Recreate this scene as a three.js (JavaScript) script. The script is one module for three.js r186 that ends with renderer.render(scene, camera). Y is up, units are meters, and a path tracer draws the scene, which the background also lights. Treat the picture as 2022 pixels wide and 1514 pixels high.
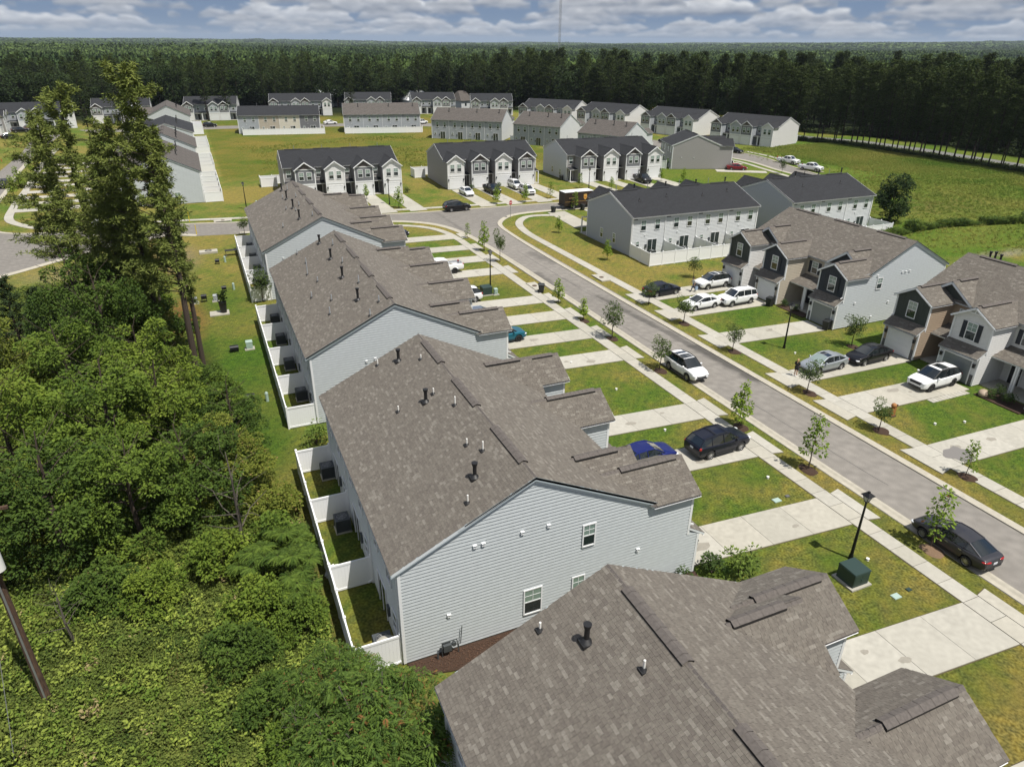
import * as THREE from 'three';
import { mergeGeometries } from 'three/addons/utils/BufferGeometryUtils.js';
import { MarchingCubes } from 'three/addons/objects/MarchingCubes.js';
import { ImprovedNoise } from 'three/addons/math/ImprovedNoise.js';
import { Brush, Evaluator, SUBTRACTION } from 'three-bvh-csg';

// ---------------------------------------------------------------- camera, sky, sun, exposure
const scene = new THREE.Scene();
const CAM_H = 27, PITCH = 26.115, YAW = 23.676, ROLL = 0.009;
const camera = new THREE.PerspectiveCamera(57.85, 1024 / 766, 0.5, 30000);
camera.position.set(0, CAM_H, 0);
camera.rotation.order = 'YXZ';
camera.rotation.set(-PITCH * Math.PI / 180, -YAW * Math.PI / 180, ROLL);
camera.updateMatrixWorld();
const renderer = new THREE.WebGLRenderer({ antialias: true });
renderer.setSize(1024, 766);
renderer.toneMapping = THREE.LinearToneMapping;
renderer.toneMappingExposure = 1.22;
renderer.shadowMap.enabled = true;

const noise3 = new ImprovedNoise();
const N3 = (x, y, z) => noise3.noise(x, y, z);
function fbm(x, y, z, o = 4) { let a = 0.5, s = 0, f = 1; for (let i = 0; i < o; i++) { s += a * N3(x * f + i * 17.3, y * f - i * 9.1, z * f + i * 5.7); f *= 2.03; a *= 0.5; } return s; }
const clamp = (x, a = 0, b = 1) => Math.min(b, Math.max(a, x));
const smooth = (a, b, x) => { const t = clamp((x - a) / (b - a)); return t * t * (3 - 2 * t); };
const lerp = (a, b, t) => a + (b - a) * t;
function rng(seed) { let a = seed >>> 0; return () => { a = (a + 0x6D2B79F5) >>> 0; let t = a; t = Math.imul(t ^ (t >>> 15), t | 1); t ^= t + Math.imul(t ^ (t >>> 7), t | 61); return ((t ^ (t >>> 14)) >>> 0) / 4294967296; }; }

function makeSky() {
  const rowsN = 22, rowBase = [...Array(rowsN)].map((_, i) => 0.5 * Math.pow(1.26, i));
  const W = 4096, H = 2048, data = new Float32Array(W * H * 4);
  for (let j = 0; j < H; j++) {
    const el = ((j + 0.5) / H - 0.5) * 180;
    for (let i = 0; i < W; i++) {
      const k = (j * W + i) * 4; data[k + 3] = 1;
      if (el < 0) { data[k] = 0.20; data[k + 1] = 0.23; data[k + 2] = 0.25; continue; }
      const az = (i + 0.5) / W * 360, A = az * Math.PI / 180;
      // clear air: pale haze at the horizon to a deeper blue overhead
      const t = Math.pow(clamp(el / 90), 0.4);
      let r = lerp(0.21, 0.10, t), g = lerp(0.30, 0.19, t), b = lerp(0.43, 0.42, t);
      // rows of fair-weather cumulus: flat grey bases, billowing lit tops, smaller and closer together towards the horizon
      const ca = Math.cos(A), sa = Math.sin(A);
      for (let q = 0; q < rowsN; q++) {
        const base0 = rowBase[q]; if (el < base0 * 0.6 || el > base0 * 2.4 + 0.3) continue;
        const F = Math.min(16, 19 / (base0 * 0.5 + 1.0)), wob = 1 + 0.10 * N3(ca * 3, q * 5.1, sa * 3), base = base0 * wob, th = base * 0.8 + 0.3;
        const h = th * clamp(0.24 + 2.2 * fbm(ca * F, q * 7.3, sa * F, 3), 0, 1.5); if (h < 0.02) continue;
        const G = F * 2.6, v = (el / th) * 2.2, bil = 1 - 2 * Math.abs(N3(ca * G, v + q * 3, sa * G)) , bi2 = 1 - 2 * Math.abs(N3(ca * G * 2.3, v * 2.3, sa * G * 2.3)), fine = fbm(ca * G * 4, v * 3.5, sa * G * 4, 3);
        const puff = 0.55 * bil + 0.3 * bi2 + 0.35 * fine, y = (el - base) / th, top = h / th;
        const a1 = smooth(-0.10, 0.06, y + 0.10 * puff) * smooth(0.06, -0.14, y - top - 0.20 * puff + 0.08);
        if (a1 <= 0) continue;
        const lit = clamp(0.04 + 0.74 * Math.pow(clamp(y / Math.max(0.35, top)), 0.9) + 0.42 * puff);
        const hz = smooth(0.4, 3.0, el), al = a1 * (0.55 + 0.4 * hz);
        r = lerp(r, lerp(0.15, 0.92, lit), al); g = lerp(g, lerp(0.19, 0.93, lit), al); b = lerp(b, lerp(0.27, 0.95, lit), al);
      }
      data[k] = r; data[k + 1] = g; data[k + 2] = b;
    }
  }
  const tex = new THREE.DataTexture(data, W, H, THREE.RGBAFormat, THREE.FloatType);
  tex.mapping = THREE.EquirectangularReflectionMapping; tex.magFilter = THREE.LinearFilter; tex.minFilter = THREE.LinearFilter;
  tex.wrapS = THREE.RepeatWrapping; tex.needsUpdate = true; return tex;
}
const skyTex = makeSky();
scene.background = skyTex; scene.environment = skyTex;
scene.backgroundIntensity = 0.75; scene.environmentIntensity = 0.75;

const sun = new THREE.DirectionalLight(new THREE.Color(1.0, 0.95, 0.87), 4.9);
sun.position.set(30 + 0.185 * 300, 0.906 * 300, -60 + 0.363 * 300); sun.target.position.set(30, 0, -60);
sun.castShadow = true; sun.shadow.mapSize.set(4096, 4096);
Object.assign(sun.shadow.camera, { left: -220, right: 220, top: 220, bottom: -220, near: 1, far: 700 });
scene.add(sun, sun.target);
scene.fog = new THREE.FogExp2(new THREE.Color(0.62, 0.72, 0.86), 0.00005);

// ---------------------------------------------------------------- helpers
const counts = {};
function numbered(n) { const k = counts[n] = (counts[n] ?? -1) + 1; return k ? n + '_' + String(k).padStart(3, '0') : n; }
function tag(o, label, category, group, kind) { if (label) o.userData.label = label; if (category) o.userData.category = category; if (group) o.userData.group = group; if (kind) o.userData.kind = kind; return o; }
function thing(name, label, category, pos = [0, 0, 0], turn = 0, group) { const g = new THREE.Group(); g.name = numbered(name); g.position.set(...pos); g.rotation.y = turn; scene.add(g); return tag(g, label, category, group); }
function structure(name, label) { const g = new THREE.Group(); g.name = numbered(name); scene.add(g); return tag(g, label, null, null, 'structure'); }
function part(parent, name, geo, mat) { const m = new THREE.Mesh(geo.isMB ? geo.geo() : geo, mat); m.name = name; m.castShadow = m.receiveShadow = true; parent.add(m); return m; }
function copyOf(src, label, pos, turn, group, name) { const c = src.clone(); c.name = numbered(name ?? src.name.replace(/_\d{3}$/, '')); c.userData = { ...src.userData }; if (label) c.userData.label = label; if (group) c.userData.group = group; c.position.set(...pos); c.rotation.y = turn; scene.add(c); return c; }

const V = (x, y, z) => new THREE.Vector3(x, y, z);
// mesh builder: collects triangles with flat normals and uv in metres
class MB {
  constructor() { this.p = []; this.n = []; this.u = []; this.c = null; this.isMB = true; this.col = null; }
  tri(a, b, c, ua, ub, uc, N) {
    const ux = b[0] - a[0], uy = b[1] - a[1], uz = b[2] - a[2], vx = c[0] - a[0], vy = c[1] - a[1], vz = c[2] - a[2];
    let nx = uy * vz - uz * vy, ny = uz * vx - ux * vz, nz = ux * vy - uy * vx; const l = Math.hypot(nx, ny, nz); if (l < 1e-12) return this;
    nx /= l; ny /= l; nz /= l;
    const P = this.p, Q = this.n, U = this.u;
    for (const [v, w] of [[a, ua], [b, ub], [c, uc]]) {
      P.push(v[0], v[1], v[2]); Q.push(nx, ny, nz);
      if (w) U.push(w[0], w[1]); else { const ax = Math.abs(nx), ay = Math.abs(ny), az = Math.abs(nz); if (ay >= ax && ay >= az) U.push(v[0], v[2]); else if (ax >= az) U.push(v[2], v[1]); else U.push(v[0], v[1]); }
      if (this.col) { (this.c ??= []).push(this.col[0], this.col[1], this.col[2]); }
    }
    return this;
  }
  quad(a, b, c, d, uv) { this.tri(a, b, c, uv?.[0], uv?.[1], uv?.[2]); return this.tri(a, c, d, uv?.[0], uv?.[2], uv?.[3]); }
  // hexahedron from 8 corners: bottom ring a0..a3 (counter-clockwise seen from above) and top ring b0..b3
  hex(a, b) { this.quad(b[0], b[1], b[2], b[3]); this.quad(a[3], a[2], a[1], a[0]); for (let i = 0; i < 4; i++) { const j = (i + 1) % 4; this.quad(a[i], a[j], b[j], b[i]); } return this; }
  box(x0, y0, z0, x1, y1, z1) { return this.hex([[x0, y0, z1], [x1, y0, z1], [x1, y0, z0], [x0, y0, z0]], [[x0, y1, z1], [x1, y1, z1], [x1, y1, z0], [x0, y1, z0]]); }
  // box given in a frame: origin o, axes U, W(up), N and extents
  fbox(F, u0, w0, n0, u1, w1, n1) { const q = (u, w, n) => F(u, w, n); return this.hex([q(u0, w0, n1), q(u1, w0, n1), q(u1, w0, n0), q(u0, w0, n0)], [q(u0, w1, n1), q(u1, w1, n1), q(u1, w1, n0), q(u0, w1, n0)]); }
  // square-section bar between two points
  bar(a, b, r, r2 = r, sides = 4) {
    const A = V(...a), B = V(...b), d = B.clone().sub(A).normalize(), s = Math.abs(d.y) > 0.9 ? V(1, 0, 0) : V(0, 1, 0), x = s.clone().cross(d).normalize(), y = d.clone().cross(x);
    const ring = (c, rr) => [...Array(sides)].map((_, i) => { const t = (i + 0.5) / sides * Math.PI * 2; return c.clone().addScaledVector(x, Math.cos(t) * rr).addScaledVector(y, Math.sin(t) * rr).toArray(); });
    const P = ring(A, r), Q = ring(B, r2);
    for (let i = 0; i < sides; i++) { const j = (i + 1) % sides; this.quad(P[i], P[j], Q[j], Q[i]); if (i > 0 && i < sides - 1) { this.tri(Q[0], Q[i], Q[i + 1]); this.tri(P[0], P[i + 1], P[i]); } }
    return this;
  }
  poly(pts) { const s = pts.map((p) => new THREE.Vector2(p[0], p[1])); return s; }
  geom(g, m) { // adds a three.js geometry, keeps its normals
    const h = g.index ? g.toNonIndexed() : g.clone(); if (m) h.applyMatrix4(m);
    const P = h.attributes.position.array, Q = h.attributes.normal.array, U = h.attributes.uv?.array, n = P.length / 3;
    for (let i = 0; i < n; i++) { this.p.push(P[3 * i], P[3 * i + 1], P[3 * i + 2]); this.n.push(Q[3 * i], Q[3 * i + 1], Q[3 * i + 2]); this.u.push(U ? U[2 * i] : 0, U ? U[2 * i + 1] : 0); if (this.col) (this.c ??= []).push(...this.col); }
    return this;
  }
  get empty() { return !this.p.length; }
  geo() {
    const g = new THREE.BufferGeometry();
    g.setAttribute('position', new THREE.Float32BufferAttribute(this.p, 3)); g.setAttribute('normal', new THREE.Float32BufferAttribute(this.n, 3)); g.setAttribute('uv', new THREE.Float32BufferAttribute(this.u, 2));
    if (this.c) g.setAttribute('color', new THREE.Float32BufferAttribute(this.c, 3));
    return g;
  }
}
const frame = (o, U, W, N) => (u, w, n) => [o[0] + U[0] * u + W[0] * w + N[0] * n, o[1] + U[1] * u + W[1] * w + N[1] * n, o[2] + U[2] * u + W[2] * w + N[2] * n];
const UP = [0, 1, 0];
const mat4 = (x, y, z, rx = 0, ry = 0, rz = 0, s = 1) => new THREE.Matrix4().compose(V(x, y, z), new THREE.Quaternion().setFromEuler(new THREE.Euler(rx, ry, rz, 'YXZ')), typeof s === 'number' ? V(s, s, s) : V(...s));

// ---------------------------------------------------------------- materials
function noiseTex(size, fn, rep, srgb = true) {
  const d = new Uint8Array(size * size * 4);
  for (let j = 0; j < size; j++) for (let i = 0; i < size; i++) { const v = fn(i / size, j / size), k = (j * size + i) * 4; for (let q = 0; q < 3; q++) d[k + q] = clamp(v[q] ?? v, 0, 255); d[k + 3] = 255; }
  const t = new THREE.DataTexture(d, size, size); t.wrapS = t.wrapT = THREE.RepeatWrapping; t.magFilter = THREE.LinearFilter; t.minFilter = THREE.LinearMipmapLinearFilter; t.generateMipmaps = true;
  if (srgb) t.colorSpace = THREE.SRGBColorSpace; t.repeat.set(1 / rep, 1 / rep); t.needsUpdate = true; return t;
}
// tileable noise on a torus-like blend
function tileNoise(u, v, f, s) { const a = N3(u * f, v * f, s), b = N3((u - 1) * f, v * f, s), c = N3(u * f, (v - 1) * f, s), d = N3((u - 1) * f, (v - 1) * f, s); const w = smooth(0, 1, u), q = smooth(0, 1, v); return lerp(lerp(a, b, w), lerp(c, d, w), q) * 1.3; }
const R0 = rng(7);
const whiteGrain = (lo, hi) => noiseTex(256, (u, v) => { const x = lerp(lo, hi, clamp(0.5 + 0.45 * tileNoise(u, v, 6, 2) + 0.35 * (R0() - 0.5))); return [x, x, x]; }, 1.7);
const texGrain = whiteGrain(236, 255);
const texRough = noiseTex(256, (u, v) => { const x = 235 + 38 * (R0() - 0.5) + 30 * tileNoise(u, v, 9, 5); return [x, x, x]; }, 0.9);
const texConcrete = noiseTex(512, (u, v) => { const x = 232 + 9 * tileNoise(u, v, 4, 1) + 12 * tileNoise(u, v, 17, 3) + 15 * (R0() - 0.5); return [x, x - 1, x - 5]; }, 5.3);
const texAsphalt = noiseTex(512, (u, v) => { const x = 222 + 22 * tileNoise(u, v, 5, 8) + 52 * (R0() - 0.5) + (R0() < 0.02 ? 30 : 0); return [x, x, x]; }, 3.1);
const texGrass = noiseTex(1024, (u, v) => { const a = tileNoise(u, v, 9, 11), b = tileNoise(u, v, 34, 4), c = R0() - 0.5; const x = 205 + 34 * a + 62 * b + 76 * c; return [x + 10 * a, x, x - 26 * a - 10]; }, 4.7);
const texGrassB = noiseTex(512, (u, v) => { const x = 128 + 70 * tileNoise(u, v, 40, 6) + 120 * (R0() - 0.5); return [x, x, x]; }, 2.1, false);
const texBark = noiseTex(256, (u, v) => { const x = 190 + 70 * tileNoise(u * 1, v, 22, 7) + 60 * (R0() - 0.5); return [x, x - 6, x - 12]; }, 0.8);
const texRoofFar = noiseTex(512, (u, v) => { const row = Math.floor(v * 32), o = (row * 0.37) % 1; const col = Math.floor((u + o) * 18); const h = Math.sin(col * 127.1 + row * 311.7) * 43758.5453, q = h - Math.floor(h); const e = (v * 32) % 1 < 0.13 ? -34 : 0; const x = 205 + 48 * (q - 0.5) + e + 18 * (R0() - 0.5); return [x, x, x]; }, 4.6);
const std = (r, g, b, rough = 0.8, o = {}) => new THREE.MeshStandardMaterial({ color: new THREE.Color().setRGB(r, g, b), roughness: rough, metalness: 0, ...o });
const matte = (r, g, b, rough, o = {}) => new THREE.MeshPhysicalMaterial({ color: new THREE.Color().setRGB(r, g, b), roughness: rough, specularIntensity: 0.15, ...o });
const M = {
  concrete: [0.455, 0.44, 0.395, 0.48, 0.465, 0.42, 0.43, 0.415, 0.365, 0.465, 0.445, 0.39].reduce((a, x, i, s) => (i % 3 ? a : [...a, std(s[i], s[i + 1], s[i + 2], 0.9, { map: texConcrete })]), []),
  soil: std(0.085, 0.07, 0.035, 1), stain: std(0.34, 0.32, 0.28, 0.85, { map: texConcrete }), seam: std(0.075, 0.072, 0.07, 0.9),
  joint: std(0.14, 0.13, 0.11, 0.95), kerb: std(0.47, 0.44, 0.375, 0.9, { map: texConcrete }),
  asphalt: std(1, 1, 1, 0.92, { map: texAsphalt, vertexColors: true }),
  grass: matte(1, 1, 1, 0.95, { map: texGrass, vertexColors: true, bumpMap: texGrassB, bumpScale: 0.05 }),
  white: std(0.72, 0.73, 0.74, 0.45), vinyl: std(0.78, 0.79, 0.80, 0.42), trim: std(0.66, 0.69, 0.71, 0.5), fascia: std(0.40, 0.46, 0.49, 0.5),
  blueSiding: std(0.50, 0.535, 0.55, 0.6, { map: texGrain }), paleSiding: std(0.60, 0.62, 0.63, 0.6, { map: texGrain }), whiteSiding: std(0.68, 0.68, 0.67, 0.6, { map: texGrain }),
  beige: std(0.46, 0.41, 0.33, 0.6, { map: texGrain }), tan: std(0.36, 0.28, 0.205, 0.6, { map: texGrain }), cream: std(0.62, 0.585, 0.49, 0.6, { map: texGrain }), grey: std(0.17, 0.175, 0.185, 0.6, { map: texGrain }), midGrey: std(0.30, 0.29, 0.28, 0.6, { map: texGrain }), coolGrey: std(0.36, 0.385, 0.41, 0.6, { map: texGrain }),
  greenGable: std(0.040, 0.050, 0.046, 0.6), navyGable: std(0.022, 0.030, 0.044, 0.6), brownShake: std(0.10, 0.085, 0.078, 0.8), shutter: std(0.012, 0.018, 0.03, 0.5),
  stone: std(0.13, 0.13, 0.13, 0.9, { map: texRough }), door: std(0.018, 0.02, 0.024, 0.5), garageWhite: std(0.70, 0.71, 0.72, 0.5), garageGrey: std(0.20, 0.22, 0.22, 0.5),
  glassDark: new THREE.MeshPhysicalMaterial({ color: new THREE.Color().setRGB(0.02, 0.03, 0.03), roughness: 0.06, clearcoat: 1, clearcoatRoughness: 0.03 }),
  glassBlind: new THREE.MeshPhysicalMaterial({ color: new THREE.Color().setRGB(0.20, 0.27, 0.24), roughness: 0.12, clearcoat: 1, clearcoatRoughness: 0.03 }),
  roofBrown: std(0.145, 0.128, 0.115, 0.95, { map: texRoofFar }), roofBlack: std(0.027, 0.029, 0.034, 0.92, { map: texRoofFar }),
  shingleV: std(1, 1, 1, 0.95, { vertexColors: true, map: texRough }), under: std(0.09, 0.08, 0.075, 0.95), ridgeCap: std(0.125, 0.11, 0.10, 0.95, { map: texRough }),
  black: std(0.012, 0.012, 0.013, 0.5), blackMetal: std(0.015, 0.016, 0.017, 0.4, { metalness: 0.5 }), pvc: std(0.75, 0.74, 0.70, 0.4), ac: std(0.08, 0.09, 0.095, 0.5, { metalness: 0.3 }), gutterDark: std(0.05, 0.035, 0.03, 0.9),
  mulch: std(0.055, 0.030, 0.018, 1, { map: texRough }), wood: std(0.14, 0.085, 0.055, 0.95, { map: texBark }), bark: std(0.11, 0.085, 0.068, 0.95, { map: texBark }), greyBark: std(0.17, 0.155, 0.135, 0.95, { map: texBark }),
  greenBox: std(0.020, 0.042, 0.036, 0.5), paleGreen: std(0.32, 0.42, 0.37, 0.6), bin: std(0.012, 0.014, 0.015, 0.55), lampGlass: std(0.45, 0.45, 0.42, 0.25), steel: std(0.35, 0.36, 0.37, 0.4, { metalness: 0.6 }), orange: std(0.30, 0.13, 0.035, 0.7), yellow: std(0.6, 0.45, 0.02, 0.5), dirt: std(0.20, 0.13, 0.08, 1, { map: texRough }),
};
// ---------------------------------------------------------------- terrain
const hillH = (x, z) => { const r = Math.hypot(x, z); if (r < 380) return 0; const k = smooth(380, 1400, r), f = smooth(2500, 7000, r); const a = Math.atan2(x, -z); return k * (-6 + 16 * fbm(x / 900, 3.1, z / 900, 3)) + f * (14 + 46 * fbm(x / 2600 + 4, 1.7, z / 2600, 4) + 34 * smooth(0.35, 1.0, a)); };
const dist2seg = (x, z, a, b) => { const dx = b[0] - a[0], dz = b[1] - a[1], t = clamp(((x - a[0]) * dx + (z - a[1]) * dz) / (dx * dx + dz * dz)); return Math.hypot(x - a[0] - dx * t, z - a[1] - dz * t); };
function lawnColor(x, z) {
  const n1 = fbm(x * 0.055, 1.3, z * 0.055, 3), n2 = fbm(x * 0.28, 7.7, z * 0.28, 3), n3 = fbm(x * 1.3, 3.3, z * 1.3, 2);
  let dry = clamp(0.62 + 1.5 * n1 + 1.1 * n2 + 0.7 * n3);
  let c = [lerp(0.125, 0.32, dry), lerp(0.205, 0.265, dry), lerp(0.034, 0.08, dry)];
  const mix = (d, w) => { c = [lerp(c[0], d[0], w), lerp(c[1], d[1], w), lerp(c[2], d[2], w)]; };
  const lush = [[0.5, 0, -62, 4.5, 13], [0, 0, -84, 4, 9], [1, 0, -48, 3, 7], [27, 29, -61, 3.4, 3], [30, 3, -74, 5, 4.5], [30, 2, -88, 4, 2], [52, 6, -47, 4, 4], [52, 6, -40, 5, 2.5], [54, 5, -56, 5, 3]];
  for (const [lx, , lz, rx, rz] of lush) mix([0.075, 0.165, 0.022], 0.75 * clamp(1.25 - Math.hypot((x - lx) / rx, (z - lz) / rz)));
  // rough meadow on the right and the swale behind the middle row
  if (x > 78) { const w = smooth(78, 92, x) * smooth(-190, -172, z) * smooth(-60, -66, z), q = clamp(0.5 + 1.3 * n1 + 0.5 * n2); mix([lerp(0.095, 0.21, q), lerp(0.19, 0.235, q), lerp(0.022, 0.05, q)], w); const br = clamp(1.15 - Math.hypot((x - 128) / 20, (z + 92) / 15)) * clamp(0.55 + 1.6 * n2); mix([0.19, 0.125, 0.06], 0.6 * br * w); }
  if (z < -158 && x > 4 && x < 90) { const q = clamp(0.5 + 1.2 * n1 + 0.6 * n2), w = smooth(-158, -172, z) * 0.8; mix([lerp(0.11, 0.25, q), lerp(0.16, 0.20, q), lerp(0.022, 0.045, q)], w); mix([0.30, 0.20, 0.10], 0.7 * clamp(1.2 - Math.hypot((x - 41) / 5, (z + 146) / 4)) * clamp(0.4 + n2 * 2)); }
  mix([0.36, 0.32, 0.25], 0.85 * clamp(1.3 - Math.hypot((x - 105) / 7, (z + 62.5) / 1.6)) * clamp(0.7 + 2 * n2));
  // back gardens: bare red soil and straw by the pines, then leaf litter under the wood
  mix([0.26, 0.115, 0.055], clamp(1.25 - Math.hypot((x + 4.6) / 2.6, (z + 78) / 8)) * 0.9);
  mix([0.30, 0.245, 0.15], clamp(1.3 - Math.hypot((x + 4.8) / 2.8, (z + 104) / 7.5)) * 0.95);
  mix([0.34, 0.30, 0.16], clamp(1.2 - Math.hypot((x + 15) / 9, (z + 101) / 6)) * 0.9);
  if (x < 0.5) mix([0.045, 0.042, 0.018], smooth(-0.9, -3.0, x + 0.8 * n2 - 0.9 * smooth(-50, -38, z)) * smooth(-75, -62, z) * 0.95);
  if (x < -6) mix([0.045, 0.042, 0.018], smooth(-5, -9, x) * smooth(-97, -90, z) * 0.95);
  if (x < 3.2 && z > -40) mix([0.12, 0.072, 0.042], 0.75 * smooth(2.6, 1.6, x) * smooth(-40, -34, z));
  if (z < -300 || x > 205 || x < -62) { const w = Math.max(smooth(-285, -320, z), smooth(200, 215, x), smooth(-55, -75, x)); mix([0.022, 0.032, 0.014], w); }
  return c;
}
{
  const axis = (lo, hi, step, far) => { const a = []; for (let v = lo; v <= hi; v += step) a.push(v); let s = step, v = a[a.length - 1]; while (v < far) { s *= 1.28; v += s; a.push(v); } s = step; v = lo; while (v > -far) { s *= 1.28; v -= s; a.unshift(v); } return a; };
  const X = axis(-48, 196, 0.7, 14000), Z = axis(-262, 8, 0.7, 14000), nx = X.length, nz = Z.length;
  const pos = new Float32Array(nx * nz * 3), col = new Float32Array(nx * nz * 3), uv = new Float32Array(nx * nz * 2), idx = [];
  for (let j = 0; j < nz; j++) for (let i = 0; i < nx; i++) {
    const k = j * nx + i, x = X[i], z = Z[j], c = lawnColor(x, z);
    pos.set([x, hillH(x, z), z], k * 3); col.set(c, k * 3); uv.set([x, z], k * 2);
    if (i < nx - 1 && j < nz - 1) idx.push(k, k + nx, k + 1, k + 1, k + nx, k + nx + 1);
  }
  const g = new THREE.BufferGeometry(); g.setAttribute('position', new THREE.BufferAttribute(pos, 3)); g.setAttribute('color', new THREE.BufferAttribute(col, 3)); g.setAttribute('uv', new THREE.BufferAttribute(uv, 2)); g.setIndex(idx); g.computeVertexNormals();
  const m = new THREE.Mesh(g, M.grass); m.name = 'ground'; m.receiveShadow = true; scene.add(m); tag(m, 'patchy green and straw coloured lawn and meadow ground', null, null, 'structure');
}
// ---------------------------------------------------------------- roads
const wetStain = (x, z) => {
  let s = 0; const w = fbm(x * 0.9, 2, z * 0.5, 3);
  s = Math.max(s, smooth(1.25, 0.35, dist2seg(x, z, [42.4, -51], [42.8, -43]) + w * 1.1));
  s = Math.max(s, 0.8 * smooth(0.7, 0.15, dist2seg(x, z, [41.0, -68], [42.2, -52]) + w * 0.8));
  s = Math.max(s, 0.55 * smooth(0.3, 0.0, dist2seg(x, z, [40.3, -76], [41.2, -66]) + w * 0.4));
  s = Math.max(s, 0.7 * smooth(1.1, 0.2, dist2seg(x, z, [37.8, -79], [37.4, -72]) + w * 1.2));
  s = Math.max(s, 0.5 * smooth(1.3, 0.3, dist2seg(x, z, [41.6, -88], [42.4, -83]) + w * 1.4));
  s = Math.max(s, 0.45 * smooth(0.5, 0.0, Math.abs(x - 37.0) + w * 0.8));
  return s;
};
function asphaltColor(x, z) { const n = fbm(x * 0.12, 5, z * 0.12, 3), m = fbm(x * 0.7, 9, z * 0.7, 2); let v = 0.245 * (1 + 0.12 * n + 0.07 * m); if (x > 36 && x < 44.5 && z > -68 && z < -62) v *= 0.9; if (x > 38.2 && x < 40.1 && z > -78.5 && z < -67) v *= 0.93; v *= 1 - 0.62 * wetStain(x, z); if (z < -105) v *= 0.9; return [v * 1.09, v * 1.01, v * 0.90]; }
// a polygon filled with a fine triangle grid so that wear can be coloured per vertex
function sheet(name, label, poly, y, step, colFn, mat) {
  const xs = poly.map((p) => p[0]), zs = poly.map((p) => p[1]);
  const shape = new THREE.Shape(poly.map((p) => new THREE.Vector2(p[0], -p[1])));
  let g = new THREE.ShapeGeometry(shape).toNonIndexed();
  let P = g.attributes.position.array, T = []; for (let i = 0; i < P.length; i += 9) T.push([[P[i], P[i + 1]], [P[i + 3], P[i + 4]], [P[i + 6], P[i + 7]]]);
  const out = []; const L = (a, b) => Math.hypot(a[0] - b[0], a[1] - b[1]), mid = (a, b) => [(a[0] + b[0]) / 2, (a[1] + b[1]) / 2];
  while (T.length) { const [a, b, c] = T.pop(), la = L(a, b), lb = L(b, c), lc = L(c, a), m = Math.max(la, lb, lc); if (m < step) { out.push(a, b, c); continue; } if (m === la) { const q = mid(a, b); T.push([a, q, c], [q, b, c]); } else if (m === lb) { const q = mid(b, c); T.push([a, b, q], [a, q, c]); } else { const q = mid(c, a); T.push([a, b, q], [q, b, c]); } }
  const pos = [], col = [], uv = [], nor = []; for (const [x, ny] of out) { pos.push(x, y, -ny); nor.push(0, 1, 0); uv.push(x, -ny); if (colFn) col.push(...colFn(x, -ny)); }
  g = new THREE.BufferGeometry(); g.setAttribute('position', new THREE.Float32BufferAttribute(pos, 3)); g.setAttribute('normal', new THREE.Float32BufferAttribute(nor, 3)); g.setAttribute('uv', new THREE.Float32BufferAttribute(uv, 2)); if (colFn) g.setAttribute('color', new THREE.Float32BufferAttribute(col, 3));
  const m = new THREE.Mesh(g, mat); m.name = numbered(name); m.receiveShadow = true; scene.add(m); return tag(m, label, null, null, 'structure');
}
const mainRoad = [[36.8, 30], [36.8, -96], [36.1, -102.5], [34.6, -108.5], [32.5, -111.6], [28.4, -114.4], [44.5, -114.4], [52, -112.4], [48.5, -111.3], [45.9, -108.7], [44.5, -106.3], [43.6, -102], [43.6, 30]];
sheet('road', 'main street of weathered grey asphalt with dark damp streaks', mainRoad, 0.012, 0.7, asphaltColor, M.asphalt);
sheet('road', 'grey asphalt cross street in front of the dark roofed row houses', [[52, -112.4], [44.5, -114.4], [28.4, -114.4], [4, -115.2], [-2.5, -116.2], [-6.2, -118], [-14, -113], [-20, -107.9], [-23, -104.8], [-27, -101], [-40, -98], [-62, -102], [-62, -140], [-42, -139], [-34.2, -146], [-33, -140], [-30.2, -130.2], [-27, -127.7], [-22, -127], [-6.3, -126.3], [6.2, -123.5], [37.4, -119.9], [51, -119.3], [66, -118.5], [126, -119], [126, -112], [56, -112.2]], 0.016, 1.2, asphaltColor, M.asphalt);
const arcIn = [[126, -119], [128.5, -136], [130.9, -147.7], [129.7, -157], [126, -172], [120, -190], [110, -215], [95, -240], [75, -256], [50, -264], [10, -269], [-30, -271]], arcOut = [[-35, -281], [10, -279], [52, -274], [80, -265], [103, -248], [119, -223], [131, -198], [137.5, -180], [140.5, -160], [139.7, -150], [137, -141], [133.4, -127], [131, -112], [126, -112]];
sheet('road', 'curving grey street between the brown and dark roofed rows far back', [...arcIn, ...arcOut], 0.020, 2.5, asphaltColor, M.asphalt);
sheet('road', 'left side street of grey asphalt lined by narrow driveways', [[-34.2, -146], [-34.7, -155.4], [-35.5, -170], [-37.4, -195], [-38.5, -239], [-38.5, -268], [-45.5, -268], [-42.5, -226], [-41.8, -195], [-41.5, -150], [-42, -139]], 0.020, 1.5, asphaltColor, M.asphalt);
sheet('road', 'two lane road running behind the pine trunks beyond the meadow', [[186.5, -60], [188.2, -113], [189, -127], [188.4, -148], [185, -163], [179, -182], [166, -212], [173, -216], [187, -186], [196, -168], [198, -150], [196.5, -130], [195.5, -112], [194, -60]], 0.03, 3, (x, z) => { const v = 0.2 + 0.04 * N3(x * 0.2, 0, z * 0.2); return [v, v, v * 0.98]; }, M.asphalt);

// ---------------------------------------------------------------- kerbs, walks, driveways
const JR = rng(21);
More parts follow.
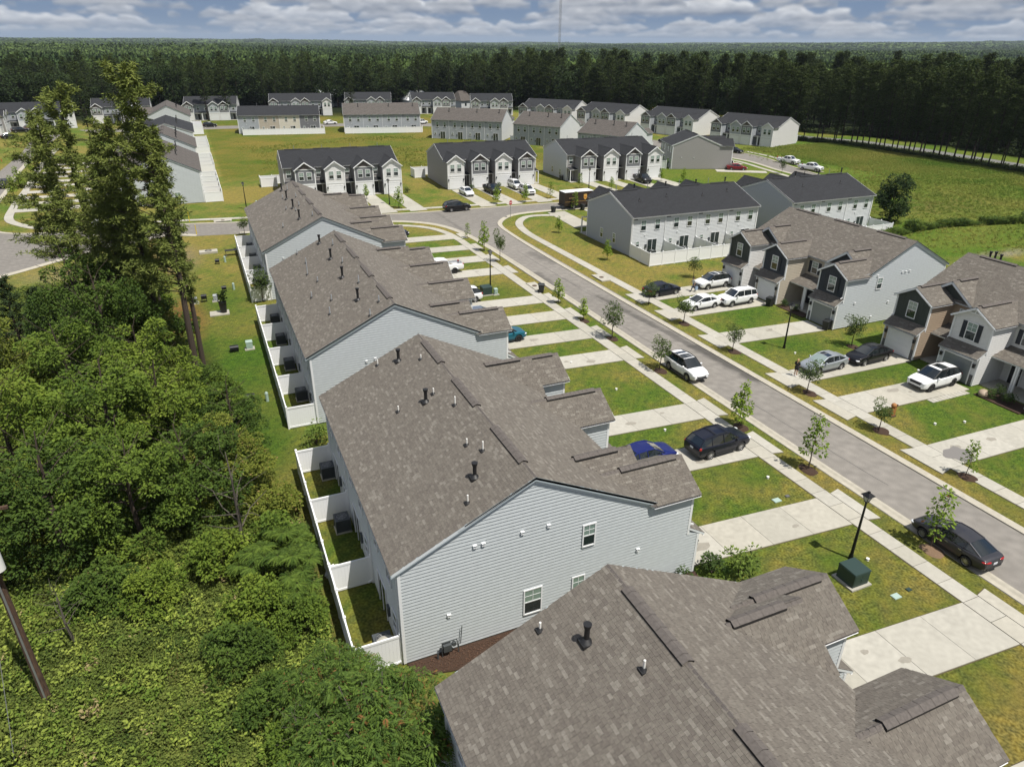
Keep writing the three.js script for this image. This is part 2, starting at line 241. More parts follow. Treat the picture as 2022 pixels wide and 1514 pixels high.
// pts: centre line; slabs butt with an open joint over a dark bed
function ribbon(pts, fn) { let acc = 0; for (let i = 0; i < pts.length - 1; i++) { const a = pts[i], b = pts[i + 1], l = Math.hypot(b[0] - a[0], b[1] - a[1]); fn(a, b, acc, l); acc += l; } return acc; }
function along(pts, s) { for (let i = 0; i < pts.length - 1; i++) { const a = pts[i], b = pts[i + 1], l = Math.hypot(b[0] - a[0], b[1] - a[1]); if (s <= l || i === pts.length - 2) { const d = [(b[0] - a[0]) / l, (b[1] - a[1]) / l]; return { p: [a[0] + d[0] * s, a[1] + d[1] * s], d }; } s -= l; } }
const lengthOf = (pts) => pts.slice(1).reduce((s, p, i) => s + Math.hypot(p[0] - pts[i][0], p[1] - pts[i][1]), 0);
function curve(pts, n = 8) { const c = new THREE.CatmullRomCurve3(pts.map((p) => V(p[0], 0, p[1])), false, 'centripetal'); return c.getPoints(n * (pts.length - 1)).map((p) => [p.x, p.z]); }
function slabWalk(label, pts, w, len, y = 0.045) {
  const S = structure('sidewalk', label), L = lengthOf(pts), n = Math.max(1, Math.round(L / len)), bed = new MB(), edge = new MB(), J = 0.014;
  const q = (s, side, h) => { const { p, d } = along(pts, s); return [p[0] - d[1] * side, h, p[1] + d[0] * side]; };
  for (let i = 0; i < n; i++) {
    const a = i * L / n + J, b = (i + 1) * L / n - J, dy = 0.006 * (JR() - 0.5), mb = new MB();
    const A = [q(a, w / 2, -0.02), q(b, w / 2, -0.02), q(b, -w / 2, -0.02), q(a, -w / 2, -0.02)], B = [q(a, w / 2, y + dy), q(b, w / 2, y + dy), q(b, -w / 2, y + dy), q(a, -w / 2, y + dy)];
    mb.hex([A[3], A[2], A[1], A[0]], [B[3], B[2], B[1], B[0]]);
    // far stretches are joined by the bed alone
    part(S, 'slab', mb, M.concrete[Math.floor(JR() * 4)]);
    const c = q(a - 2 * J, w / 2 - 0.01, y - 0.012), d2 = q(b + 2 * J, w / 2 - 0.01, y - 0.012), e = q(b + 2 * J, -w / 2 + 0.01, y - 0.012), f = q(a - 2 * J, -w / 2 + 0.01, y - 0.012); bed.quad(f, e, d2, c);
    const ew = () => w / 2 + 0.03 + 0.05 * JR(); const s0 = i * L / n, s1 = (i + 1) * L / n; edge.quad(q(s0, -ew(), 0.009), q(s1, -ew(), 0.009), q(s1, ew(), 0.009), q(s0, ew(), 0.009));
  }
  part(S, 'joint', bed, M.joint); part(S, 'soil_edge', edge, M.soil); return S;
}
// a slab field given by its four corners: near-left, near-right, far-right, far-left
function slabField(name, label, c, nu, nv, y = 0.05) {
  const S = structure(name, label), J = 0.012, at = (u, v, h) => { const a = [lerp(c[0][0], c[1][0], u), lerp(c[0][1], c[1][1], u)], b = [lerp(c[3][0], c[2][0], u), lerp(c[3][1], c[2][1], u)]; return [lerp(a[0], b[0], v), h, lerp(a[1], b[1], v)]; };
  const Lu = Math.hypot(c[1][0] - c[0][0], c[1][1] - c[0][1]), Lv = Math.hypot(c[3][0] - c[0][0], c[3][1] - c[0][1]);
  for (let i = 0; i < nu; i++) for (let j = 0; j < nv; j++) {
    const u0 = i / nu + J / Lu, u1 = (i + 1) / nu - J / Lu, v0 = j / nv + J / Lv, v1 = (j + 1) / nv - J / Lv, h = y + 0.006 * (JR() - 0.5), mb = new MB();
    mb.hex([at(u0, v0, -0.02), at(u1, v0, -0.02), at(u1, v1, -0.02), at(u0, v1, -0.02)], [at(u0, v0, h), at(u1, v0, h), at(u1, v1, h), at(u0, v1, h)]);
    part(S, 'slab', mb, M.concrete[Math.floor(JR() * 4)]);
  }
  const bed = new MB(), e = 0.003; bed.quad(at(e, e, y - 0.014), at(1 - e, e, y - 0.014), at(1 - e, 1 - e, y - 0.014), at(e, 1 - e, y - 0.014)); part(S, 'joint', bed, M.joint);
  const ed = new MB(), k = 0.055, ku = k / Lu, kv = k / Lv; ed.quad(at(-ku * 0.4, -kv, 0.007), at(1 + ku * 0.2, -kv * 0.7, 0.007), at(1 + ku * 0.2, 1 + kv, 0.007), at(-ku * 0.4, 1 + kv * 0.7, 0.007)); part(S, 'soil_edge', ed, M.soil);
  for (let i = 0, m = name === 'driveway' ? Math.floor(1 + JR() * 3) : 0; i < m; i++) { const u = 0.12 + 0.7 * JR(), v = 0.25 + 0.5 * JR(), rad = 0.12 + 0.3 * JR() * JR(), ph = JR() * 9, g = new THREE.CircleGeometry(1, 18), a = g.attributes.position; for (let q = 0; q < a.count; q++) { const x = a.getX(q), z = a.getY(q), s = rad * (1 + 0.5 * N3(x * 1.6 + ph, z * 1.6, ph)), c0 = at(u, v, y + 0.0045); a.setXYZ(q, c0[0] + x * s * 1.6, c0[1], c0[2] - z * s); } g.computeVertexNormals(); part(S, 'oil_stain', g, M.stain); }
  return S;
}
// rolled kerb: flat gutter, rising lip, back; profile runs from the road outwards (side = +1 left of travel)
function kerb(label, pts, side, lip = 0.1) {
  const S = structure('kerb', label), mb = new MB(), prof = [[-0.02, 0.004], [0, 0.026], [0.38, 0.03], [0.52, lip * 0.85], [0.58, lip], [0.74, lip], [0.76, -0.02]];
  const L = lengthOf(pts), n = Math.max(1, Math.round(L / 1.6));
  const q = (s, k) => { const { p, d } = along(pts, s); return [p[0] + d[1] * side * prof[k][0], prof[k][1], p[1] - d[0] * side * prof[k][0]]; };
  for (let i = 0; i < n; i++) for (let k = 0; k < prof.length - 1; k++) { const a = q(i * L / n, k), b = q((i + 1) * L / n, k), c = q((i + 1) * L / n, k + 1), d = q(i * L / n, k + 1); side > 0 ? mb.quad(a, d, c, b) : mb.quad(a, b, c, d); }
  part(S, 'kerb_strip', mb, M.kerb); return S;
}
// points run north (away); road lies on the right of the left kerb
kerb('pale concrete kerb along the left edge of the main street', curve([[36.8, 25], [36.8, -30], [36.8, -92], [36.1, -102.5], [34.6, -108.2], [32.5, -111.4], [28.4, -114.2], [20, -114.9], [4, -115.4]], 10), -1);
kerb('pale concrete kerb along the right edge of the main street', curve([[43.6, 25], [43.6, -30], [43.6, -98], [44.4, -106], [45.9, -108.7], [48.5, -111.2], [52, -112.2], [60, -112.1], [90, -112.1], [124, -112.2]], 10), 1);
kerb('pale kerb along the far edge of the cross street', curve([[-33.2, -141], [-30.3, -130.4], [-26.5, -127.7], [-20, -126.9], [-6.3, -126.2], [6.2, -123.5], [37.4, -119.9], [51, -119.3], [66, -118.6], [110, -118.6], [124, -119.5], [128.4, -136], [130.8, -147.6], [129.6, -157], [126, -171]], 8), -1);
kerb('pale kerb along the outer edge of the curved street beside the meadow', curve([[131, -112], [133.5, -127], [137.1, -141], [139.8, -150], [140.6, -160], [137.6, -180], [131, -198]], 8), 1);
kerb('pale kerb round the grassy corner of the left turning', curve([[-27, -101.2], [-23, -104.9], [-20, -108], [-14, -113.1], [-6.2, -118.2], [-2.4, -116.3]], 6), 1);
kerb('pale kerb on the right side of the left side street', curve([[-34.2, -146], [-34.8, -155.4], [-35.6, -170], [-37.5, -195], [-38.6, -239]], 5), 1);

slabWalk('pale slab sidewalk along the left side of the main street', [[34.55, 18], [34.55, -99]], 1.2, 1.55);
slabWalk('curving end of the left sidewalk at the street corner', curve([[34.5, -99.1], [34.1, -103.6], [32.9, -107.4], [30.6, -110.2], [27.4, -111.9], [20, -112.8]], 8), 1.15, 1.5);
slabWalk('pale slab sidewalk along the right side of the main street', [[46.2, 10], [46.2, -60], [45.9, -91]], 1.25, 1.55);
slabWalk('sidewalk curling round the grassy corner by the stop sign', curve([[45.9, -91.1], [46.0, -99.5], [47.0, -104.8], [48.6, -107.8], [50.8, -109.8], [53.6, -109.8], [56.2, -108.7]], 8), 1.25, 1.5);
slabWalk('sidewalk across the front of the dark roofed row houses', curve([[-27.2, -132.6], [-24.5, -130], [-20, -129.3], [-6.3, -128.4], [6.3, -126.4], [37.4, -122.6], [60.9, -121.6], [100, -121.4]], 8), 1.2, 1.8);
slabWalk('sidewalk along the right of the left side street', curve([[-27.2, -132.7], [-30.3, -138], [-31.7, -150], [-32.6, -170], [-34.3, -195], [-35.3, -232]], 6), 1.3, 1.8);
slabWalk('sidewalk along the curving street past the grey end house', curve([[123.5, -122.5], [126.2, -136], [128.3, -147.5], [127.2, -157], [123.5, -171]], 6), 1.2, 2);
slabWalk('sidewalk along the edge of the meadow beside the parked trucks', curve([[136, -127], [139.5, -141], [142.6, -152], [143, -162]], 6), 1.2, 2);

// driveways: [z of the south edge, north edge at the walk, shift of z at the house]
const leftDrives = [['near right corner driveway in front of the closest roof', -8.6, -5.6, 21.8], ['wide pale driveway just below the green transformer box', -13.2, -16.35, 21.8], ['pale driveway right of the lamp post, leading to the nearest blue gable', -23.75, -26.75, 21.9], ['driveway holding the blue sedan and the black SUV', -32.35, -35.2, 21.9], ['empty pale driveway beyond the black SUV', -38.6, -41.3, 21.9],
  ['pale driveway nearest the teal SUV on its near side', -50.9, -53.6, 21.9], ['driveway under the teal SUV', -56.9, -59.6, 21.9], ['driveway beyond the teal SUV with the grey car', -62.8, -65.6, 21.9], ['driveway with the white hatchback beside the green utility box', -68.5, -71.2, 21.9],
  ['driveway with the white pickup', -80.6, -83.6, 21.9], ['driveway next beyond the white pickup', -86.9, -89.8, 21.9], ['narrow driveway third from the street corner', -93.3, -96, 21.9], ['driveway with the dark SUV nearest the street corner', -99.9, -102.8, 21.9]];
for (const [lb, z0, z1, xh] of leftDrives) { const a = Math.min(z0, z1), b = Math.max(z0, z1), sk = 0.75; slabField('driveway', lb, [[xh, b - sk], [33.9, b], [33.9, a], [xh, a - sk]], 4, 1); slabField('driveway_apron', 'apron where the ' + lb.replace(/^(pale|wide pale|empty pale) /, '') + ' meets the road', [[35.17, b + 0.05], [36.06, b + 0.25], [36.06, a - 0.25], [35.17, a - 0.05]], 1, 1, 0.06); }
const rightDrives = [['right driveway beside the white SUV and navy sedan near the corner', -64.2, -67.2, 58.2, 0], ['right driveway with the white coupe and white SUV in line', -58.3, -61.1, 58.2, 0.3], ['empty right driveway beside the tall lamp post', -50.1, -53.1, 58.2, 0.7], ['right driveway with the silver and black sedans', -40.5, -43.1, 59.3, 0.3], ['right driveway under the white SUV by the stepping stones', -34.2, -37.3, 58.8, 0.3], ['empty right driveway with a damp patch at its foot', -25.8, -28.7, 58.8, 0.3]];
for (const [lb, b, a, xh, sk] of rightDrives) { slabField('driveway', lb, [[46.85, b], [xh, b + sk], [xh, a + sk], [46.85, a]], 4, 1); slabField('driveway_apron', 'apron where the ' + lb.replace(/^empty /, '') + ' meets the road', [[44.33, b + 0.3], [45.55, b + 0.05], [45.55, a - 0.05], [44.33, a - 0.3]], 1, 1, 0.06); }
slabField('driveway', 'driveway with the rubbish bins behind the brown delivery truck', [[54.6, -99.5], [58.2, -99.5], [58.8, -111.3], [55.4, -111.3]], 1, 4);
slabField('driveway', 'driveway hidden behind the pale row house with the white fence', [[62.5, -99.5], [66, -99.5], [66, -111.3], [62.5, -111.3]], 1, 4);
const cDrives = [[18.4, 'first'], [23.9, 'second'], [29.3, 'third'], [34.7, 'fourth']].map(([x, n]) => [x, n + ' driveway from the left before the middle left row']).concat([[47.7, 'first'], [53, 'second'], [59.2, 'third'], [64.4, 'fourth']].map(([x, n]) => [x, n + ' driveway from the left before the white and grey middle row']), [[76.9, 'first'], [82.6, 'second'], [87.9, 'third'], [93.6, 'fourth']].map(([x, n]) => [x, n + ' driveway from the left before the right middle row']));
for (const [x, lb] of cDrives) { const zf = x < 40 ? -138.4 : x < 70 ? -137.6 : -135.4, zr = -122 + (x - 50) * 0.012 + (x < 40 ? -1 : 0); slabField('driveway', lb, [[x - 1.55, zr + 2], [x + 1.55, zr + 2], [x + 1.35, zf + 0.2], [x - 1.35, zf + 0.2]], 1, 4); }
for (const [c, lb] of [[[[112.6, -136.6], [122.6, -130.6], [124.2, -133], [114.4, -139.6]], 'driveway under the red sedan beside the grey end house'], [[[116.2, -142.4], [126.4, -143.6], [126.8, -146.6], [117, -146.6]], 'driveway under the black sedan behind the red one']]) slabField('driveway', lb, c, 3, 1);
for (let i = 0; i < 10; i++) { const z = -146.3 - i * 6.1, k = (z + 146) * 0.04; slabField('driveway', ['first', 'second', 'third', 'fourth', 'fifth', 'sixth', 'seventh', 'eighth', 'ninth', 'tenth'][i] + ' narrow driveway from the corner off the left side street', [[-31 + k, z + 1.4], [-13.6, z + 1.4], [-13.6, z - 1.4], [-31 + k, z - 1.4]], 4, 1); }

{ // crumbling dark seam where the asphalt meets the left gutter, and a few sealed cracks
  const S = structure('road_seam', 'dark crumbling seam along the left gutter of the main street'), m = new MB(); let w0 = 0.08; for (let z = 20; z > -94; z -= 0.5) { const w1 = 0.05 + 0.16 * clamp(0.5 + fbm(z * 0.6, 3, 1, 3)); m.quad([36.79, 0.031, z], [36.8 + w0, 0.0165, z], [36.8 + w1, 0.0165, z - 0.5], [36.79, 0.031, z - 0.5]); w0 = w1; } part(S, 'seam', m, M.seam);
  const C = structure('road_crack', 'thin dark cracks wandering along the main street'), c = new MB(); for (const [x0, z0, x1, z1] of [[40.2, -90, 40.4, -66], [40.9, -66, 41.8, -52], [39.2, -40, 39.6, -26], [38.4, -60, 38.9, -52]]) { let px = x0, pz = z0; const n = 40; for (let i = 1; i <= n; i++) { const t = i / n, x = lerp(x0, x1, t) + 0.22 * fbm(z0 + t * 6, x0, 2, 3), z = lerp(z0, z1, t), w = 0.018 + 0.02 * clamp(fbm(t * 9, 1, x0) + 0.4); c.quad([px - w, 0.0165, pz], [px + w, 0.0165, pz], [x + w, 0.0165, z], [x - w, 0.0165, z]); px = x; pz = z; } } part(C, 'crack', c, M.seam);
}
{ const S = structure('damp_patch', 'dark damp patch at the foot of the right driveway near the edge'), g = new THREE.CircleGeometry(1, 24), a = g.attributes.position; for (let q = 0; q < a.count; q++) { const x = a.getX(q), z = a.getY(q), s = 1 + 0.45 * N3(x * 1.4, z * 1.4, 2); a.setXYZ(q, 47.9 + x * s * 1.15, 0.0575, -26.9 - z * s * 0.95); } g.computeVertexNormals(); part(S, 'patch', g, std(0.17, 0.16, 0.15, 0.7)); }
// ---------------------------------------------------------------- building kit
const HR = rng(99);
const camV = new THREE.Matrix4().multiplyMatrices(camera.projectionMatrix, camera.matrixWorldInverse);
// lapped boards on a wall; range(y) gives [left, right] along U; boards are proud at the foot
function lapBoards(F, y0, y1, expo, range, each, t = 0.034) {
  const n = Math.max(1, Math.round((y1 - y0) / expo)), h = (y1 - y0) / n;
  for (let i = 0; i < n; i++) {
    const a = y0 + i * h, b = Math.min(a + h, y1), ra = range(a + 1e-4), rb = range(b - 1e-4); if (!ra || !rb) continue;
    const mb = new MB(), o = i * 0.37;
    const uv = (u, w) => [u + o, w + o];
    mb.quad(F(ra[0], a, t), F(ra[1], a, t), F(rb[1], b, 0), F(rb[0], b, 0), [uv(ra[0], a), uv(ra[1], a), uv(rb[1], b), uv(rb[0], b)]);
    mb.quad(F(ra[0], a, -0.03), F(ra[1], a, -0.03), F(ra[1], a, t), F(ra[0], a, t));
    each(mb, i);
  }
}
// wall made of boards: singly when near, joined when far
function wall(parent, F, y0, y1, expo, range, mat, single, label) {
  const body = new MB(); { const steps = 24; for (let i = 0; i < steps; i++) { const a = lerp(y0, y1, i / steps), b = lerp(y0, y1, (i + 1) / steps), ra = range(a + 1e-4), rb = range(b - 1e-4); if (ra && rb) body.quad(F(ra[0], a, -0.005), F(ra[1], a, -0.005), F(rb[1], b, -0.005), F(rb[0], b, -0.005)); } }
  if (single) { const w = part(parent, 'wall', body, mat); lapBoards(F, y0, y1, expo, range, (mb) => part(w, 'siding_board', mb, mat)); if (label) w.userData.label = label; return w; }
  lapBoards(F, y0, y1, expo, range, (mb) => { for (let i = 0; i < mb.p.length; i++) { body.p.push(mb.p[i]); body.n.push(mb.n[i]); } body.u.push(...mb.u); });
  const w = part(parent, 'wall', body, mat); if (label) w.userData.label = label; return w;
}
// window in a wall frame: centre u, sill y
const proud = (F) => (u, w, k) => F(u, w, k + 0.034);
function addWindow(parent, F0, u, y, w, h, o = {}) {
  const F = proud(F0);
  const fr = new MB(), t = 0.07, p = 0.05;
  fr.fbox(F, u - w / 2 - t, y - t, 0, u - w / 2, y + h + t, p).fbox(F, u + w / 2, y - t, 0, u + w / 2 + t, y + h + t, p).fbox(F, u - w / 2, y + h, 0, u + w / 2, y + h + t, p).fbox(F, u - w / 2, y - t, 0, u + w / 2, y, p + 0.01);
  fr.fbox(F, u - w / 2, y + h / 2 - 0.03, 0, u + w / 2, y + h / 2 + 0.03, p - 0.01);
  if (o.grid) { for (const [a, b] of [[h / 2 + 0.03, h], ...(o.grid > 1 ? [[0, h / 2 - 0.03]] : [])]) { fr.fbox(F, u - 0.012, y + a, 0.01, u + 0.012, y + b, p - 0.015); fr.fbox(F, u - w / 2, y + (a + b) / 2 - 0.012, 0.01, u + w / 2, y + (a + b) / 2 + 0.012, p - 0.017); } }
  const win = part(parent, 'window', fr, o.frame ?? M.white);
  const a = new MB(), b = new MB();
  a.fbox(F, u - w / 2, y + h / 2 + 0.03, -0.01, u + w / 2, y + h, 0.022); b.fbox(F, u - w / 2, y, -0.01, u + w / 2, y + h / 2 - 0.03, 0.014);
  part(win, 'pane', a, o.dark ? M.glassDark : M.glassBlind); part(win, 'pane', b, M.glassDark);
  if (o.shutters) for (const s of [-1, 1]) { const m = new MB(), c = u + s * (w / 2 + t + 0.22); m.fbox(F, c - 0.2, y - 0.04, 0, c + 0.2, y + h + 0.04, 0.045); for (let i = 0; i < 12; i++) m.fbox(F, c - 0.15, y + 0.04 + i * h / 12, 0.045, c + 0.15, y + 0.04 + (i + 0.55) * h / 12, 0.055); part(parent, 'shutter', m, M.shutter); }
  return win;
}
function addDoor(parent, F0, u, w, h, mat, y = 0.1) {
  const F = proud(F0);
  const fr = new MB(), t = 0.1; fr.fbox(F, u - w / 2 - t, y, 0, u - w / 2, y + h + t, 0.045).fbox(F, u + w / 2, y, 0, u + w / 2 + t, y + h + t, 0.045).fbox(F, u - w / 2, y + h, 0, u + w / 2, y + h + t, 0.045);
  const f = part(parent, 'door_frame', fr, M.white), d = new MB(); d.fbox(F, u - w / 2, y, 0, u + w / 2, y + h, 0.02); for (const [a, b] of [[0.15, 0.8], [0.95, 1.9]]) for (const s of [-1, 1]) d.fbox(F, u + s * w / 4 - w * 0.17, y + a, 0.02, u + s * w / 4 + w * 0.17, y + b, 0.03);
  const dd = part(parent, 'door', d, mat), k = new MB(); k.fbox(F, u + w * 0.36, y + 0.95, 0.02, u + w * 0.42, y + 1.05, 0.07); part(dd, 'handle', k, M.steel); return dd;
}
function addSlider(parent, F0, u, w, h, y = 0.12) { // sliding glass door
  const F = proud(F0);
  const fr = new MB(), t = 0.06; fr.fbox(F, u - w / 2 - t, y, 0, u - w / 2, y + h + t, 0.05).fbox(F, u + w / 2, y, 0, u + w / 2 + t, y + h + t, 0.05).fbox(F, u - w / 2, y + h, 0, u + w / 2, y + h + t, 0.05).fbox(F, u - 0.03, y, 0.005, u + 0.03, y + h, 0.045);
  const d = part(parent, 'sliding_door', fr, M.white); for (const s of [-1, 1]) { const g = new MB(); g.fbox(F, s < 0 ? u - w / 2 : u + 0.03, y, -0.01, s < 0 ? u - 0.03 : u + w / 2, y + h, s < 0 ? 0.012 : 0.02); part(d, 'pane', g, M.glassDark); } return d;
}
function addGarageDoor(parent, F0, u, w, h, mat, y = 0.06) {
  const F = proud(F0);
  const fr = new MB(), t = 0.12; fr.fbox(F, u - w / 2 - t, y, 0, u - w / 2, y + h + t, 0.04).fbox(F, u + w / 2, y, 0, u + w / 2 + t, y + h + t, 0.04).fbox(F, u - w / 2, y + h, 0, u + w / 2, y + h + t, 0.04);
  const d = part(parent, 'garage_door', fr, M.white);
  for (let i = 0; i < 4; i++) { const m = new MB(), a = y + i * h / 4 + 0.006, b = y + (i + 1) * h / 4 - 0.006; m.fbox(F, u - w / 2, a, -0.02, u + w / 2, b, 0.012); for (let k = 0; k < 4; k++) m.fbox(F, u - w / 2 + (k + 0.1) * w / 4, a + 0.09, 0.012, u - w / 2 + (k + 0.9) * w / 4, b - 0.09, 0.022); part(d, 'door_panel', m, mat); }
  return d;
}
function wallLamp(parent, F, u, y) { const m = new MB(); m.fbox(F, u - 0.06, y, 0.02, u + 0.06, y + 0.05, 0.1).fbox(F, u - 0.09, y + 0.02, 0.08, u + 0.09, y + 0.3, 0.22).fbox(F, u - 0.12, y + 0.3, 0.05, u + 0.12, y + 0.35, 0.25); part(parent, 'wall_lamp', m, M.black); }
function wallVent(parent, F, u, y, s = 0.16) { const m = new MB(); m.fbox(F, u - s / 2, y, 0, u + s / 2, y + s * 1.1, 0.09); m.fbox(F, u - s * 0.6, y + s * 1.05, 0, u + s * 0.6, y + s * 1.2, 0.13); part(parent, 'wall_vent', m, M.vinyl); }

// shingle field. O: eave corner; U along the eave; S up the slope; N normal. clip(u,s) drops pieces
const shTones = { brown: [[0.152, 0.135, 0.114], [0.139, 0.123, 0.104], [0.167, 0.150, 0.127], [0.146, 0.129, 0.109], [0.159, 0.142, 0.120], [0.131, 0.115, 0.098], [0.205, 0.187, 0.160]] };
const shW = [0.18, 0.23, 0.28, 0.34, 0.40];
let shMats = null; const shGeo = {};
function shingleBox(w, ex) { const t = 0.013, g = 0.004, m = new MB(); const A = [[g, 0, 0], [w - g, 0, 0], [w - g, ex, 0], [g, ex, 0]], B = [[g, 0.002, t], [w - g, 0.002, t], [w - g, ex + 0.03, 0.002], [g, ex + 0.03, 0.002]]; m.quad(B[0], B[1], B[2], B[3]).quad(A[0], A[1], B[1], B[0]).quad(A[1], A[2], B[2], B[1]).quad(A[3], A[0], B[0], B[3]); return m; }
function shingles(fields, ex, seed) { const r = rng(seed), out = []; for (const f of fields) { const n = Math.ceil(f.Ls / ex); for (let i = 0; i < n; i++) { let u = -r() * 0.3; const s = i * ex, h = Math.min(ex, f.Ls - s); if (h < 0.04) continue; let run = 0, tone = 0; while (u < f.Lu) { const k = Math.floor(r() * 5), w = shW[k] * (ex / 0.145); tone = Math.floor(r() * 7); if (tone > 5 && r() < 0.35) tone = 0; const a = Math.max(u, 0), b = Math.min(u + w, f.Lu); u += w; if (b - a < 0.05 || (f.clip && !f.clip((a + b) / 2, s + h / 2))) continue; out.push({ f, a, s, w: b - a, h, k: b - a === w ? k : -1, tone }); } } } return out; }
function layShingles(roof, fields, ex, seed, single) {
  const list = shingles(fields, ex, seed), mb = new MB(); let pick = new Set();
  if (single) {
    roof.updateWorldMatrix(true, false); const v = V(0, 0, 0), sc = [];
    list.forEach((q, i) => { if (q.k < 0) return; v.set(...q.f.F(q.a + q.w / 2, q.s, 0.02)).applyMatrix4(roof.matrixWorld); const d = v.distanceTo(camera.position); v.applyMatrix4(camV); if (Math.abs(v.x) < 0.97 && Math.abs(v.y) < 0.97) sc.push([d / (0.6 + q.w), i]); });
    sc.sort((a, b) => a[0] - b[0]); pick = new Set(sc.slice(0, 300).map((x) => x[1]));
    shMats ??= shTones.brown.map((c) => std(...c, 0.95, { map: texRough }));
  }
  list.forEach((q, i) => {
    const { F } = q.f;
    if (pick.has(i)) { const w = shW[q.k] * (ex / 0.145), key = q.k + '_' + ex, g = shGeo[key] ??= shingleBox(w, ex).geo(); const m = new THREE.Mesh(g, shMats[q.tone]); m.name = 'shingle'; m.castShadow = m.receiveShadow = true; const o = F(q.a, q.s, 0.012), x = F(q.a + 1, q.s, 0.012), y = F(q.a, q.s + 1, 0.012), z = F(q.a, q.s, 1.012); m.applyMatrix4(new THREE.Matrix4().makeBasis(V(x[0] - o[0], x[1] - o[1], x[2] - o[2]), V(y[0] - o[0], y[1] - o[1], y[2] - o[2]), V(z[0] - o[0], z[1] - o[1], z[2] - o[2])).setPosition(...o)); roof.add(m); return; }
    mb.col = shTones.brown[q.tone]; const t = 0.013 + 0.012, g = 0.004, e = q.h + 0.02, b = 0.012;
    const P = (u, s, n) => F(q.a + u, q.s + s, n), B = [P(g, 0.002, t), P(q.w - g, 0.002, t), P(q.w - g, e, b + 0.002), P(g, e, b + 0.002)], A = [P(g, 0, b), P(q.w - g, 0, b)];
    mb.quad(B[0], B[1], B[2], B[3]).quad(A[0], A[1], B[1], B[0]).tri(A[1], B[2], B[1]).tri(A[0], B[0], B[3]);
  });
  const m = part(roof, 'shingles', mb, M.shingleV); m.userData.kind = 'stuff';
}
// black flue with cap, white pvc stack
function flue(parent, p, h = 0.75) { const m = new MB(); m.geom(new THREE.CylinderGeometry(0.1, 0.1, h, 10), mat4(p[0], p[1] + h / 2, p[2])).geom(new THREE.CylinderGeometry(0.16, 0.13, 0.16, 10), mat4(p[0], p[1] + h + 0.02, p[2])).geom(new THREE.CylinderGeometry(0.1, 0.24, 0.14, 10), mat4(p[0], p[1] + 0.09, p[2])).box(p[0] - 0.24, p[1] - 0.12, p[2] - 0.24, p[0] + 0.24, p[1] + 0.02, p[2] + 0.24); part(parent, 'flue', m, M.black); }
function stack(parent, p, h = 0.42, mat = M.pvc) { const m = new MB(); m.geom(new THREE.CylinderGeometry(0.045, 0.045, h, 8), mat4(p[0], p[1] + h / 2, p[2])); const s = part(parent, 'vent_stack', m, mat), b = new MB(); b.geom(new THREE.CylinderGeometry(0.06, 0.14, 0.1, 8), mat4(p[0], p[1] + 0.04, p[2])).box(p[0] - 0.15, p[1] - 0.09, p[2] - 0.15, p[0] + 0.15, p[1] + 0.0, p[2] + 0.15); part(s, 'flashing', b, M.black); }

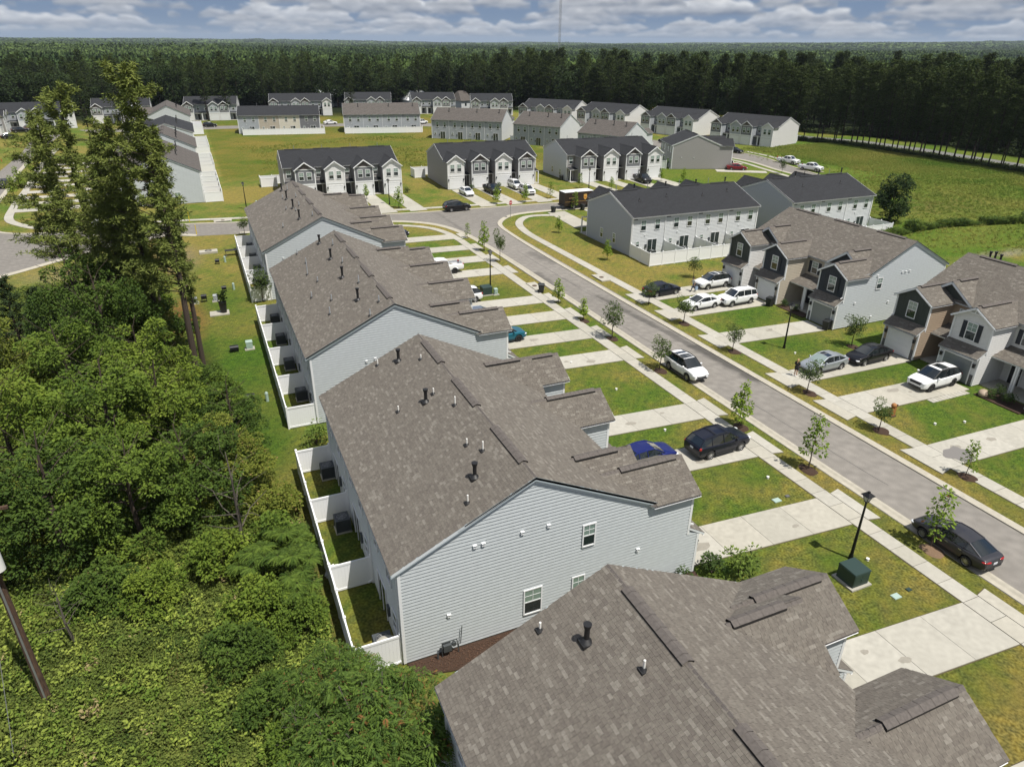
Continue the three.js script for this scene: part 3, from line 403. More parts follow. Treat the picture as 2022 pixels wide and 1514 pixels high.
/* Row of town houses. Local axes: x along the row, +z the street front, z = 0 the main front wall, z = -D the back wall.
   unit: { g: 0 | 1 garage at the low or high end, dormer, gable, side, door, shake } */
function rowHouse(o) {
  const T = thing('row_house', o.label, 'row house', o.pos, o.turn, o.group), uw = o.uw, n = o.units.length, L = uw * n, D = o.D, e = o.e, r = o.r, ov = o.over ?? 0.35, rk = 0.15;
  const m1 = (r - e) / (D / 2 + ov), P = o.P, P2 = o.P2 ?? o.P, gw = o.gw ?? 3.6, gm = o.gm ?? 0.62, goh = 0.28, eG = o.eG ?? e - 0.12, rG = eG + (gw / 2 + goh) * gm;
  const mainY = (z) => (z > -D / 2 ? e + (ov - z) * m1 : e + (D + ov + z) * m1);
  const det = o.detail ?? 0, expo = o.expo ?? (det > 1 ? 0.19 : det > 0 ? 0.2 : 0.3);
  const body = o.body, G = o.units.map((u, i) => ({ ...u, x0: i * uw, x1: (i + 1) * uw, ga: u.g ? (i + 1) * uw - gw : i * uw, gb: u.g ? (i + 1) * uw : i * uw + gw }));
  // ---- end walls
  const endRange = (gar) => (y) => { const zb = -D; let zf = 0; if (gar) { if (y < 2.9) zf = P2; else if (y < Math.min(eG + 0.02, e - 0.02)) zf = P; } const yt = mainY(-1e9); if (y <= e + ov * m1) return [zb, zf]; const q = (y - e) / m1 - ov; return q >= D / 2 ? null : [zb + q, -q]; };
  const yApex = r - 0.02;
  const F0 = (u, w, k) => [-k, w, u], FL = (u, w, k) => [L + k, w, u];
  const flip = (F, range) => [(u, w, k) => F(-u, w, k), (y) => { const q = range(y); return q && [-q[1], -q[0]]; }];
  { const R = endRange(!G[0].g), R2 = endRange(!!G[n - 1].g); // low end faces -x: its U must run so that the outside is seen counter-clockwise
    wall(T, F0, 0.12, yApex, expo, R, o.end0 ?? body, o.single0);
    const [FF, RR] = flip(FL, R2); wall(T, FF, 0.12, yApex, expo, RR, o.end1 ?? body, o.single1); }
  // foundation strip
  { const f = new MB(); f.box(0.03, -0.3, -D + 0.03, L - 0.03, 0.13, -0.03); part(T, 'foundation', f, M.coolGrey); }
  // ---- back wall
  const FB = (u, w, k) => [L - u, w, -D - k];
  wall(T, FB, 0.12, e + 0.05, expo, () => [0, L], o.back ?? body, false, null);
  // ---- front wall of the main block
  const FF = (u, w, k) => [u, w, k];
  G.forEach((u) => { const a = u.g ? u.x0 : u.gb, b = u.g ? u.ga : u.x1; wall(T, FF, 0.12, e + 0.05, expo, () => [a, b], u.side ?? body, false); });
  // ---- garages
  G.forEach((u, i) => {
    const { ga, gb } = u, c = (ga + gb) / 2, top = eG + 0.05, gable = (y) => { if (y <= eG + goh * gm) return [ga, gb]; const q = (y - eG) / gm - goh; return q > gw / 2 ? null : [ga + q, gb - q]; };
    const Fg = (a, w, k) => [a, w, P + k], Fl = (a, w, k) => [a, w, P2 + k];
    // lower front: piers beside the door and lintel
    const low = o.skirt ? 2.95 : 2.75; const dw = Math.min(2.6, gw - 0.8), dh = o.skirt ? 2.2 : 2.15;
    wall(T, Fl, 0.1, low, expo, (y) => [ga, gb], o.skirt ? u.side ?? body : u.lower ?? M.whiteSiding, false);
    if (o.skirt && det > 0) { for (const [a, b] of [[ga + 0.11, c - dw / 2 - 0.14], [c + dw / 2 + 0.14, gb - 0.11]]) { const st = new MB(); for (let k = 0; k < 5; k++) st.box(a, 0.08 + k * 0.2, P2 + 0.02, b, 0.265 + k * 0.2, P2 + 0.07 + 0.012 * ((k * 7 + i) % 3)); part(T, 'stone_veneer', st, M.stone); } }
    addGarageDoor(T, Fl, c, dw, dh, u.door ?? M.garageWhite);
    if (det > 0) for (const s of [-1, 1]) wallLamp(T, Fl, c + s * (dw / 2 + 0.28), 1.75);
    // upper front
    const yu = o.skirt ? 2.9 : low;
    if (u.batten) { const mb = new MB(), ys = [yu, eG + goh * gm, rG - 0.05]; let pa = gable(ys[0]); for (let k = 1; k < 3; k++) { const pb = gable(ys[k] - 1e-3) ?? [c, c]; mb.quad(Fg(pa[0], ys[k - 1], 0), Fg(pa[1], ys[k - 1], 0), Fg(pb[1], ys[k], 0), Fg(pb[0], ys[k], 0)); pa = pb; } for (let a = ga + 0.15; a < gb; a += 0.3) { const yt = Math.min(rG - 0.1, eG + (Math.min(a - ga, gb - a) + goh) * gm); mb.box(a - 0.025, yu, P, a + 0.025, yt, P + 0.022); } part(T, 'gable_front', mb, u.gable); }
    else {
      const ySplit = u.shake ? eG + 0.12 : rG - 0.02; wall(T, Fg, yu, ySplit, expo, (y) => gable(y), u.gable, false);
      if (u.shake) { const w = wall(T, (a, q, k) => Fg(a, q, k + 0.004), ySplit, rG - 0.03, 0.16, (y) => gable(y), M.brownShake, false); w.name = 'gable_shake'; const b = new MB(); b.box(ga + 0.02, ySplit - 0.09, P, gb - 0.02, ySplit + 0.03, P + 0.05); part(T, 'band_board', b, M.white); }
      else { const b = new MB(); b.bar([c - 0.75, rG - 0.62, P + 0.2], [c + 0.75, rG - 0.62, P + 0.2], 0.05).bar([c, rG - 0.1, P + 0.2], [c, rG - 0.62, P + 0.2], 0.05); part(T, 'gable_bracket', b, M.white); }
    }
    if (!o.skirt) { const b = new MB(); b.box(ga - 0.02, 2.66, P2, gb + 0.02, 2.86, P2 + 0.06); part(T, 'band_board', b, M.white); }
    const wy = o.skirt ? 3.75 : 3.55;
    if (o.skirt) addWindow(T, Fg, c, wy, 0.85, 1.5, { grid: 1, shutters: u.shutters }); else for (const s of [-1, 1]) addWindow(T, Fg, c + s * 0.72, wy, 0.82, 1.35, { grid: det ? 1 : 0 });
    // side walls of the projection
    for (const [x, s] of [[ga, -1], [gb, 1]]) {
      if ((i === 0 && s < 0 && !u.g) || (i === n - 1 && s > 0 && u.g)) continue;
      const base = s < 0 ? F0 : FL, Fs = (a, w, k) => [x + s * k, w, s < 0 ? a : -a], rg = (y) => { const z = y < 2.9 && o.skirt ? P2 : P; return s < 0 ? [0, z] : [-z, 0]; };
      wall(T, Fs, 0.1, top, expo, rg, u.side ?? body, false);
    }
    // corner boards
    for (const x of [ga, gb]) { const s = x === ga ? -1 : 1, x0 = x - (s < 0 ? 0.04 : 0.1), x1 = x + (s < 0 ? 0.1 : 0.04), c1 = new MB(); if (o.skirt) { c1.box(x0, yu, P - 0.1, x1, eG, P + 0.045); part(T, 'corner_board', c1, M.white); } const c2 = new MB(); c2.box(x0, 0.08, P2 - 0.1, x1, o.skirt ? 2.75 : eG, P2 + 0.045); part(T, 'corner_board', c2, M.white); }
    // garage gable roof
    const zb = Math.max(-D / 2, ov - (rG - e) / m1) - 0.25, zf = P + 0.3; u.rf = { zb, zf, c, ga, gb };
  });
  // ---- roofs
  const roofMat = o.roof, thick = 0.12, fields = [];
  const roof = new MB(), soffit = new MB(), fascia = new MB(), gut = new MB();
  const slope = (O, U, S, Lu, Ls, clip, noShingle, c0 = 0, c1 = 0) => { // planar slab; c0, c1 shorten its eave
    const Nn = V(...U).cross(V(...S)).normalize().toArray(), F = frame(O, U, S, Nn); const a0 = c0, b0 = Lu - c1; roof.quad(F(a0, 0, 0), F(b0, 0, 0), F(Lu, Ls, 0), F(0, Ls, 0), [[a0, 0], [b0, 0], [Lu, Ls], [0, Ls]]); soffit.quad(F(0, Ls, -thick), F(Lu, Ls, -thick), F(b0, 0, -thick), F(a0, 0, -thick)); fascia.quad(F(a0, 0, -thick), F(b0, 0, -thick), F(b0, 0, 0), F(a0, 0, 0)); fascia.quad(F(0, Ls, -thick), F(a0, 0, -thick), F(a0, 0, 0), F(0, Ls, 0)).quad(F(b0, 0, -thick), F(Lu, Ls, -thick), F(Lu, Ls, 0), F(b0, 0, 0)); if (!noShingle) fields.push({ F, Lu, Ls, clip: c0 || c1 ? (u, q) => u > c0 * (1 - q / Ls) && u < Lu - c1 * (1 - q / Ls) && (!clip || clip(u, q)) : clip }); return F;
  };
  const run = D / 2 + ov, rise = r - e, sl = Math.hypot(run, rise), Sf = [0, rise / sl, -run / sl], Sb = [0, rise / sl, run / sl];
  slope([-rk, e, ov], [1, 0, 0], Sf, L + 2 * rk, sl, (u, s) => { const x = u - rk, z = ov - s * run / sl; for (const q of G) { const f = q.rf; if (z < f.zb + 0.3) continue; const h = rG - Math.abs(x - f.c) * gm; if (h > mainY(z) + 0.1) return false; } return true; });
  slope([L + rk, e, -D - ov], [-1, 0, 0], Sb, L + 2 * rk, sl);
  for (const u of G) {
    const { zb, zf, c } = u.rf, hw = gw / 2 + goh, s2 = Math.hypot(hw, hw * gm), len = zf - zb;
    const cl = (u0, s) => { const z = zf - u0, y = eG + s / s2 * hw * gm; return !(z < ov && mainY(z) > y + 0.05); };
    slope([c - hw, eG, zb], [0, 0, 1], [hw / s2, hw * gm / s2, 0], len, s2, (a, s) => cl(len - a, s), false, Math.max(0, ov - 0.3 - zb), 0);
    slope([c + hw, eG, zf], [0, 0, -1], [-hw / s2, hw * gm / s2, 0], len, s2, (a, s) => cl(a, s), false, 0, Math.max(0, ov - 0.3 - zb));
    if (u.dormer) { const dw = 2.45, dc = c + (u.g ? -1 : 1) * (o.dShift ?? 1.1), dm = 0.7, eD = o.eD ?? e + 0.05, rD = eD + dw * dm, zz = 0.06, zt = ov - (rD - e) / m1 - 0.25, ln = zz + 0.35 - zt, s3 = Math.hypot(dw, dw * dm), zF = zz + 0.35;
      const cd = (z, y) => !(mainY(Math.min(z, ov)) > y + 0.05 && z < ov) && !(Math.abs(0) > 1);
      slope([dc - dw, eD, zt], [0, 0, 1], [dw / s3, dw * dm / s3, 0], ln, s3, (a, s) => cd(zt + a, eD + s / s3 * dw * dm), false, Math.max(0, ov - 0.35 - zt), 0); slope([dc + dw, eD, zF], [0, 0, -1], [-dw / s3, dw * dm / s3, 0], ln, s3, (a, s) => cd(zF - a, eD + s / s3 * dw * dm), false, 0, Math.max(0, ov - 0.35 - zt));
      const mb = new MB(); mb.tri([dc - dw + 0.3, eD + 0.05, zz], [dc + dw - 0.3, eD + 0.05, zz], [dc, rD - 0.15, zz]); for (let a = -1.8; a < 1.9; a += 0.3) mb.box(dc + a - 0.02, eD + 0.1, zz, dc + a + 0.02, rD - 0.22 - Math.abs(a) * dm, zz + 0.02); part(T, 'dormer_front', mb, u.gable); u.dr = { dc, rD, zt, zF };
      const tr = new MB(); for (const s of [-1, 1]) tr.bar([dc + s * (dw - 0.12), eD - 0.11, zF - 0.05], [dc, rD - 0.2, zF - 0.05], 0.08); part(T, 'dormer_trim', tr, M.trim); }
    if (o.skirt) { const yl = 2.68, yh = 3.36, zl = P2 + 0.42, a = u.ga - 0.05, b = u.gb + 0.05, k = Math.hypot(zl - P, yh - yl); slope([a, yl, zl], [1, 0, 0], [0, (yh - yl) / k, (P - zl) / k], b - a, k); for (const x of [u.ga + 0.01, u.gb - 0.01]) { const sd = new MB(); sd.tri([x, yl, P], [x, yl, zl - 0.08], [x, yh - 0.06, P]); sd.tri([x, yl, P], [x, yh - 0.06, P], [x, yl, zl - 0.08]); part(T, 'skirt_end', sd, u.side ?? body); } }
    // porch between garage and the next wall
    const pa = u.g ? u.x0 : u.gb, pb = u.g ? u.ga : u.x1, py = o.skirt ? 3.4 : 2.95, pl = o.skirt ? 2.72 : 2.62, pz = o.skirt ? P * 0.72 : P * 0.62, k = Math.hypot(pz, py - pl);
    slope([pa, pl, pz], [1, 0, 0], [0, (py - pl) / k, -pz / k], pb - pa, k, null, !o.skirt);
    const mid = (pa + pb) / 2, st = new MB(); st.box(pa + 0.02, -0.1, 0.02, pb - 0.02, 0.1, pz + 0.4); part(T, 'stoop', st, M.concrete[1]);
    addDoor(T, FF, mid, 0.95, 2.05, M.door); if (!(o.skirt && det === 0)) addWindow(T, FF, mid, o.skirt ? 3.75 : 3.6, 0.8, 1.25, { grid: det ? 1 : 0, shutters: u.shutters && o.skirt });
    const ps = new MB(), px = u.g ? pa + 0.1 : pb - 0.1; ps.box(px - 0.08, 0.1, pz - 0.18, px + 0.08, pl - 0.02, pz - 0.02); if (!(u.noPost)) part(T, 'porch_post', ps, M.white);
  }
  const roofPart = part(T, 'roof', roof, roofMat); part(T, 'soffit', soffit, M.trim); part(T, 'fascia', fascia, o.fascia ?? M.trim);
  if (o.shingle) layShingles(roofPart, fields, o.shingle, o.seed ?? 5, o.singleShingles);
  // ridge caps, ridge vents
  const cap = (a, b, w = 0.16) => { const caps = new MB(); const A = V(...a), B = V(...b), nseg = Math.max(1, Math.round(A.distanceTo(B) / (det > 1 ? 0.28 : 1.2))); const d = B.clone().sub(A).normalize(), sd = V(0, 1, 0).cross(d).normalize(); for (let i = 0; i < nseg; i++) { const p = A.clone().lerp(B, i / nseg), q = A.clone().lerp(B, (i + 1) / nseg - 0.002), h0 = 0.035, h1 = det > 1 ? 0.05 : 0.045; const f = (c, s, y) => [c.x + sd.x * s, c.y + y, c.z + sd.z * s]; caps.quad(f(p, w, -w * 0.5), f(q, w, -w * 0.5), f(q, 0, h1), f(p, 0, h0)); caps.quad(f(p, 0, h0), f(q, 0, h1), f(q, -w, -w * 0.5), f(p, -w, -w * 0.5)); } part(T, 'ridge_cap', caps, o.ridge ?? M.ridgeCap); };
  cap([-rk, r, -D / 2], [L + rk, r, -D / 2]);
  for (const u of G) { cap([u.rf.c, rG, u.rf.zf], [u.rf.c, rG, u.rf.zb]); if (u.dr) cap([u.dr.dc, u.dr.rD, u.dr.zF], [u.dr.dc, u.dr.rD, u.dr.zt]); }
  const rv = (a, b) => { const A = V(...a), B = V(...b), d = B.clone().sub(A).normalize(), sd = V(0, 1, 0).cross(d).normalize(), mb = new MB(), w = 0.24, f = (c, s, y) => [c.x + sd.x * s, c.y + y, c.z + sd.z * s], nseg = Math.max(1, Math.round(A.distanceTo(B) / 0.3)); for (let i = 0; i < nseg; i++) { const p = A.clone().lerp(B, i / nseg), q = A.clone().lerp(B, (i + 1) / nseg - 0.003), hh = 0.115 + (i % 2) * 0.006; for (const s of [1, -1]) { const Q = [f(p, s * w, hh - 0.115), f(q, s * w, hh - 0.115), f(q, 0, hh), f(p, 0, hh)]; s > 0 ? mb.quad(...Q) : mb.quad(Q[3], Q[2], Q[1], Q[0]); } } const ridgeV = part(T, 'ridge_vent', mb, o.ridge ?? M.ridgeCap), dk = new MB(); for (const s of [1, -1]) { const Q = [f(A, s * w * 0.985, -0.15), f(B, s * w * 0.985, -0.15), f(B, s * w * 0.985, -0.004), f(A, s * w * 0.985, -0.004)]; dk.quad(...Q); } for (const c of [A, B]) dk.quad(f(c, w * 0.9, -0.12), f(c, w * 0.9, -0.05), f(c, -w * 0.9, -0.05), f(c, -w * 0.9, -0.12)); part(ridgeV, 'vent_slot', dk, M.black); };
  if (det > 0 && o.vents !== false) { for (let i = 0; i < n; i++) { const a = i * uw + uw * 0.2, b = i * uw + uw * 0.8; rv([a, r, -D / 2], [b, r, -D / 2]); } if (o.skirt) for (const u of G) { rv([u.rf.c, rG, u.rf.zf - 0.5], [u.rf.c, rG, Math.max(u.rf.zb + 1.2, -0.9)]); if (u.dr) { const a = u.dr.zF - 0.9; rv([u.dr.dc, u.dr.rD, a - 0.0], [u.dr.dc, u.dr.rD, u.dr.zt + 0.5]); } } }
  // rake boards, corner boards, gutters
  for (const x of [-rk, L + rk - 0.03]) for (const s of [-1, 1]) { const tr = new MB(), A = [x, e - 0.2, s > 0 ? ov : -D - ov], B = [x, r - 0.2, -D / 2]; tr.hex([[x, A[1], A[2]], [x + 0.03, A[1], A[2]], [x + 0.03, B[1], B[2]], [x, B[1], B[2]]].map((p) => p), [[x, A[1] + 0.2 + 0.012, A[2]], [x + 0.03, A[1] + 0.212, A[2]], [x + 0.03, B[1] + 0.212, B[2]], [x, B[1] + 0.212, B[2]]]); part(T, 'rake_board', tr, o.rake ?? M.fascia); }
  for (const [x, s0] of [[-0.055, -1], [L + 0.025, 1]]) for (const s of [-1, 1]) { const rk2 = new MB(), z0 = s > 0 ? 0.02 : -D - 0.02; const y0 = e + ov * m1 - 0.36, y1 = r - 0.36; rk2.hex([[x, y0, z0], [x + 0.03, y0, z0], [x + 0.03, y1, -D / 2], [x, y1, -D / 2]], [[x, y0 + 0.15, z0], [x + 0.03, y0 + 0.15, z0], [x + 0.03, y1 + 0.15, -D / 2], [x, y1 + 0.15, -D / 2]]); part(T, 'frieze_board', rk2, M.trim); }
  for (const x of [-0.05, L - 0.07]) { const cb = new MB(); cb.box(x, 0.1, -D - 0.05, x + 0.12, e - 0.05, -D + 0.09); part(T, 'corner_board', cb, M.white); const gar = x < 0 ? !G[0].g : G[n - 1].g; if (!gar) { const c2 = new MB(); c2.box(x, 0.1, -0.09, x + 0.12, e - 0.05, 0.05); part(T, 'corner_board', c2, M.white); } }
  const gutter = (a, b, dark) => { const A = V(...a), B = V(...b), d = B.clone().sub(A).normalize(), sd = V(0, 1, 0).cross(d).normalize(), f = (c, s, y) => [c.x + sd.x * s, c.y + y, c.z + sd.z * s], mb = new MB(); mb.quad(f(A, 0.13, 0), f(B, 0.13, 0), f(B, 0.11, -0.13), f(A, 0.11, -0.13)); mb.quad(f(A, 0.11, -0.13), f(B, 0.11, -0.13), f(B, 0, -0.13), f(A, 0, -0.13)); mb.quad(f(A, 0.13, 0), f(A, 0.105, 0), f(B, 0.105, 0), f(B, 0.13, 0)); mb.quad(f(A, 0.105, 0), f(A, 0.1, -0.06), f(B, 0.1, -0.06), f(B, 0.105, 0)); const g = part(T, 'gutter', mb, M.white), dk = new MB(); dk.quad(f(A, 0.1, -0.05), f(B, 0.1, -0.05), f(B, 0, -0.05), f(A, 0, -0.05)); part(g, 'debris', dk, M.gutterDark); if (det > 1) { const tk = new MB(), len = A.distanceTo(B); for (let s = 0.4; s < len; s += 0.75) { const c = A.clone().addScaledVector(d, s), c2 = A.clone().addScaledVector(d, s + 0.04); tk.quad(f(c, 0.125, 0.006), f(c2, 0.125, 0.006), f(c2, 0, 0.006), f(c, 0, 0.006)); } part(g, 'gutter_strap', tk, M.white); } };
  gutter([L + rk, e - 0.005, -D - ov - 0.005], [-rk, e - 0.005, -D - ov - 0.005]);
  G.forEach((u, i) => { const a = u.g ? u.x0 : u.gb, b = u.g ? u.ga : u.x1; gutter([a, e - 0.005, ov + 0.005], [b, e - 0.005, ov + 0.005]); const hw = gw / 2 + goh; gutter([u.rf.c - hw - 0.003, eG, 0.1], [u.rf.c - hw - 0.003, eG, u.rf.zf]); gutter([u.rf.c + hw + 0.003, eG, u.rf.zf], [u.rf.c + hw + 0.003, eG, 0.1]); if (o.skirt) gutter([u.ga - 0.05, 2.675, P2 + 0.425], [u.gb + 0.05, 2.675, P2 + 0.425]);
    for (const s of [-1, 1]) { const gt = new MB(); gt.bar([u.rf.c + s * (hw - 0.06), eG - 0.07, u.rf.zf - 0.02], [u.rf.c, rG - 0.17, u.rf.zf - 0.02], 0.08); part(T, 'gable_trim', gt, M.white); } });
  // downspouts at the back and at the garage corners
  const ds = (x, z, y0, y1) => { const mb = new MB(); mb.box(x - 0.045, y0, z - 0.04, x + 0.045, y1, z + 0.04); mb.bar([x, y0 + 0.02, z], [x, y0 - 0.1, z + (z < -D / 2 ? -0.3 : 0.3)], 0.05); part(T, 'downspout', mb, M.white); };
  for (let i = 0; i <= n; i++) ds(clamp(i * uw, 0.12, L - 0.12), -D - 0.06, 0.2, e - 0.14);
  if (det > 0) for (const u of G) ds(u.g ? u.gb - 0.1 : u.ga + 0.1, P + 0.06, o.skirt ? 3.5 : 0.25, eG - 0.1);
  // ---- back openings
  for (let i = 0; i < n; i++) {
    const b = (q) => L - (i * uw + q);
    if (o.backStyle === 'slider') { for (const q of [0.24, 0.66]) addWindow(T, FB, b(uw * q), 3.55, 0.78, 1.35, { grid: det ? 1 : 0 }); const k = o.units[i].g ? 1 : 1; addWindow(T, FB, b(uw * 0.8), 1.3, 0.5, 0.7, {}); addSlider(T, FB, b(uw * 0.36), 1.5, 2.05); const mb = new MB(); mb.fbox(FB, b(uw * 0.55) - 0.14, 1.0, 0.02, b(uw * 0.55) + 0.14, 1.5, 0.13); part(T, 'meter_box', mb, M.ac); wallVent(T, FB, b(uw * 0.6), 2.75, 0.14); const v = new MB(); v.fbox(FB, b(uw * 0.9) - 0.45, e - 0.42, 0.01, b(uw * 0.9) + 0.3, e - 0.3, 0.05); part(T, 'eave_vent', v, M.black); }
    else { addWindow(T, FB, b(uw * 0.3), 3.7, 0.8, 1.25, { grid: det ? 1 : 0 }); addWindow(T, FB, b(uw * 0.72), 3.8, 0.6, 0.9, {}); addSlider(T, FB, b(uw * 0.62), 1.6, 2.05); addWindow(T, FB, b(uw * 0.2), 1.1, 0.7, 1.1, {}); const mb = new MB(); mb.fbox(FB, b(uw * 0.4) - 0.15, 1.0, 0.02, b(uw * 0.4) + 0.15, 1.6, 0.15); part(T, 'meter_box', mb, M.ac); }
  }
  // ---- end openings given in (z, y)
  for (const [side, z, y, w, h, grid] of o.windows ?? []) addWindow(T, side ? (u, q, k) => [L + k, q, -u] : F0, side ? -z : z, y, w, h, { grid: grid ?? 1 });
  for (const [side, z, y] of o.wallVents ?? []) wallVent(T, side ? (u, q, k) => [L + k, q, -u] : F0, side ? -z : z, y);
  for (const [x, z, h] of o.flues ?? []) flue(T, [x, mainY(z) + 0.04, z], h ?? 0.72);
  for (const [x, z, h, m] of o.stacks ?? []) stack(T, [x, mainY(z) + 0.03, z], h ?? 0.4, m ?? M.pvc);
  return { T, L, mainY, roofPart };
}
// ---------------------------------------------------------------- the row houses
const brownUnit = (g, x = {}) => ({ g, batten: true, gable: M.greenGable, side: M.blueSiding, door: M.garageGrey, ...x });
const HT = Math.PI / 2;
const A = { D: 13.4, e: 5.75, r: 9.15, P: 2.75, P2: 3.45, skirt: true, roof: M.roofBrown, body: M.blueSiding, uw: 6.2 };
rowHouse({ ...A, label: 'closest brown shingled row house filling the lower right corner', pos: [18.45, 0, 1.2], turn: HT, units: [brownUnit(1), brownUnit(1, { dormer: false }), brownUnit(1, { dormer: true })], detail: 2, shingle: 0.145, seed: 11, singleShingles: true, flues: [[16.5, -8.8]], stacks: [[18.07, -9.84, 0.36], [14.36, -7.87, 0.42]] });
rowHouse({ ...A, label: 'brown shingled row house in the centre with the long blue gable wall', pos: [18.45, 0, -24.1], turn: HT, units: [brownUnit(0, { dormer: true }), brownUnit(1), brownUnit(1, { dormer: true })], detail: 2, shingle: 0.145, seed: 12, singleShingles: true, single0: true,
  windows: [[0, -3.6, 4.22, 0.62, 1.25], [0, -6.65, 0.88, 0.9, 1.5], [0, -4.05, 0.85, 0.62, 1.45]], wallVents: [[0, -9.72, 5.95], [0, -9.29, 5.95], [0, -7.3, 6.0], [0, -5.9, 6.0], [0, -0.52, 2.8], [0, -11.1, 2.22]],
  flues: [[2.33, -8.78], [10.66, -8.67], [16.86, -8.63]], stacks: [[17.96, -9.79, 0.36], [15.44, -7.51, 0.3], [10.97, -8.1, 0.36], [8.69, -7.55, 0.52], [11.43, -10.15, 0.36], [4.9, -8.24, 0.36], [3.75, -7.8, 0.52], [1.05, -9.62, 0.42]] });
rowHouse({ ...A, uw: 6.1, label: 'brown shingled row house second behind the closest, with four flues', pos: [18.55, 0, -49.6], turn: HT, units: [brownUnit(0, { dormer: true }), brownUnit(1), brownUnit(1), brownUnit(1, { dormer: true })], detail: 2, shingle: 0.16, seed: 13, single0: true,
  windows: [[0, -6.4, 3.9, 0.8, 1.35]], wallVents: [[0, -9.2, 4.6], [0, -8.5, 4.7]],
  flues: [[4.25, -8.61, 0.9], [10.69, -8.6, 0.9], [16.83, -8.5, 0.9], [23.08, -8.53, 0.8]], stacks: [[20.3, -7.63, 0.6], [14.18, -7.88, 0.5], [7.55, -7.8, 0.65], [1.7, -7.47, 0.5], [0.3, -8.53, 0.5], [23.9, -10.8, 0.5], [19.78, -10.5, 0.5], [13.23, -10.44, 0.45], [10.41, -11.47, 0.5], [7.34, -10.25, 0.5], [4.83, -10.86, 0.6], [16.43, -10.88, 1.2, M.black]].map((q) => [q[0], q[1], q[2], M.coolGrey]) });
rowHouse({ ...A, uw: 6.1, label: 'brown shingled row house farthest of the left row, nearest the cross street', pos: [18.5, 0, -81.2], turn: HT, units: [brownUnit(0, { dormer: true }), brownUnit(0), brownUnit(0), brownUnit(1, { dormer: true })], detail: 1, shingle: 0.2, seed: 14, single0: true,
  wallVents: [[0, -11.5, 4.7], [0, -8.3, 5.3]], flues: [[3.97, -8.73, 1], [10.12, -8.63, 1], [16.11, -8.66, 1], [22.14, -8.57, 0.9]], stacks: [[20.74, -7.93, 0.6], [14.59, -7.61, 0.5], [17.65, -8.99, 0.5], [9.77, -7.92, 0.5], [2.32, -7.41, 0.5], [4.5, -10.65, 0.5], [11.4, -9.36, 0.4], [8.18, -8.55, 0.4]].map((q) => [q[0], q[1], q[2], M.coolGrey]) });
const Rr = { D: 11.4, e: 5.6, r: 8.65, P: 3.1, P2: 3.75, gw: 3.65, skirt: true, roof: M.roofBrown, body: M.paleSiding, uw: 6.07, dShift: 1.3 };
rowHouse({ ...Rr, label: 'brown roofed row house across the street with three dark gables', pos: [62.3, 0, -67.4], turn: -HT, units: [brownUnit(0, { dormer: true, side: M.whiteSiding, door: M.garageWhite }), brownUnit(0, { gable: M.navyGable, side: M.beige, door: M.garageWhite, shutters: true }), brownUnit(1, { dormer: true, gable: M.navyGable, side: M.paleSiding, shutters: true })], end1: M.blueSiding, detail: 2, shingle: 0.17, seed: 15, single1: true, windows: [[1, -1.6, 3.95, 0.65, 1.15]], wallVents: [[1, -1.1, 5.3], [1, -4.7, 5.3], [1, -5.2, 5.3], [1, -5.8, 5.3], [1, 1.4, 2.6], [1, -3.6, 2.1], [1, -1.5, 0.7]] });
rowHouse({ ...Rr, uw: 6, label: 'brown roofed row house cut off by the right edge, one gable white', pos: [63.2, 0, -43.9], turn: -HT, units: [brownUnit(0, { dormer: true, side: M.tan, door: M.garageWhite }), { g: 0, gable: M.whiteSiding, side: M.whiteSiding, door: M.garageGrey, shutters: true }, brownUnit(1, { side: M.paleSiding })], detail: 2, shingle: 0.17, seed: 16, flues: [[1.6, -6.4, 0.7], [2.1, -6.4, 0.8], [2.6, -6.5, 0.7]], stacks: [[5, -6.8, 0.5, M.black], [6.2, -6.9, 0.5, M.black]] });

const C = { D: 12.6, e: 5.5, r: 7.95, P: 3.1, over: 0.4, roof: M.roofBlack, ridge: M.roofBlack, uw: 5.5, gw: 3.6, gm: 0.72, body: M.midGrey, fascia: M.white, rake: M.white };
const cU = (g, dark, x = {}) => ({ g, gable: dark ? M.grey : M.whiteSiding, shake: dark, side: M.midGrey, lower: M.whiteSiding, door: M.garageWhite, ...x });
const alt = (g, s) => [0, 1, 2, 3].map((i) => cU(g, (i + s) % 2 === 0));
const st4 = (z, h = 0.8) => [3, 8.4, 14, 19.5].map((x) => [x, z, h, M.steel]);
rowHouse({ ...C, label: 'dark roofed row house at left middle with grey and white gables', pos: [14.3, 0, -141.6], turn: -0.04, units: alt(1, 0), end0: M.midGrey, detail: 1, stacks: st4(-6.6) });
rowHouse({ ...C, uw: 5.15, gw: 3.5, label: 'dark roofed row house in the middle, behind the white sedan and vans', pos: [45.9, 0, -140.9], turn: -0.04, units: alt(0, 1), end0: M.midGrey, detail: 1, stacks: st4(-6.6) });
rowHouse({ ...C, label: 'dark roofed row house at right middle with a pale end wall and black pickup', pos: [73.2, 0, -138.4], turn: -0.04, units: alt(1, 0), end0: M.paleSiding, body: M.paleSiding, detail: 1, stacks: st4(-6.6), windows: [[0, -3.2, 0.9, 0.7, 1.2], [0, -7.4, 0.9, 0.7, 1.2]] });
rowHouse({ ...C, D: 11.5, uw: 5.6, label: 'dark roofed grey sided house standing end on by the red sedan', pos: [115.2, 0, -139.6], turn: HT - 0.36, units: [cU(0, true), cU(0, false)], body: M.midGrey, detail: 1, wallVents: [[0, -9.2, 2.6], [0, -6.2, 2.6]] });
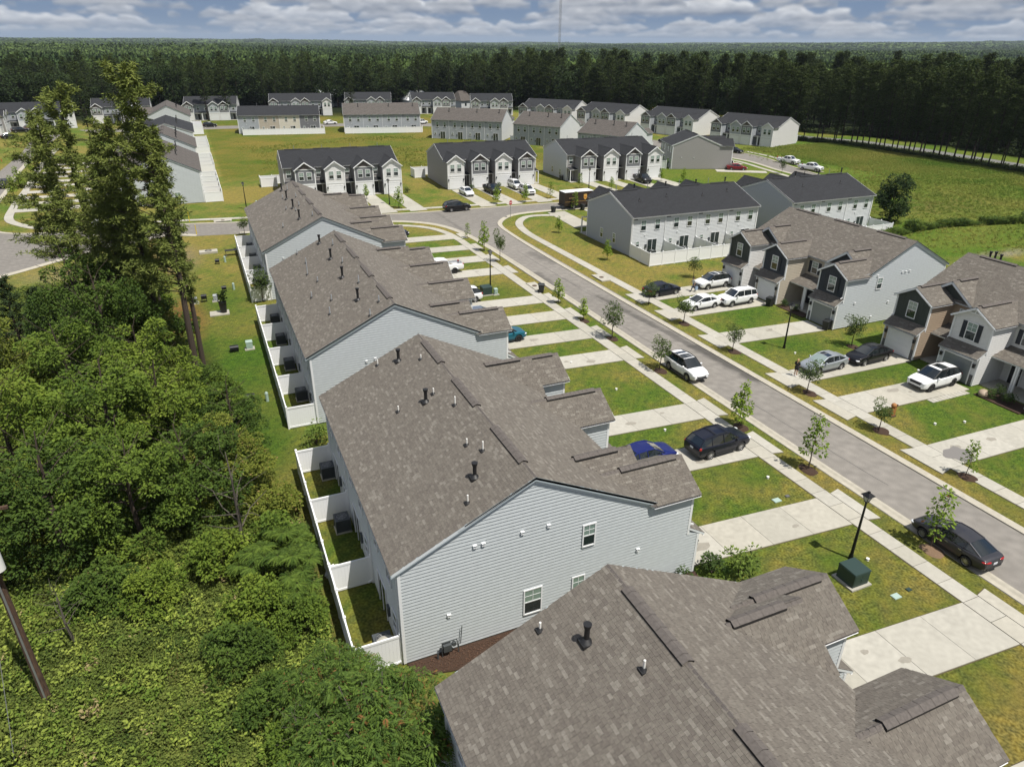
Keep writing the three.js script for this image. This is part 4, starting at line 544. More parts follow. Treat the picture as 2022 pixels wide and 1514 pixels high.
rowHouse({ ...C, r: 7.95, label: 'dark roofed row house with pale back, sliding doors and white fence', pos: [75.9, 0, -94.2], turn: Math.PI, units: alt(0, 1), body: M.paleSiding, end1: M.coolGrey, uw: 5.52, detail: 1, backStyle: 'slider', windows: [[1, -4.6, 0.95, 0.7, 1.3], [1, -8.2, 0.95, 0.7, 1.3]], flues: [[1.5, -6.1, 0.7], [7, -6.1, 0.7], [12.5, -6.1, 0.7], [18, -6.1, 0.7]], stacks: [[4.6, -6.0, 0.9, M.steel], [10, -6.0, 0.9, M.steel], [15.6, -6.0, 0.9, M.steel], [21, -6.0, 0.9, M.steel], [3, -8.6, 0.4, M.black], [8, -9.2, 0.4, M.black], [14, -8.6, 0.4, M.black], [19, -9.2, 0.4, M.black]] });
rowHouse({ ...C, label: 'dark roofed row house beside the round bushy tree, pale back wall', pos: [99.4, 0, -94.0], turn: Math.PI, units: [0, 1, 2].map((i) => cU(0, i % 2 === 0)), body: M.paleSiding, end1: M.coolGrey, uw: 5.65, detail: 1, backStyle: 'slider', flues: [[1, -6.1, 0.8], [6, -6.1, 0.8], [11, -6.1, 0.8]], stacks: [[3.6, -6.0, 0.9, M.steel], [9, -6.0, 0.9, M.black], [4, -9, 0.4, M.black], [12, -9, 0.4, M.black]] });
// far arc of dark roofed houses, their fronts to the curved street: [west end, east end of the ridge]
const arc = [['farthest right dark roofed house by the pine forest', 164, -169, 157, -188.5], ['second dark roofed house from the right along the forest', 157, -198, 149.6, -217], ['third dark roofed house from the right along the forest', 146, -223, 137, -241], ['fourth dark roofed house from the right along the forest', 136, -247, 122.3, -264], ['dark roofed house with a tall white end gable before the dark forest', 126.5, -292, 110, -297.5], ['dark roofed house behind the brown roofs, left of the white end gable', 105.5, -307, 87.5, -310.5], ['dark roofed house peeping over the long brown roof at upper centre', 80, -314.5, 61.5, -319], ['dark roofed house behind the many coloured row', 54.6, -315.5, 30.7, -319], ['far dark roofed house with a navy gable and open garage', 17.6, -307.5, -1, -310], ['far dark roofed house half hidden by the tall pines', -13, -309, -32, -309], ['far dark roofed house with tan and white fronts at upper left', -37, -297, -62, -294]];
for (const [lb, x1, z1, x0, z0] of arc) { // street front lies to the left of the direction east -> west seen from above
  const L = Math.hypot(x1 - x0, z1 - z0), n = Math.max(3, Math.round(L / 5.6)), t = Math.atan2(-(z1 - z0), x1 - x0), c = Math.cos(t), s = Math.sin(t), d = C.D / 2; // local x -> (c, -s); local z -> (s, c)
  rowHouse({ ...C, uw: L / n, label: lb, group: undefined, pos: [x0 + s * d, 0, z0 + c * d], turn: t, units: [...Array(n)].map((_, i) => cU(i % 2, i % 2 === 0, { gable: i % 3 === 1 ? M.coolGrey : i % 2 ? M.whiteSiding : M.grey, lower: M.whiteSiding, side: M.coolGrey })), body: M.whiteSiding, end1: M.whiteSiding, detail: 0 });
}
// brown roofs seen from the back: ridge west -> east, front away from us
const backs = [['long brown roofed row house seen from behind at upper centre', 47, -250, 71.6, -245.2, M.coolGrey, 4], ['brown roofed row house seen from behind with parasols in its yards', 72, -225, 90, -211, M.coolGrey, 4], ['brown roofed row house seen from behind, third from the left', 92.6, -204, 101.4, -190.5, M.coolGrey, 3], ['brown roofed house with a tall pale end wall behind the dark roofs', 100.4, -177, 107, -164, M.coolGrey, 3]];
for (const [lb, x0, z0, x1, z1, mat, n] of backs) { const L = Math.hypot(x1 - x0, z1 - z0), t = Math.atan2(z1 - z0, -(x1 - x0)), c = Math.cos(t), s = Math.sin(t), d = 5.7; // local x from east end to west end, front faces away
  rowHouse({ ...Rr, uw: L / n, gw: Math.min(3.6, L / n * 0.6), r: 8.7, label: lb, pos: [x1 + s * d, 0, z1 + c * d], turn: t, units: [...Array(n)].map((_, i) => brownUnit(i % 2, { side: mat })), body: mat, end0: M.paleSiding, detail: 0, backStyle: 'slider', flues: [[2, -7.5, 0.9], [L * 0.4, -7.5, 0.9], [L * 0.8, -7.5, 0.9]] }); }
{ // the many coloured row
  const x0 = 14.6, z0 = -258.5, x1 = 39.8, z1 = -254.5, L = Math.hypot(x1 - x0, z1 - z0), t = Math.atan2(z1 - z0, -(x1 - x0)), c = Math.cos(t), s = Math.sin(t), d = 6.3;
  const R = rowHouse({ ...C, uw: L / 4, label: 'many coloured row house of four different back walls under one roof', pos: [x1 + s * d, 0, z1 + c * d], turn: t, units: alt(0, 0), body: M.coolGrey, detail: 0, backStyle: 'slider', stacks: st4(-6.6, 1) });
  [M.grey, M.cream, M.beige, M.coolGrey].forEach((m, i) => { const F = (u, w, k) => [L - u, w, -C.D - 0.02 - k]; wall(R.T, F, 0.12, 5.4, 0.3, () => [L - (i + 1) * L / 4 + 0.02, L - i * L / 4 - 0.02], m, false, ['dark grey', 'cream', 'tan', 'pale blue'][i] + ' back wall of one house'); });
}
// left row beyond the cross street, fronts to the left side street
const K = [['pale blue gabled brown roofed house behind the tall pines with a long fence', -142.4, 4, M.roofBrown, 8.8], ['second brown roofed house of the far left row', -177, 3, M.roofBrown, 8.8], ['black roofed house of the far left row', -209, 4, M.roofBlack, 7.9], ['brown roofed house at the far end of the left row', -255, 4, M.roofBrown, 8.8]];
for (const [lb, z, n, roof, r] of K) rowHouse({ ...(r > 8 ? Rr : C), D: 12.6, r, uw: 6.1, label: lb, pos: [-12.8, 0, z - n * 6.1], turn: -HT, units: [...Array(n)].map((_, i) => (r > 8 ? brownUnit(i % 2) : cU(i % 2, i % 2))), body: M.blueSiding, end1: M.blueSiding, roof, detail: r > 8 && z > -180 ? 1 : 0, ridge: roof === M.roofBrown ? M.ridgeCap : M.roofBlack, windows: [[1, -5.6, 3.7, 0.9, 1.4], [1, -8.2, 0.7, 0.9, 1.4]], flues: [[3, -9, 0.9], [9, -9, 0.9], [15, -9, 0.9]], wallVents: [[1, -5.5, 5.3], [1, -8, 5.3], [1, -8.6, 5.3]] });
rowHouse({ ...C, uw: 5.6, label: 'dark roofed house at the far left edge beside a white shed', pos: [-57, 0, -268], turn: HT, units: [cU(0, true), cU(1, false), cU(0, true)], body: M.whiteSiding, detail: 0 });
// ---------------------------------------------------------------- white vinyl fences
const fenceGeo = {};
function fencePanel(w, h) { const key = w.toFixed(2) + '_' + h; if (fenceGeo[key]) return fenceGeo[key]; const m = new MB(), n = Math.max(2, Math.round(w / 0.17)); m.box(0, 0.06, -0.04, w, 0.19, 0.04).box(0, h - 0.13, -0.04, w, h, 0.04); for (let i = 0; i < n; i++) m.box(i * w / n + 0.0015, 0.19, -0.018, (i + 1) * w / n - 0.0015, h - 0.13, 0.018); return (fenceGeo[key] = m.geo()); }
const postGeo = (() => { const m = new MB(); m.box(-0.062, 0, -0.062, 0.062, 1.93, 0.062); m.box(-0.075, 1.93, -0.075, 0.075, 1.955, 0.075); m.hex([[-0.075, 1.955, 0.075], [0.075, 1.955, 0.075], [0.075, 1.955, -0.075], [-0.075, 1.955, -0.075]], [[-0.01, 2.01, 0.01], [0.01, 2.01, 0.01], [0.01, 2.01, -0.01], [-0.01, 2.01, -0.01]]); return m.geo(); })();
function fence(label, runs, pw = 2.05, group) {
  const T = thing('fence', label, 'fence', [0, 0, 0], 0, group), seen = new Set();
  const post = (x, z) => { const k = Math.round(x * 5) + '_' + Math.round(z * 5); if (seen.has(k)) return; seen.add(k); const m = part(T, 'post', postGeo, M.vinyl); m.position.set(x, 0, z); };
  for (const r of runs) for (let i = 0; i < r.length - 1; i++) { const [x0, z0] = r[i], [x1, z1] = r[i + 1], L = Math.hypot(x1 - x0, z1 - z0), n = Math.max(1, Math.round(L / pw)), w = L / n; for (let k = 0; k <= n; k++) post(lerp(x0, x1, k / n), lerp(z0, z1, k / n)); for (let k = 0; k < n; k++) { const p = part(T, 'fence_panel', fencePanel(w - 0.12, 1.83), M.vinyl); p.position.set(lerp(x0, x1, k / n) + 0.06 * (x1 - x0) / L, 0, lerp(z0, z1, k / n) + 0.06 * (z1 - z0) / L); p.rotation.y = Math.atan2(-(z1 - z0), x1 - x0); } }
  return T;
}
const yards = (xo, xw, zs) => [[[xo, zs[0]], [xo, zs[zs.length - 1]]], ...zs.map((z) => [[xo, z], [xw, z]])];
fence('white vinyl fence of the closest house, just above the bottom edge', yards(2.8, 5.0, [0.8, -5, -11.1, -17.45]));
fence('white vinyl fence round the three small yards of the central house', yards(2.75, 4.98, [-24.25, -30.35, -36.9, -43.0]));
fence('white vinyl fence round the yards of the second brown house', yards(2.95, 5.1, [-49.7, -55.8, -62.2, -68.6, -74.4]));
fence('white vinyl fence round the yards of the farthest left brown house', yards(2.95, 5.05, [-81.3, -88.3, -94.4, -100.2, -106.2]));
fence('white vinyl fence behind the pale row house, facing the street', [[[53.8, -81.4], [53.6, -76.3], [76, -76.3], [76, -81.4]], ...[59.4, 64.9, 70.4].map((x) => [[x, -76.4], [x, -81.4]])]);
fence('white vinyl fence beside the round bushy tree', [[[82.4, -81.2], [82.4, -76.8], [99.5, -76.8], [99.5, -81.2]], [[88.1, -76.9], [88.1, -81.2]], [[93.8, -76.9], [93.8, -81.2]]]);
fence('low white fence along the back of the long brown roofed row', [[[47.5, -243.2], [45.6, -241.6], [70.2, -236.9], [70.9, -238.6]]], 2.6);
fence('white fence of the brown roofed row with parasols', [[[72.5, -222], [69.8, -221.2], [85.6, -208.6], [86.4, -210.5]]], 2.6);
fence('white fence behind the third brown roofed row', [[[91, -205], [88, -203.5], [95.8, -188.5], [98, -189.2]]], 2.6);
fence('white fence in front of the many coloured row', [[[14.6, -253.4], [14.4, -247.6], [39.4, -243.8], [39.9, -249]]], 2.6);
fence('long white fence down the side of the far left row', [...yards(3.0, -0.05, [-142.3, -148.4, -154.5, -160.6, -166.8]), ...yards(3.1, -0.05, [-177, -183.1, -189.2, -195.3]), ...yards(3.2, -0.05, [-209, -215, -221, -227, -233.4]), ...yards(3.0, -0.05, [-255, -261, -267, -273, -279.4])], 3);
fence('short white fence at the far right house by the pine road', [[[169.4, -173.2], [173.4, -174.4], [176.5, -181.5]]], 2.4);
fence('short white fence at the left middle row house end', [[[14.1, -154], [11, -154], [11, -157], [36, -158]]], 2.6);
fence('short white fence between the middle dark roofed houses', [[[45.7, -153.5], [43.4, -153.6], [43.5, -157], [66, -156]]], 2.6);
fence('short white fence behind the grey end house', [[[103.6, -144.6], [101, -147.2], [104, -158]]], 2.4);

// ---------------------------------------------------------------- yard machines and boxes
function acUnit(label, x, z, s = 1) {
  const T = thing('air_conditioner', label, 'air conditioner', [x, 0, z]), w = 0.42 * s, h = 0.92 * s, b = new MB();
  b.box(-w - 0.06, 0, -w - 0.06, w + 0.06, 0.08, w + 0.06); part(T, 'pad', b, M.concrete[0]);
  const c = new MB(); c.box(-w + 0.03, 0.1, -w + 0.03, w - 0.03, h - 0.02, w - 0.03); for (const [px, pz] of [[-1, -1], [1, -1], [1, 1], [-1, 1]]) c.box(px * w - 0.03, 0.08, pz * w - 0.03, px * w + 0.03, h, pz * w + 0.03); for (let i = 0; i < 14; i++) { const y = 0.14 + i * (h - 0.2) / 14; c.box(-w, y, -w, w, y + 0.025, w); } part(T, 'cabinet', c, M.ac);
  const t = new MB(); t.box(-w - 0.02, h, -w - 0.02, w + 0.02, h + 0.05, w + 0.02); part(T, 'top_panel', t, M.ac);
  const g = new MB(); for (let i = 1; i < 5; i++) g.geom(new THREE.TorusGeometry(w * 0.17 * i + 0.02, 0.012, 5, 20), mat4(0, h + 0.065, 0, -HT)); for (let i = 0; i < 8; i++) g.bar([0, h + 0.07, 0], [Math.cos(i * 0.785) * w * 0.8, h + 0.07, Math.sin(i * 0.785) * w * 0.8], 0.01); part(T, 'fan_grille', g, M.steel);
  const f = new MB(); f.geom(new THREE.CylinderGeometry(w * 0.82, w * 0.82, 0.012, 20), mat4(0, h + 0.053, 0)); part(T, 'fan_opening', f, M.black); return T;
}
[['central house, farthest of its yards', 4.55, -41.9], ['central house, middle yard', 4.35, -35.7], ['central house, nearest yard behind the fence top', 4.3, -25.2], ['second house, farthest yard', 4.6, -73.4], ['second house, third yard from us', 4.5, -67.5], ['second house, second yard from us', 4.5, -61.1], ['second house, nearest yard', 4.6, -54.4], ['farthest left house, last yard', 4.7, -105], ['farthest left house, third yard', 4.6, -99], ['farthest left house, second yard', 4.6, -93.2], ['farthest left house, first yard', 4.5, -86.9]].forEach(([l, x, z]) => acUnit('dark square cooling unit in the ' + l, x, z));
for (const [x, i] of [[56.9, 'first'], [62.4, 'second'], [67.9, 'third'], [73.4, 'fourth']]) acUnit('dark cooling unit in the ' + i + ' yard of the pale row house', x, -80.6, 0.85);
function utilityBox(name, label, x, z, w, h, d, mat, rot = 0) { const T = thing(name, label, 'utility box', [x, 0, z], rot), p = new MB(), b = new MB(), l = new MB(), dd = new MB(); p.box(-w / 2 - 0.16, 0, -d / 2 - 0.16, w / 2 + 0.16, 0.1, d / 2 + 0.16); b.hex([[-w / 2, 0.1, d / 2], [w / 2, 0.1, d / 2], [w / 2, 0.1, -d / 2], [-w / 2, 0.1, -d / 2]], [[-w / 2, h, d / 2], [w / 2, h, d / 2], [w / 2, h + 0.02, -d / 2], [-w / 2, h + 0.02, -d / 2]]); l.hex([[-w / 2 - 0.03, h, d / 2 + 0.03], [w / 2 + 0.03, h, d / 2 + 0.03], [w / 2 + 0.03, h, -d / 2 - 0.03], [-w / 2 - 0.03, h, -d / 2 - 0.03]], [[-w / 2, h + 0.07, d / 2], [w / 2, h + 0.07, d / 2], [w / 2, h + 0.1, -d / 2], [-w / 2, h + 0.1, -d / 2]]); dd.box(-w / 2 + 0.06, 0.2, d / 2, -0.01, h - 0.1, d / 2 + 0.012).box(0.01, 0.2, d / 2, w / 2 - 0.06, h - 0.1, d / 2 + 0.012).box(-0.04, h * 0.5, d / 2 + 0.012, 0.04, h * 0.5 + 0.1, d / 2 + 0.04); part(T, 'pad', p, M.concrete[2]); part(T, 'cabinet', b, mat); part(T, 'lid', l, mat); part(T, 'door', dd, mat); return T; }
utilityBox('transformer_box', 'large dark green transformer box on a concrete pad in the lawn', 29.75, -20.0, 1.15, 0.95, 1.15, M.greenBox);
utilityBox('transformer_box', 'dark green transformer box on the lawn by the white hatchback', 28.9, -73.9, 1.2, 0.95, 1.1, M.greenBox);
utilityBox('pedestal_box', 'small pale green box right beside the farther green transformer', 29.9, -73.3, 0.4, 0.7, 0.4, M.paleGreen);
utilityBox('pedestal_box', 'pale green square box on the back lawn behind the second house', 1.5, -67.3, 0.6, 0.75, 0.5, M.paleGreen);
utilityBox('pedestal_box', 'grey green box by the red soil at the pine trunks', -3.1, -83.4, 0.5, 0.6, 0.5, M.coolGrey);
utilityBox('pedestal_box', 'blue grey box beside the planter on the slab', -0.9, -83.3, 0.45, 0.7, 0.45, M.coolGrey);
const postBox = (label, x, z) => { const T = thing('pedestal_post', label, 'utility post', [x, 0, z]), m = new MB(); m.geom(new THREE.CylinderGeometry(0.13, 0.14, 0.72, 10), mat4(0, 0.36, 0)); part(T, 'body', m, M.paleGreen); const c = new MB(); c.geom(new THREE.CylinderGeometry(0.09, 0.15, 0.12, 10), mat4(0, 0.78, 0)); part(T, 'cap', c, M.paleGreen); };
postBox('pale green post on the back lawn nearest us', 1.9, -55.2); postBox('pale green post by the small tree at the fence corner', 1.3, -87.0); postBox('pale green post on the back lawn farthest from us', 1.0, -99.7); postBox('pale green post by the lamp on the grass beyond the cross street', 8.4, -136.5);
for (const [lb, x, z, w, h, d] of [['low dark grill on the back lawn nearest us', 0.6, -55.6, 0.75, 0.5, 0.5], ['dark wire stand on the back lawn', 0.1, -67.2, 0.8, 0.35, 0.6], ['small dark grill on the back lawn by the slab', 0.2, -86.7, 0.55, 0.45, 0.45], ['dark grill on the far back lawn', 0.0, -99.2, 0.55, 0.45, 0.5], ['black grill beside the pale box by the pines', -2.1, -83.6, 0.6, 0.65, 0.5]]) { const T = thing('grill', lb, 'grill', [x, 0, z]), b = new MB(), l = new MB(); b.box(-w / 2, h * 0.6, -d / 2, w / 2, h, d / 2); for (const a of [-1, 1]) for (const c of [-1, 1]) l.bar([a * w * 0.45, 0, c * d * 0.45], [a * w * 0.4, h * 0.62, c * d * 0.4], 0.025); part(T, 'fire_box', b, M.blackMetal); part(T, 'legs', l, M.blackMetal).name = 'stand'; const li = new MB(); li.geom(new THREE.CylinderGeometry(d * 0.5, d * 0.5, w, 12, 1, false, 0, Math.PI), mat4(0, h, 0, 0, 0, HT)); part(T, 'lid', li, M.blackMetal); }
{ const T = thing('planter', 'tall dark planter with a leafy bush standing on a stone slab', 'planter', [-0.6, 0, -78.8]), s = new MB(), p = new MB(); s.box(-1.1, 0, -0.75, 0.9, 0.12, 0.75); part(T, 'slab', s, M.concrete[2]); p.geom(new THREE.CylinderGeometry(0.42, 0.32, 1.15, 14), mat4(0.35, 0.69, 0)); part(T, 'pot', p, M.black); const q = new MB(), r = rng(5); for (let i = 0; i < 160; i++) { const a = r() * 6.28, h = 1.2 + r() * 1.1, d = 0.5 * Math.sqrt(r()), x = 0.35 + Math.cos(a) * d, z = Math.sin(a) * d, s2 = 0.09 + r() * 0.08; q.quad([x, h, z], [x + s2, h + 0.05, z + s2 * (r() - 0.5)], [x + s2 * 1.2, h + s2, z + s2], [x, h + s2, z + s2 * 0.6]); } part(T, 'foliage', q, std(0.05, 0.085, 0.03, 0.8, { side: THREE.DoubleSide })); }
{ const T = thing('stone_slab', 'pale stone fire ring slab on the far back lawn', 'slab', [-0.9, 0, -105.6]), m = new MB(); m.box(-1.2, 0, -0.7, 1.2, 0.28, 0.7); part(T, 'slab', m, M.concrete[3]); const g = new MB(); g.geom(new THREE.TorusGeometry(0.4, 0.08, 6, 18), mat4(0, 0.3, 0, -HT)); part(T, 'ring', g, M.stone); }
{ const T = thing('garden_table', 'dark wooden garden table outside the farthest fence', 'table', [2.0, 0, -103.0]), t = new MB(), l = new MB(); for (let i = 0; i < 5; i++) t.box(-0.8, 0.72, -0.45 + i * 0.18, 0.8, 0.76, -0.29 + i * 0.18); for (const a of [-0.7, 0.7]) l.bar([a, 0, -0.5], [a, 0.72, 0.3], 0.04).bar([a, 0, 0.5], [a, 0.72, -0.3], 0.04); part(T, 'table_top', t, M.black); part(T, 'trestle', l, M.black); }
{ const T = thing('gas_meter', 'grey gas meter and pipes on mulch below the blue gable', 'gas meter', [7.1, 0, -23.75]), m = new MB(), p = new MB(); m.box(-0.2, 0.45, -0.15, 0.2, 0.85, 0.12).geom(new THREE.CylinderGeometry(0.12, 0.12, 0.14, 10), mat4(0.35, 0.75, 0, HT)); part(T, 'meter', m, M.ac); p.bar([-0.25, 0, 0], [-0.25, 1.0, 0], 0.03).bar([-0.25, 1.0, 0], [0.5, 1.0, 0], 0.03).bar([0.5, 1.0, 0], [0.6, 0, 0], 0.03).bar([0.75, 0.4, -0.2], [0.85, 1.5, -0.2], 0.025).bar([-0.5, 0, 0.05], [-0.5, 0.55, 0.05], 0.05); part(T, 'pipe', p, M.ac); }
// dryer hoses, chairs and other clutter by the back walls
for (const [lb, x, z] of [['white plastic cover lying behind the nearest fence panel', 4.4, -24.95]]) { const T = thing('cover', lb, 'cover', [x, 0, z]), m = new MB(); m.geom(new THREE.SphereGeometry(0.5, 12, 6, 0, 6.28, 0, 1.4), mat4(0, 0.95, 0, 0, 0, 0, [1, 0.35, 0.8])); part(T, 'cover_shell', m, M.concrete[1]); }
{ const T = thing('water_tub', 'dark tub with a green toy by the middle yard fence', 'tub', [3.3, 0, -30.9]), m = new MB(); m.geom(new THREE.CylinderGeometry(0.45, 0.4, 0.35, 16), mat4(0, 0.175, 0)); part(T, 'tub', m, M.black); const g = new MB(); g.geom(new THREE.SphereGeometry(0.14, 10, 8), mat4(0.4, 0.45, 0.1, 0, 0, 0, [1, 1.4, 1])); part(T, 'toy', g, std(0.12, 0.5, 0.05)); }
{ const T = thing('pebble_bed', 'heap of white pebbles in the corner of the middle yard', 'pebbles', [3.15, 0, -31.9]), m = new MB(), r = rng(8); for (let i = 0; i < 110; i++) { const a = r() * 6.28, d = 0.55 * Math.sqrt(r()); m.geom(new THREE.IcosahedronGeometry(0.05 + r() * 0.04, 0), mat4(Math.cos(a) * d, 0.05, Math.sin(a) * d * 1.4, r() * 3, r() * 3)); } const q = part(T, 'pebbles', m, M.pvc); q.userData.kind = 'stuff'; }

// ---------------------------------------------------------------- street lamps, signs, bins
function lampPost(label, x, z, h) {
  const T = thing('street_lamp', label, 'street lamp', [x, 0, z]), p = new MB(), hL = h - 0.75; p.geom(new THREE.CylinderGeometry(0.055, 0.1, hL, 10), mat4(0, hL / 2, 0)).geom(new THREE.CylinderGeometry(0.12, 0.15, 0.3, 10), mat4(0, 0.15, 0)).geom(new THREE.CylinderGeometry(0.09, 0.06, 0.14, 10), mat4(0, hL + 0.02, 0)); part(T, 'pole', p, M.blackMetal);
  const f = new MB(), y0 = hL + 0.08, y1 = hL + 0.5; for (const [a, b] of [[-1, -1], [1, -1], [1, 1], [-1, 1]]) f.bar([a * 0.09, y0, b * 0.09], [a * 0.19, y1, b * 0.19], 0.016); f.box(-0.1, y0 - 0.02, -0.1, 0.1, y0 + 0.02, 0.1); part(T, 'lantern_frame', f, M.blackMetal);
  const g = new MB(); g.hex([[-0.08, y0 + 0.02, 0.08], [0.08, y0 + 0.02, 0.08], [0.08, y0 + 0.02, -0.08], [-0.08, y0 + 0.02, -0.08]], [[-0.175, y1 - 0.01, 0.175], [0.175, y1 - 0.01, 0.175], [0.175, y1 - 0.01, -0.175], [-0.175, y1 - 0.01, -0.175]]); part(T, 'lantern_glass', g, M.lampGlass);
  const r = new MB(); r.hex([[-0.29, y1, 0.29], [0.29, y1, 0.29], [0.29, y1, -0.29], [-0.29, y1, -0.29]], [[-0.08, y1 + 0.16, 0.08], [0.08, y1 + 0.16, 0.08], [0.08, y1 + 0.16, -0.08], [-0.08, y1 + 0.16, -0.08]]); r.box(-0.06, y1 + 0.16, -0.06, 0.06, y1 + 0.24, 0.06); part(T, 'lantern_roof', r, M.blackMetal); return T;
}
lampPost('tall black lamp post nearest us beside the green transformer box', 31.2, -21.4, 4.75); lampPost('tall black lamp post on the lawn across the street by the empty driveway', 50.3, -47.4, 4.75); lampPost('black lamp post on the left sidewalk between two slim trees', 29.9, -75.0, 5.1); lampPost('black lamp post in front of the left middle row house', 31.1, -128.2, 4.7); lampPost('black lamp post on the grass beyond the cross street at left', 6.4, -133.2, 4.85); lampPost('black lamp post behind the brown delivery truck', 73.3, -128.4, 4.4);
{ // stop sign, facing the main street traffic
  const T = thing('stop_sign', 'red octagonal stop sign on a thin post at the corner', 'stop sign', [47.6, 0, -109.9], 0.32), p = new MB(); p.box(-0.03, 0, -0.03, 0.03, 2.98, 0.03); part(T, 'post', p, M.steel);
  const oct = (r) => { const s = new THREE.Shape(); for (let i = 0; i < 8; i++) { const a = Math.PI / 8 + i * Math.PI / 4; i ? s.lineTo(Math.cos(a) * r, Math.sin(a) * r) : s.moveTo(Math.cos(a) * r, Math.sin(a) * r); } return s; };
  const b = new MB(); b.geom(new THREE.ExtrudeGeometry(oct(0.43), { depth: 0.012, bevelEnabled: false }), mat4(0, 2.62, 0.032)); part(T, 'rim', b, M.white);
  const cv = document.createElement('canvas'); cv.width = cv.height = 256; const c = cv.getContext('2d'); c.fillStyle = '#a01218'; c.fillRect(0, 0, 256, 256); c.fillStyle = '#f4f0f0'; c.font = 'bold 92px sans-serif'; c.textAlign = 'center'; c.textBaseline = 'middle'; c.fillText('STOP', 128, 132); const tx = new THREE.CanvasTexture(cv); tx.colorSpace = THREE.SRGBColorSpace;
  const f = new THREE.ShapeGeometry(oct(0.395)); const u = f.attributes.uv, q = f.attributes.position; for (let i = 0; i < u.count; i++) u.setXY(i, q.getX(i) / 0.8 + 0.5, q.getY(i) / 0.8 + 0.5); f.translate(0, 2.62, 0.049); part(T, 'face', f, new THREE.MeshStandardMaterial({ map: tx, roughness: 0.5 }));
}
function bin(label, x, z, turn = 0) { const T = thing('rubbish_bin', label, 'rubbish bin', [x, 0, z], turn), b = new MB(), l = new MB(), w = new MB(), h = new MB(); b.hex([[-0.25, 0.06, 0.27], [0.25, 0.06, 0.27], [0.25, 0.06, -0.24], [-0.25, 0.06, -0.24]], [[-0.32, 1.02, 0.38], [0.32, 1.02, 0.38], [0.32, 1.02, -0.36], [-0.32, 1.02, -0.36]]); b.box(-0.34, 0.98, -0.38, 0.34, 1.03, 0.4); part(T, 'body', b, M.bin); l.hex([[-0.35, 1.035, 0.43], [0.35, 1.035, 0.43], [0.35, 1.035, -0.36], [-0.35, 1.035, -0.36]], [[-0.28, 1.1, 0.34], [0.28, 1.1, 0.34], [0.28, 1.13, -0.3], [-0.28, 1.13, -0.3]]); part(T, 'lid', l, M.bin); for (const s of [-1, 1]) { const q = new MB(); q.geom(new THREE.CylinderGeometry(0.13, 0.13, 0.07, 12), mat4(s * 0.3, 0.13, -0.28, 0, 0, HT)); part(T, 'wheel', q, M.black); } h.bar([-0.26, 1.06, -0.44], [0.26, 1.06, -0.44], 0.02); part(T, 'handle', h, M.bin); return T; }
bin('black wheeled bin alone on the left verge by the street tree', 35.3, -72.0, 1.2); bin('black wheeled bin in front of the brown delivery truck', 56.4, -111.0, 0.3); bin('black wheeled bin under the small tree by the brown truck', 62.3, -111.0, 0.2); bin('black wheeled bin by the white garage door across the street', 57.6, -57.7, -1.2); bin('black wheeled bin by the grey garage door at the blue gable', 58.0, -49.6, -1.2); bin('black wheeled bin by the far house beyond the grey end house', 143.5, -171, 1); bin('dark blue bin at the edge of the left intersection', -20.3, -113, 1); bin('black wheeled bin on the left side street verge', -35.8, -219, 1.3); bin('black bin on the lower verge of the left side street', -33.6, -181, 1.3); bin('black bin at the corner of the right middle row house', 72.6, -139.6, 0);
const hydrant = (label, x, z, m) => { const T = thing('fire_hydrant', label, 'hydrant', [x, 0, z]), b = new MB(); b.geom(new THREE.CylinderGeometry(0.11, 0.13, 0.6, 10), mat4(0, 0.3, 0)).geom(new THREE.SphereGeometry(0.13, 10, 6), mat4(0, 0.62, 0)); part(T, 'barrel', b, m); const c = new MB(); c.geom(new THREE.CylinderGeometry(0.06, 0.06, 0.4, 8), mat4(0, 0.42, 0, 0, 0, HT)); part(T, 'outlet', c, m); };
hydrant('small red hydrant on the meadow verge by the white trucks', 141.8, -148.4, std(0.3, 0.03, 0.02)); hydrant('orange hydrant at the far left verge', -44.2, -211, M.orange);
for (const [lb, x, z] of [['yellow marker post on the near kerb of the cross street', -2.2, -116.9], ['yellow marker post on the far verge of the cross street', -3.1, -126.9]]) { const T = thing('marker_post', lb, 'marker post', [x, 0, z]), m = new MB(); m.geom(new THREE.CylinderGeometry(0.06, 0.06, 1.5, 8), mat4(0, 0.75, 0)); part(T, 'post', m, M.yellow); const c = new MB(); c.geom(new THREE.CylinderGeometry(0.07, 0.07, 0.12, 8), mat4(0, 1.5, 0)); part(T, 'cap', c, M.yellow); }
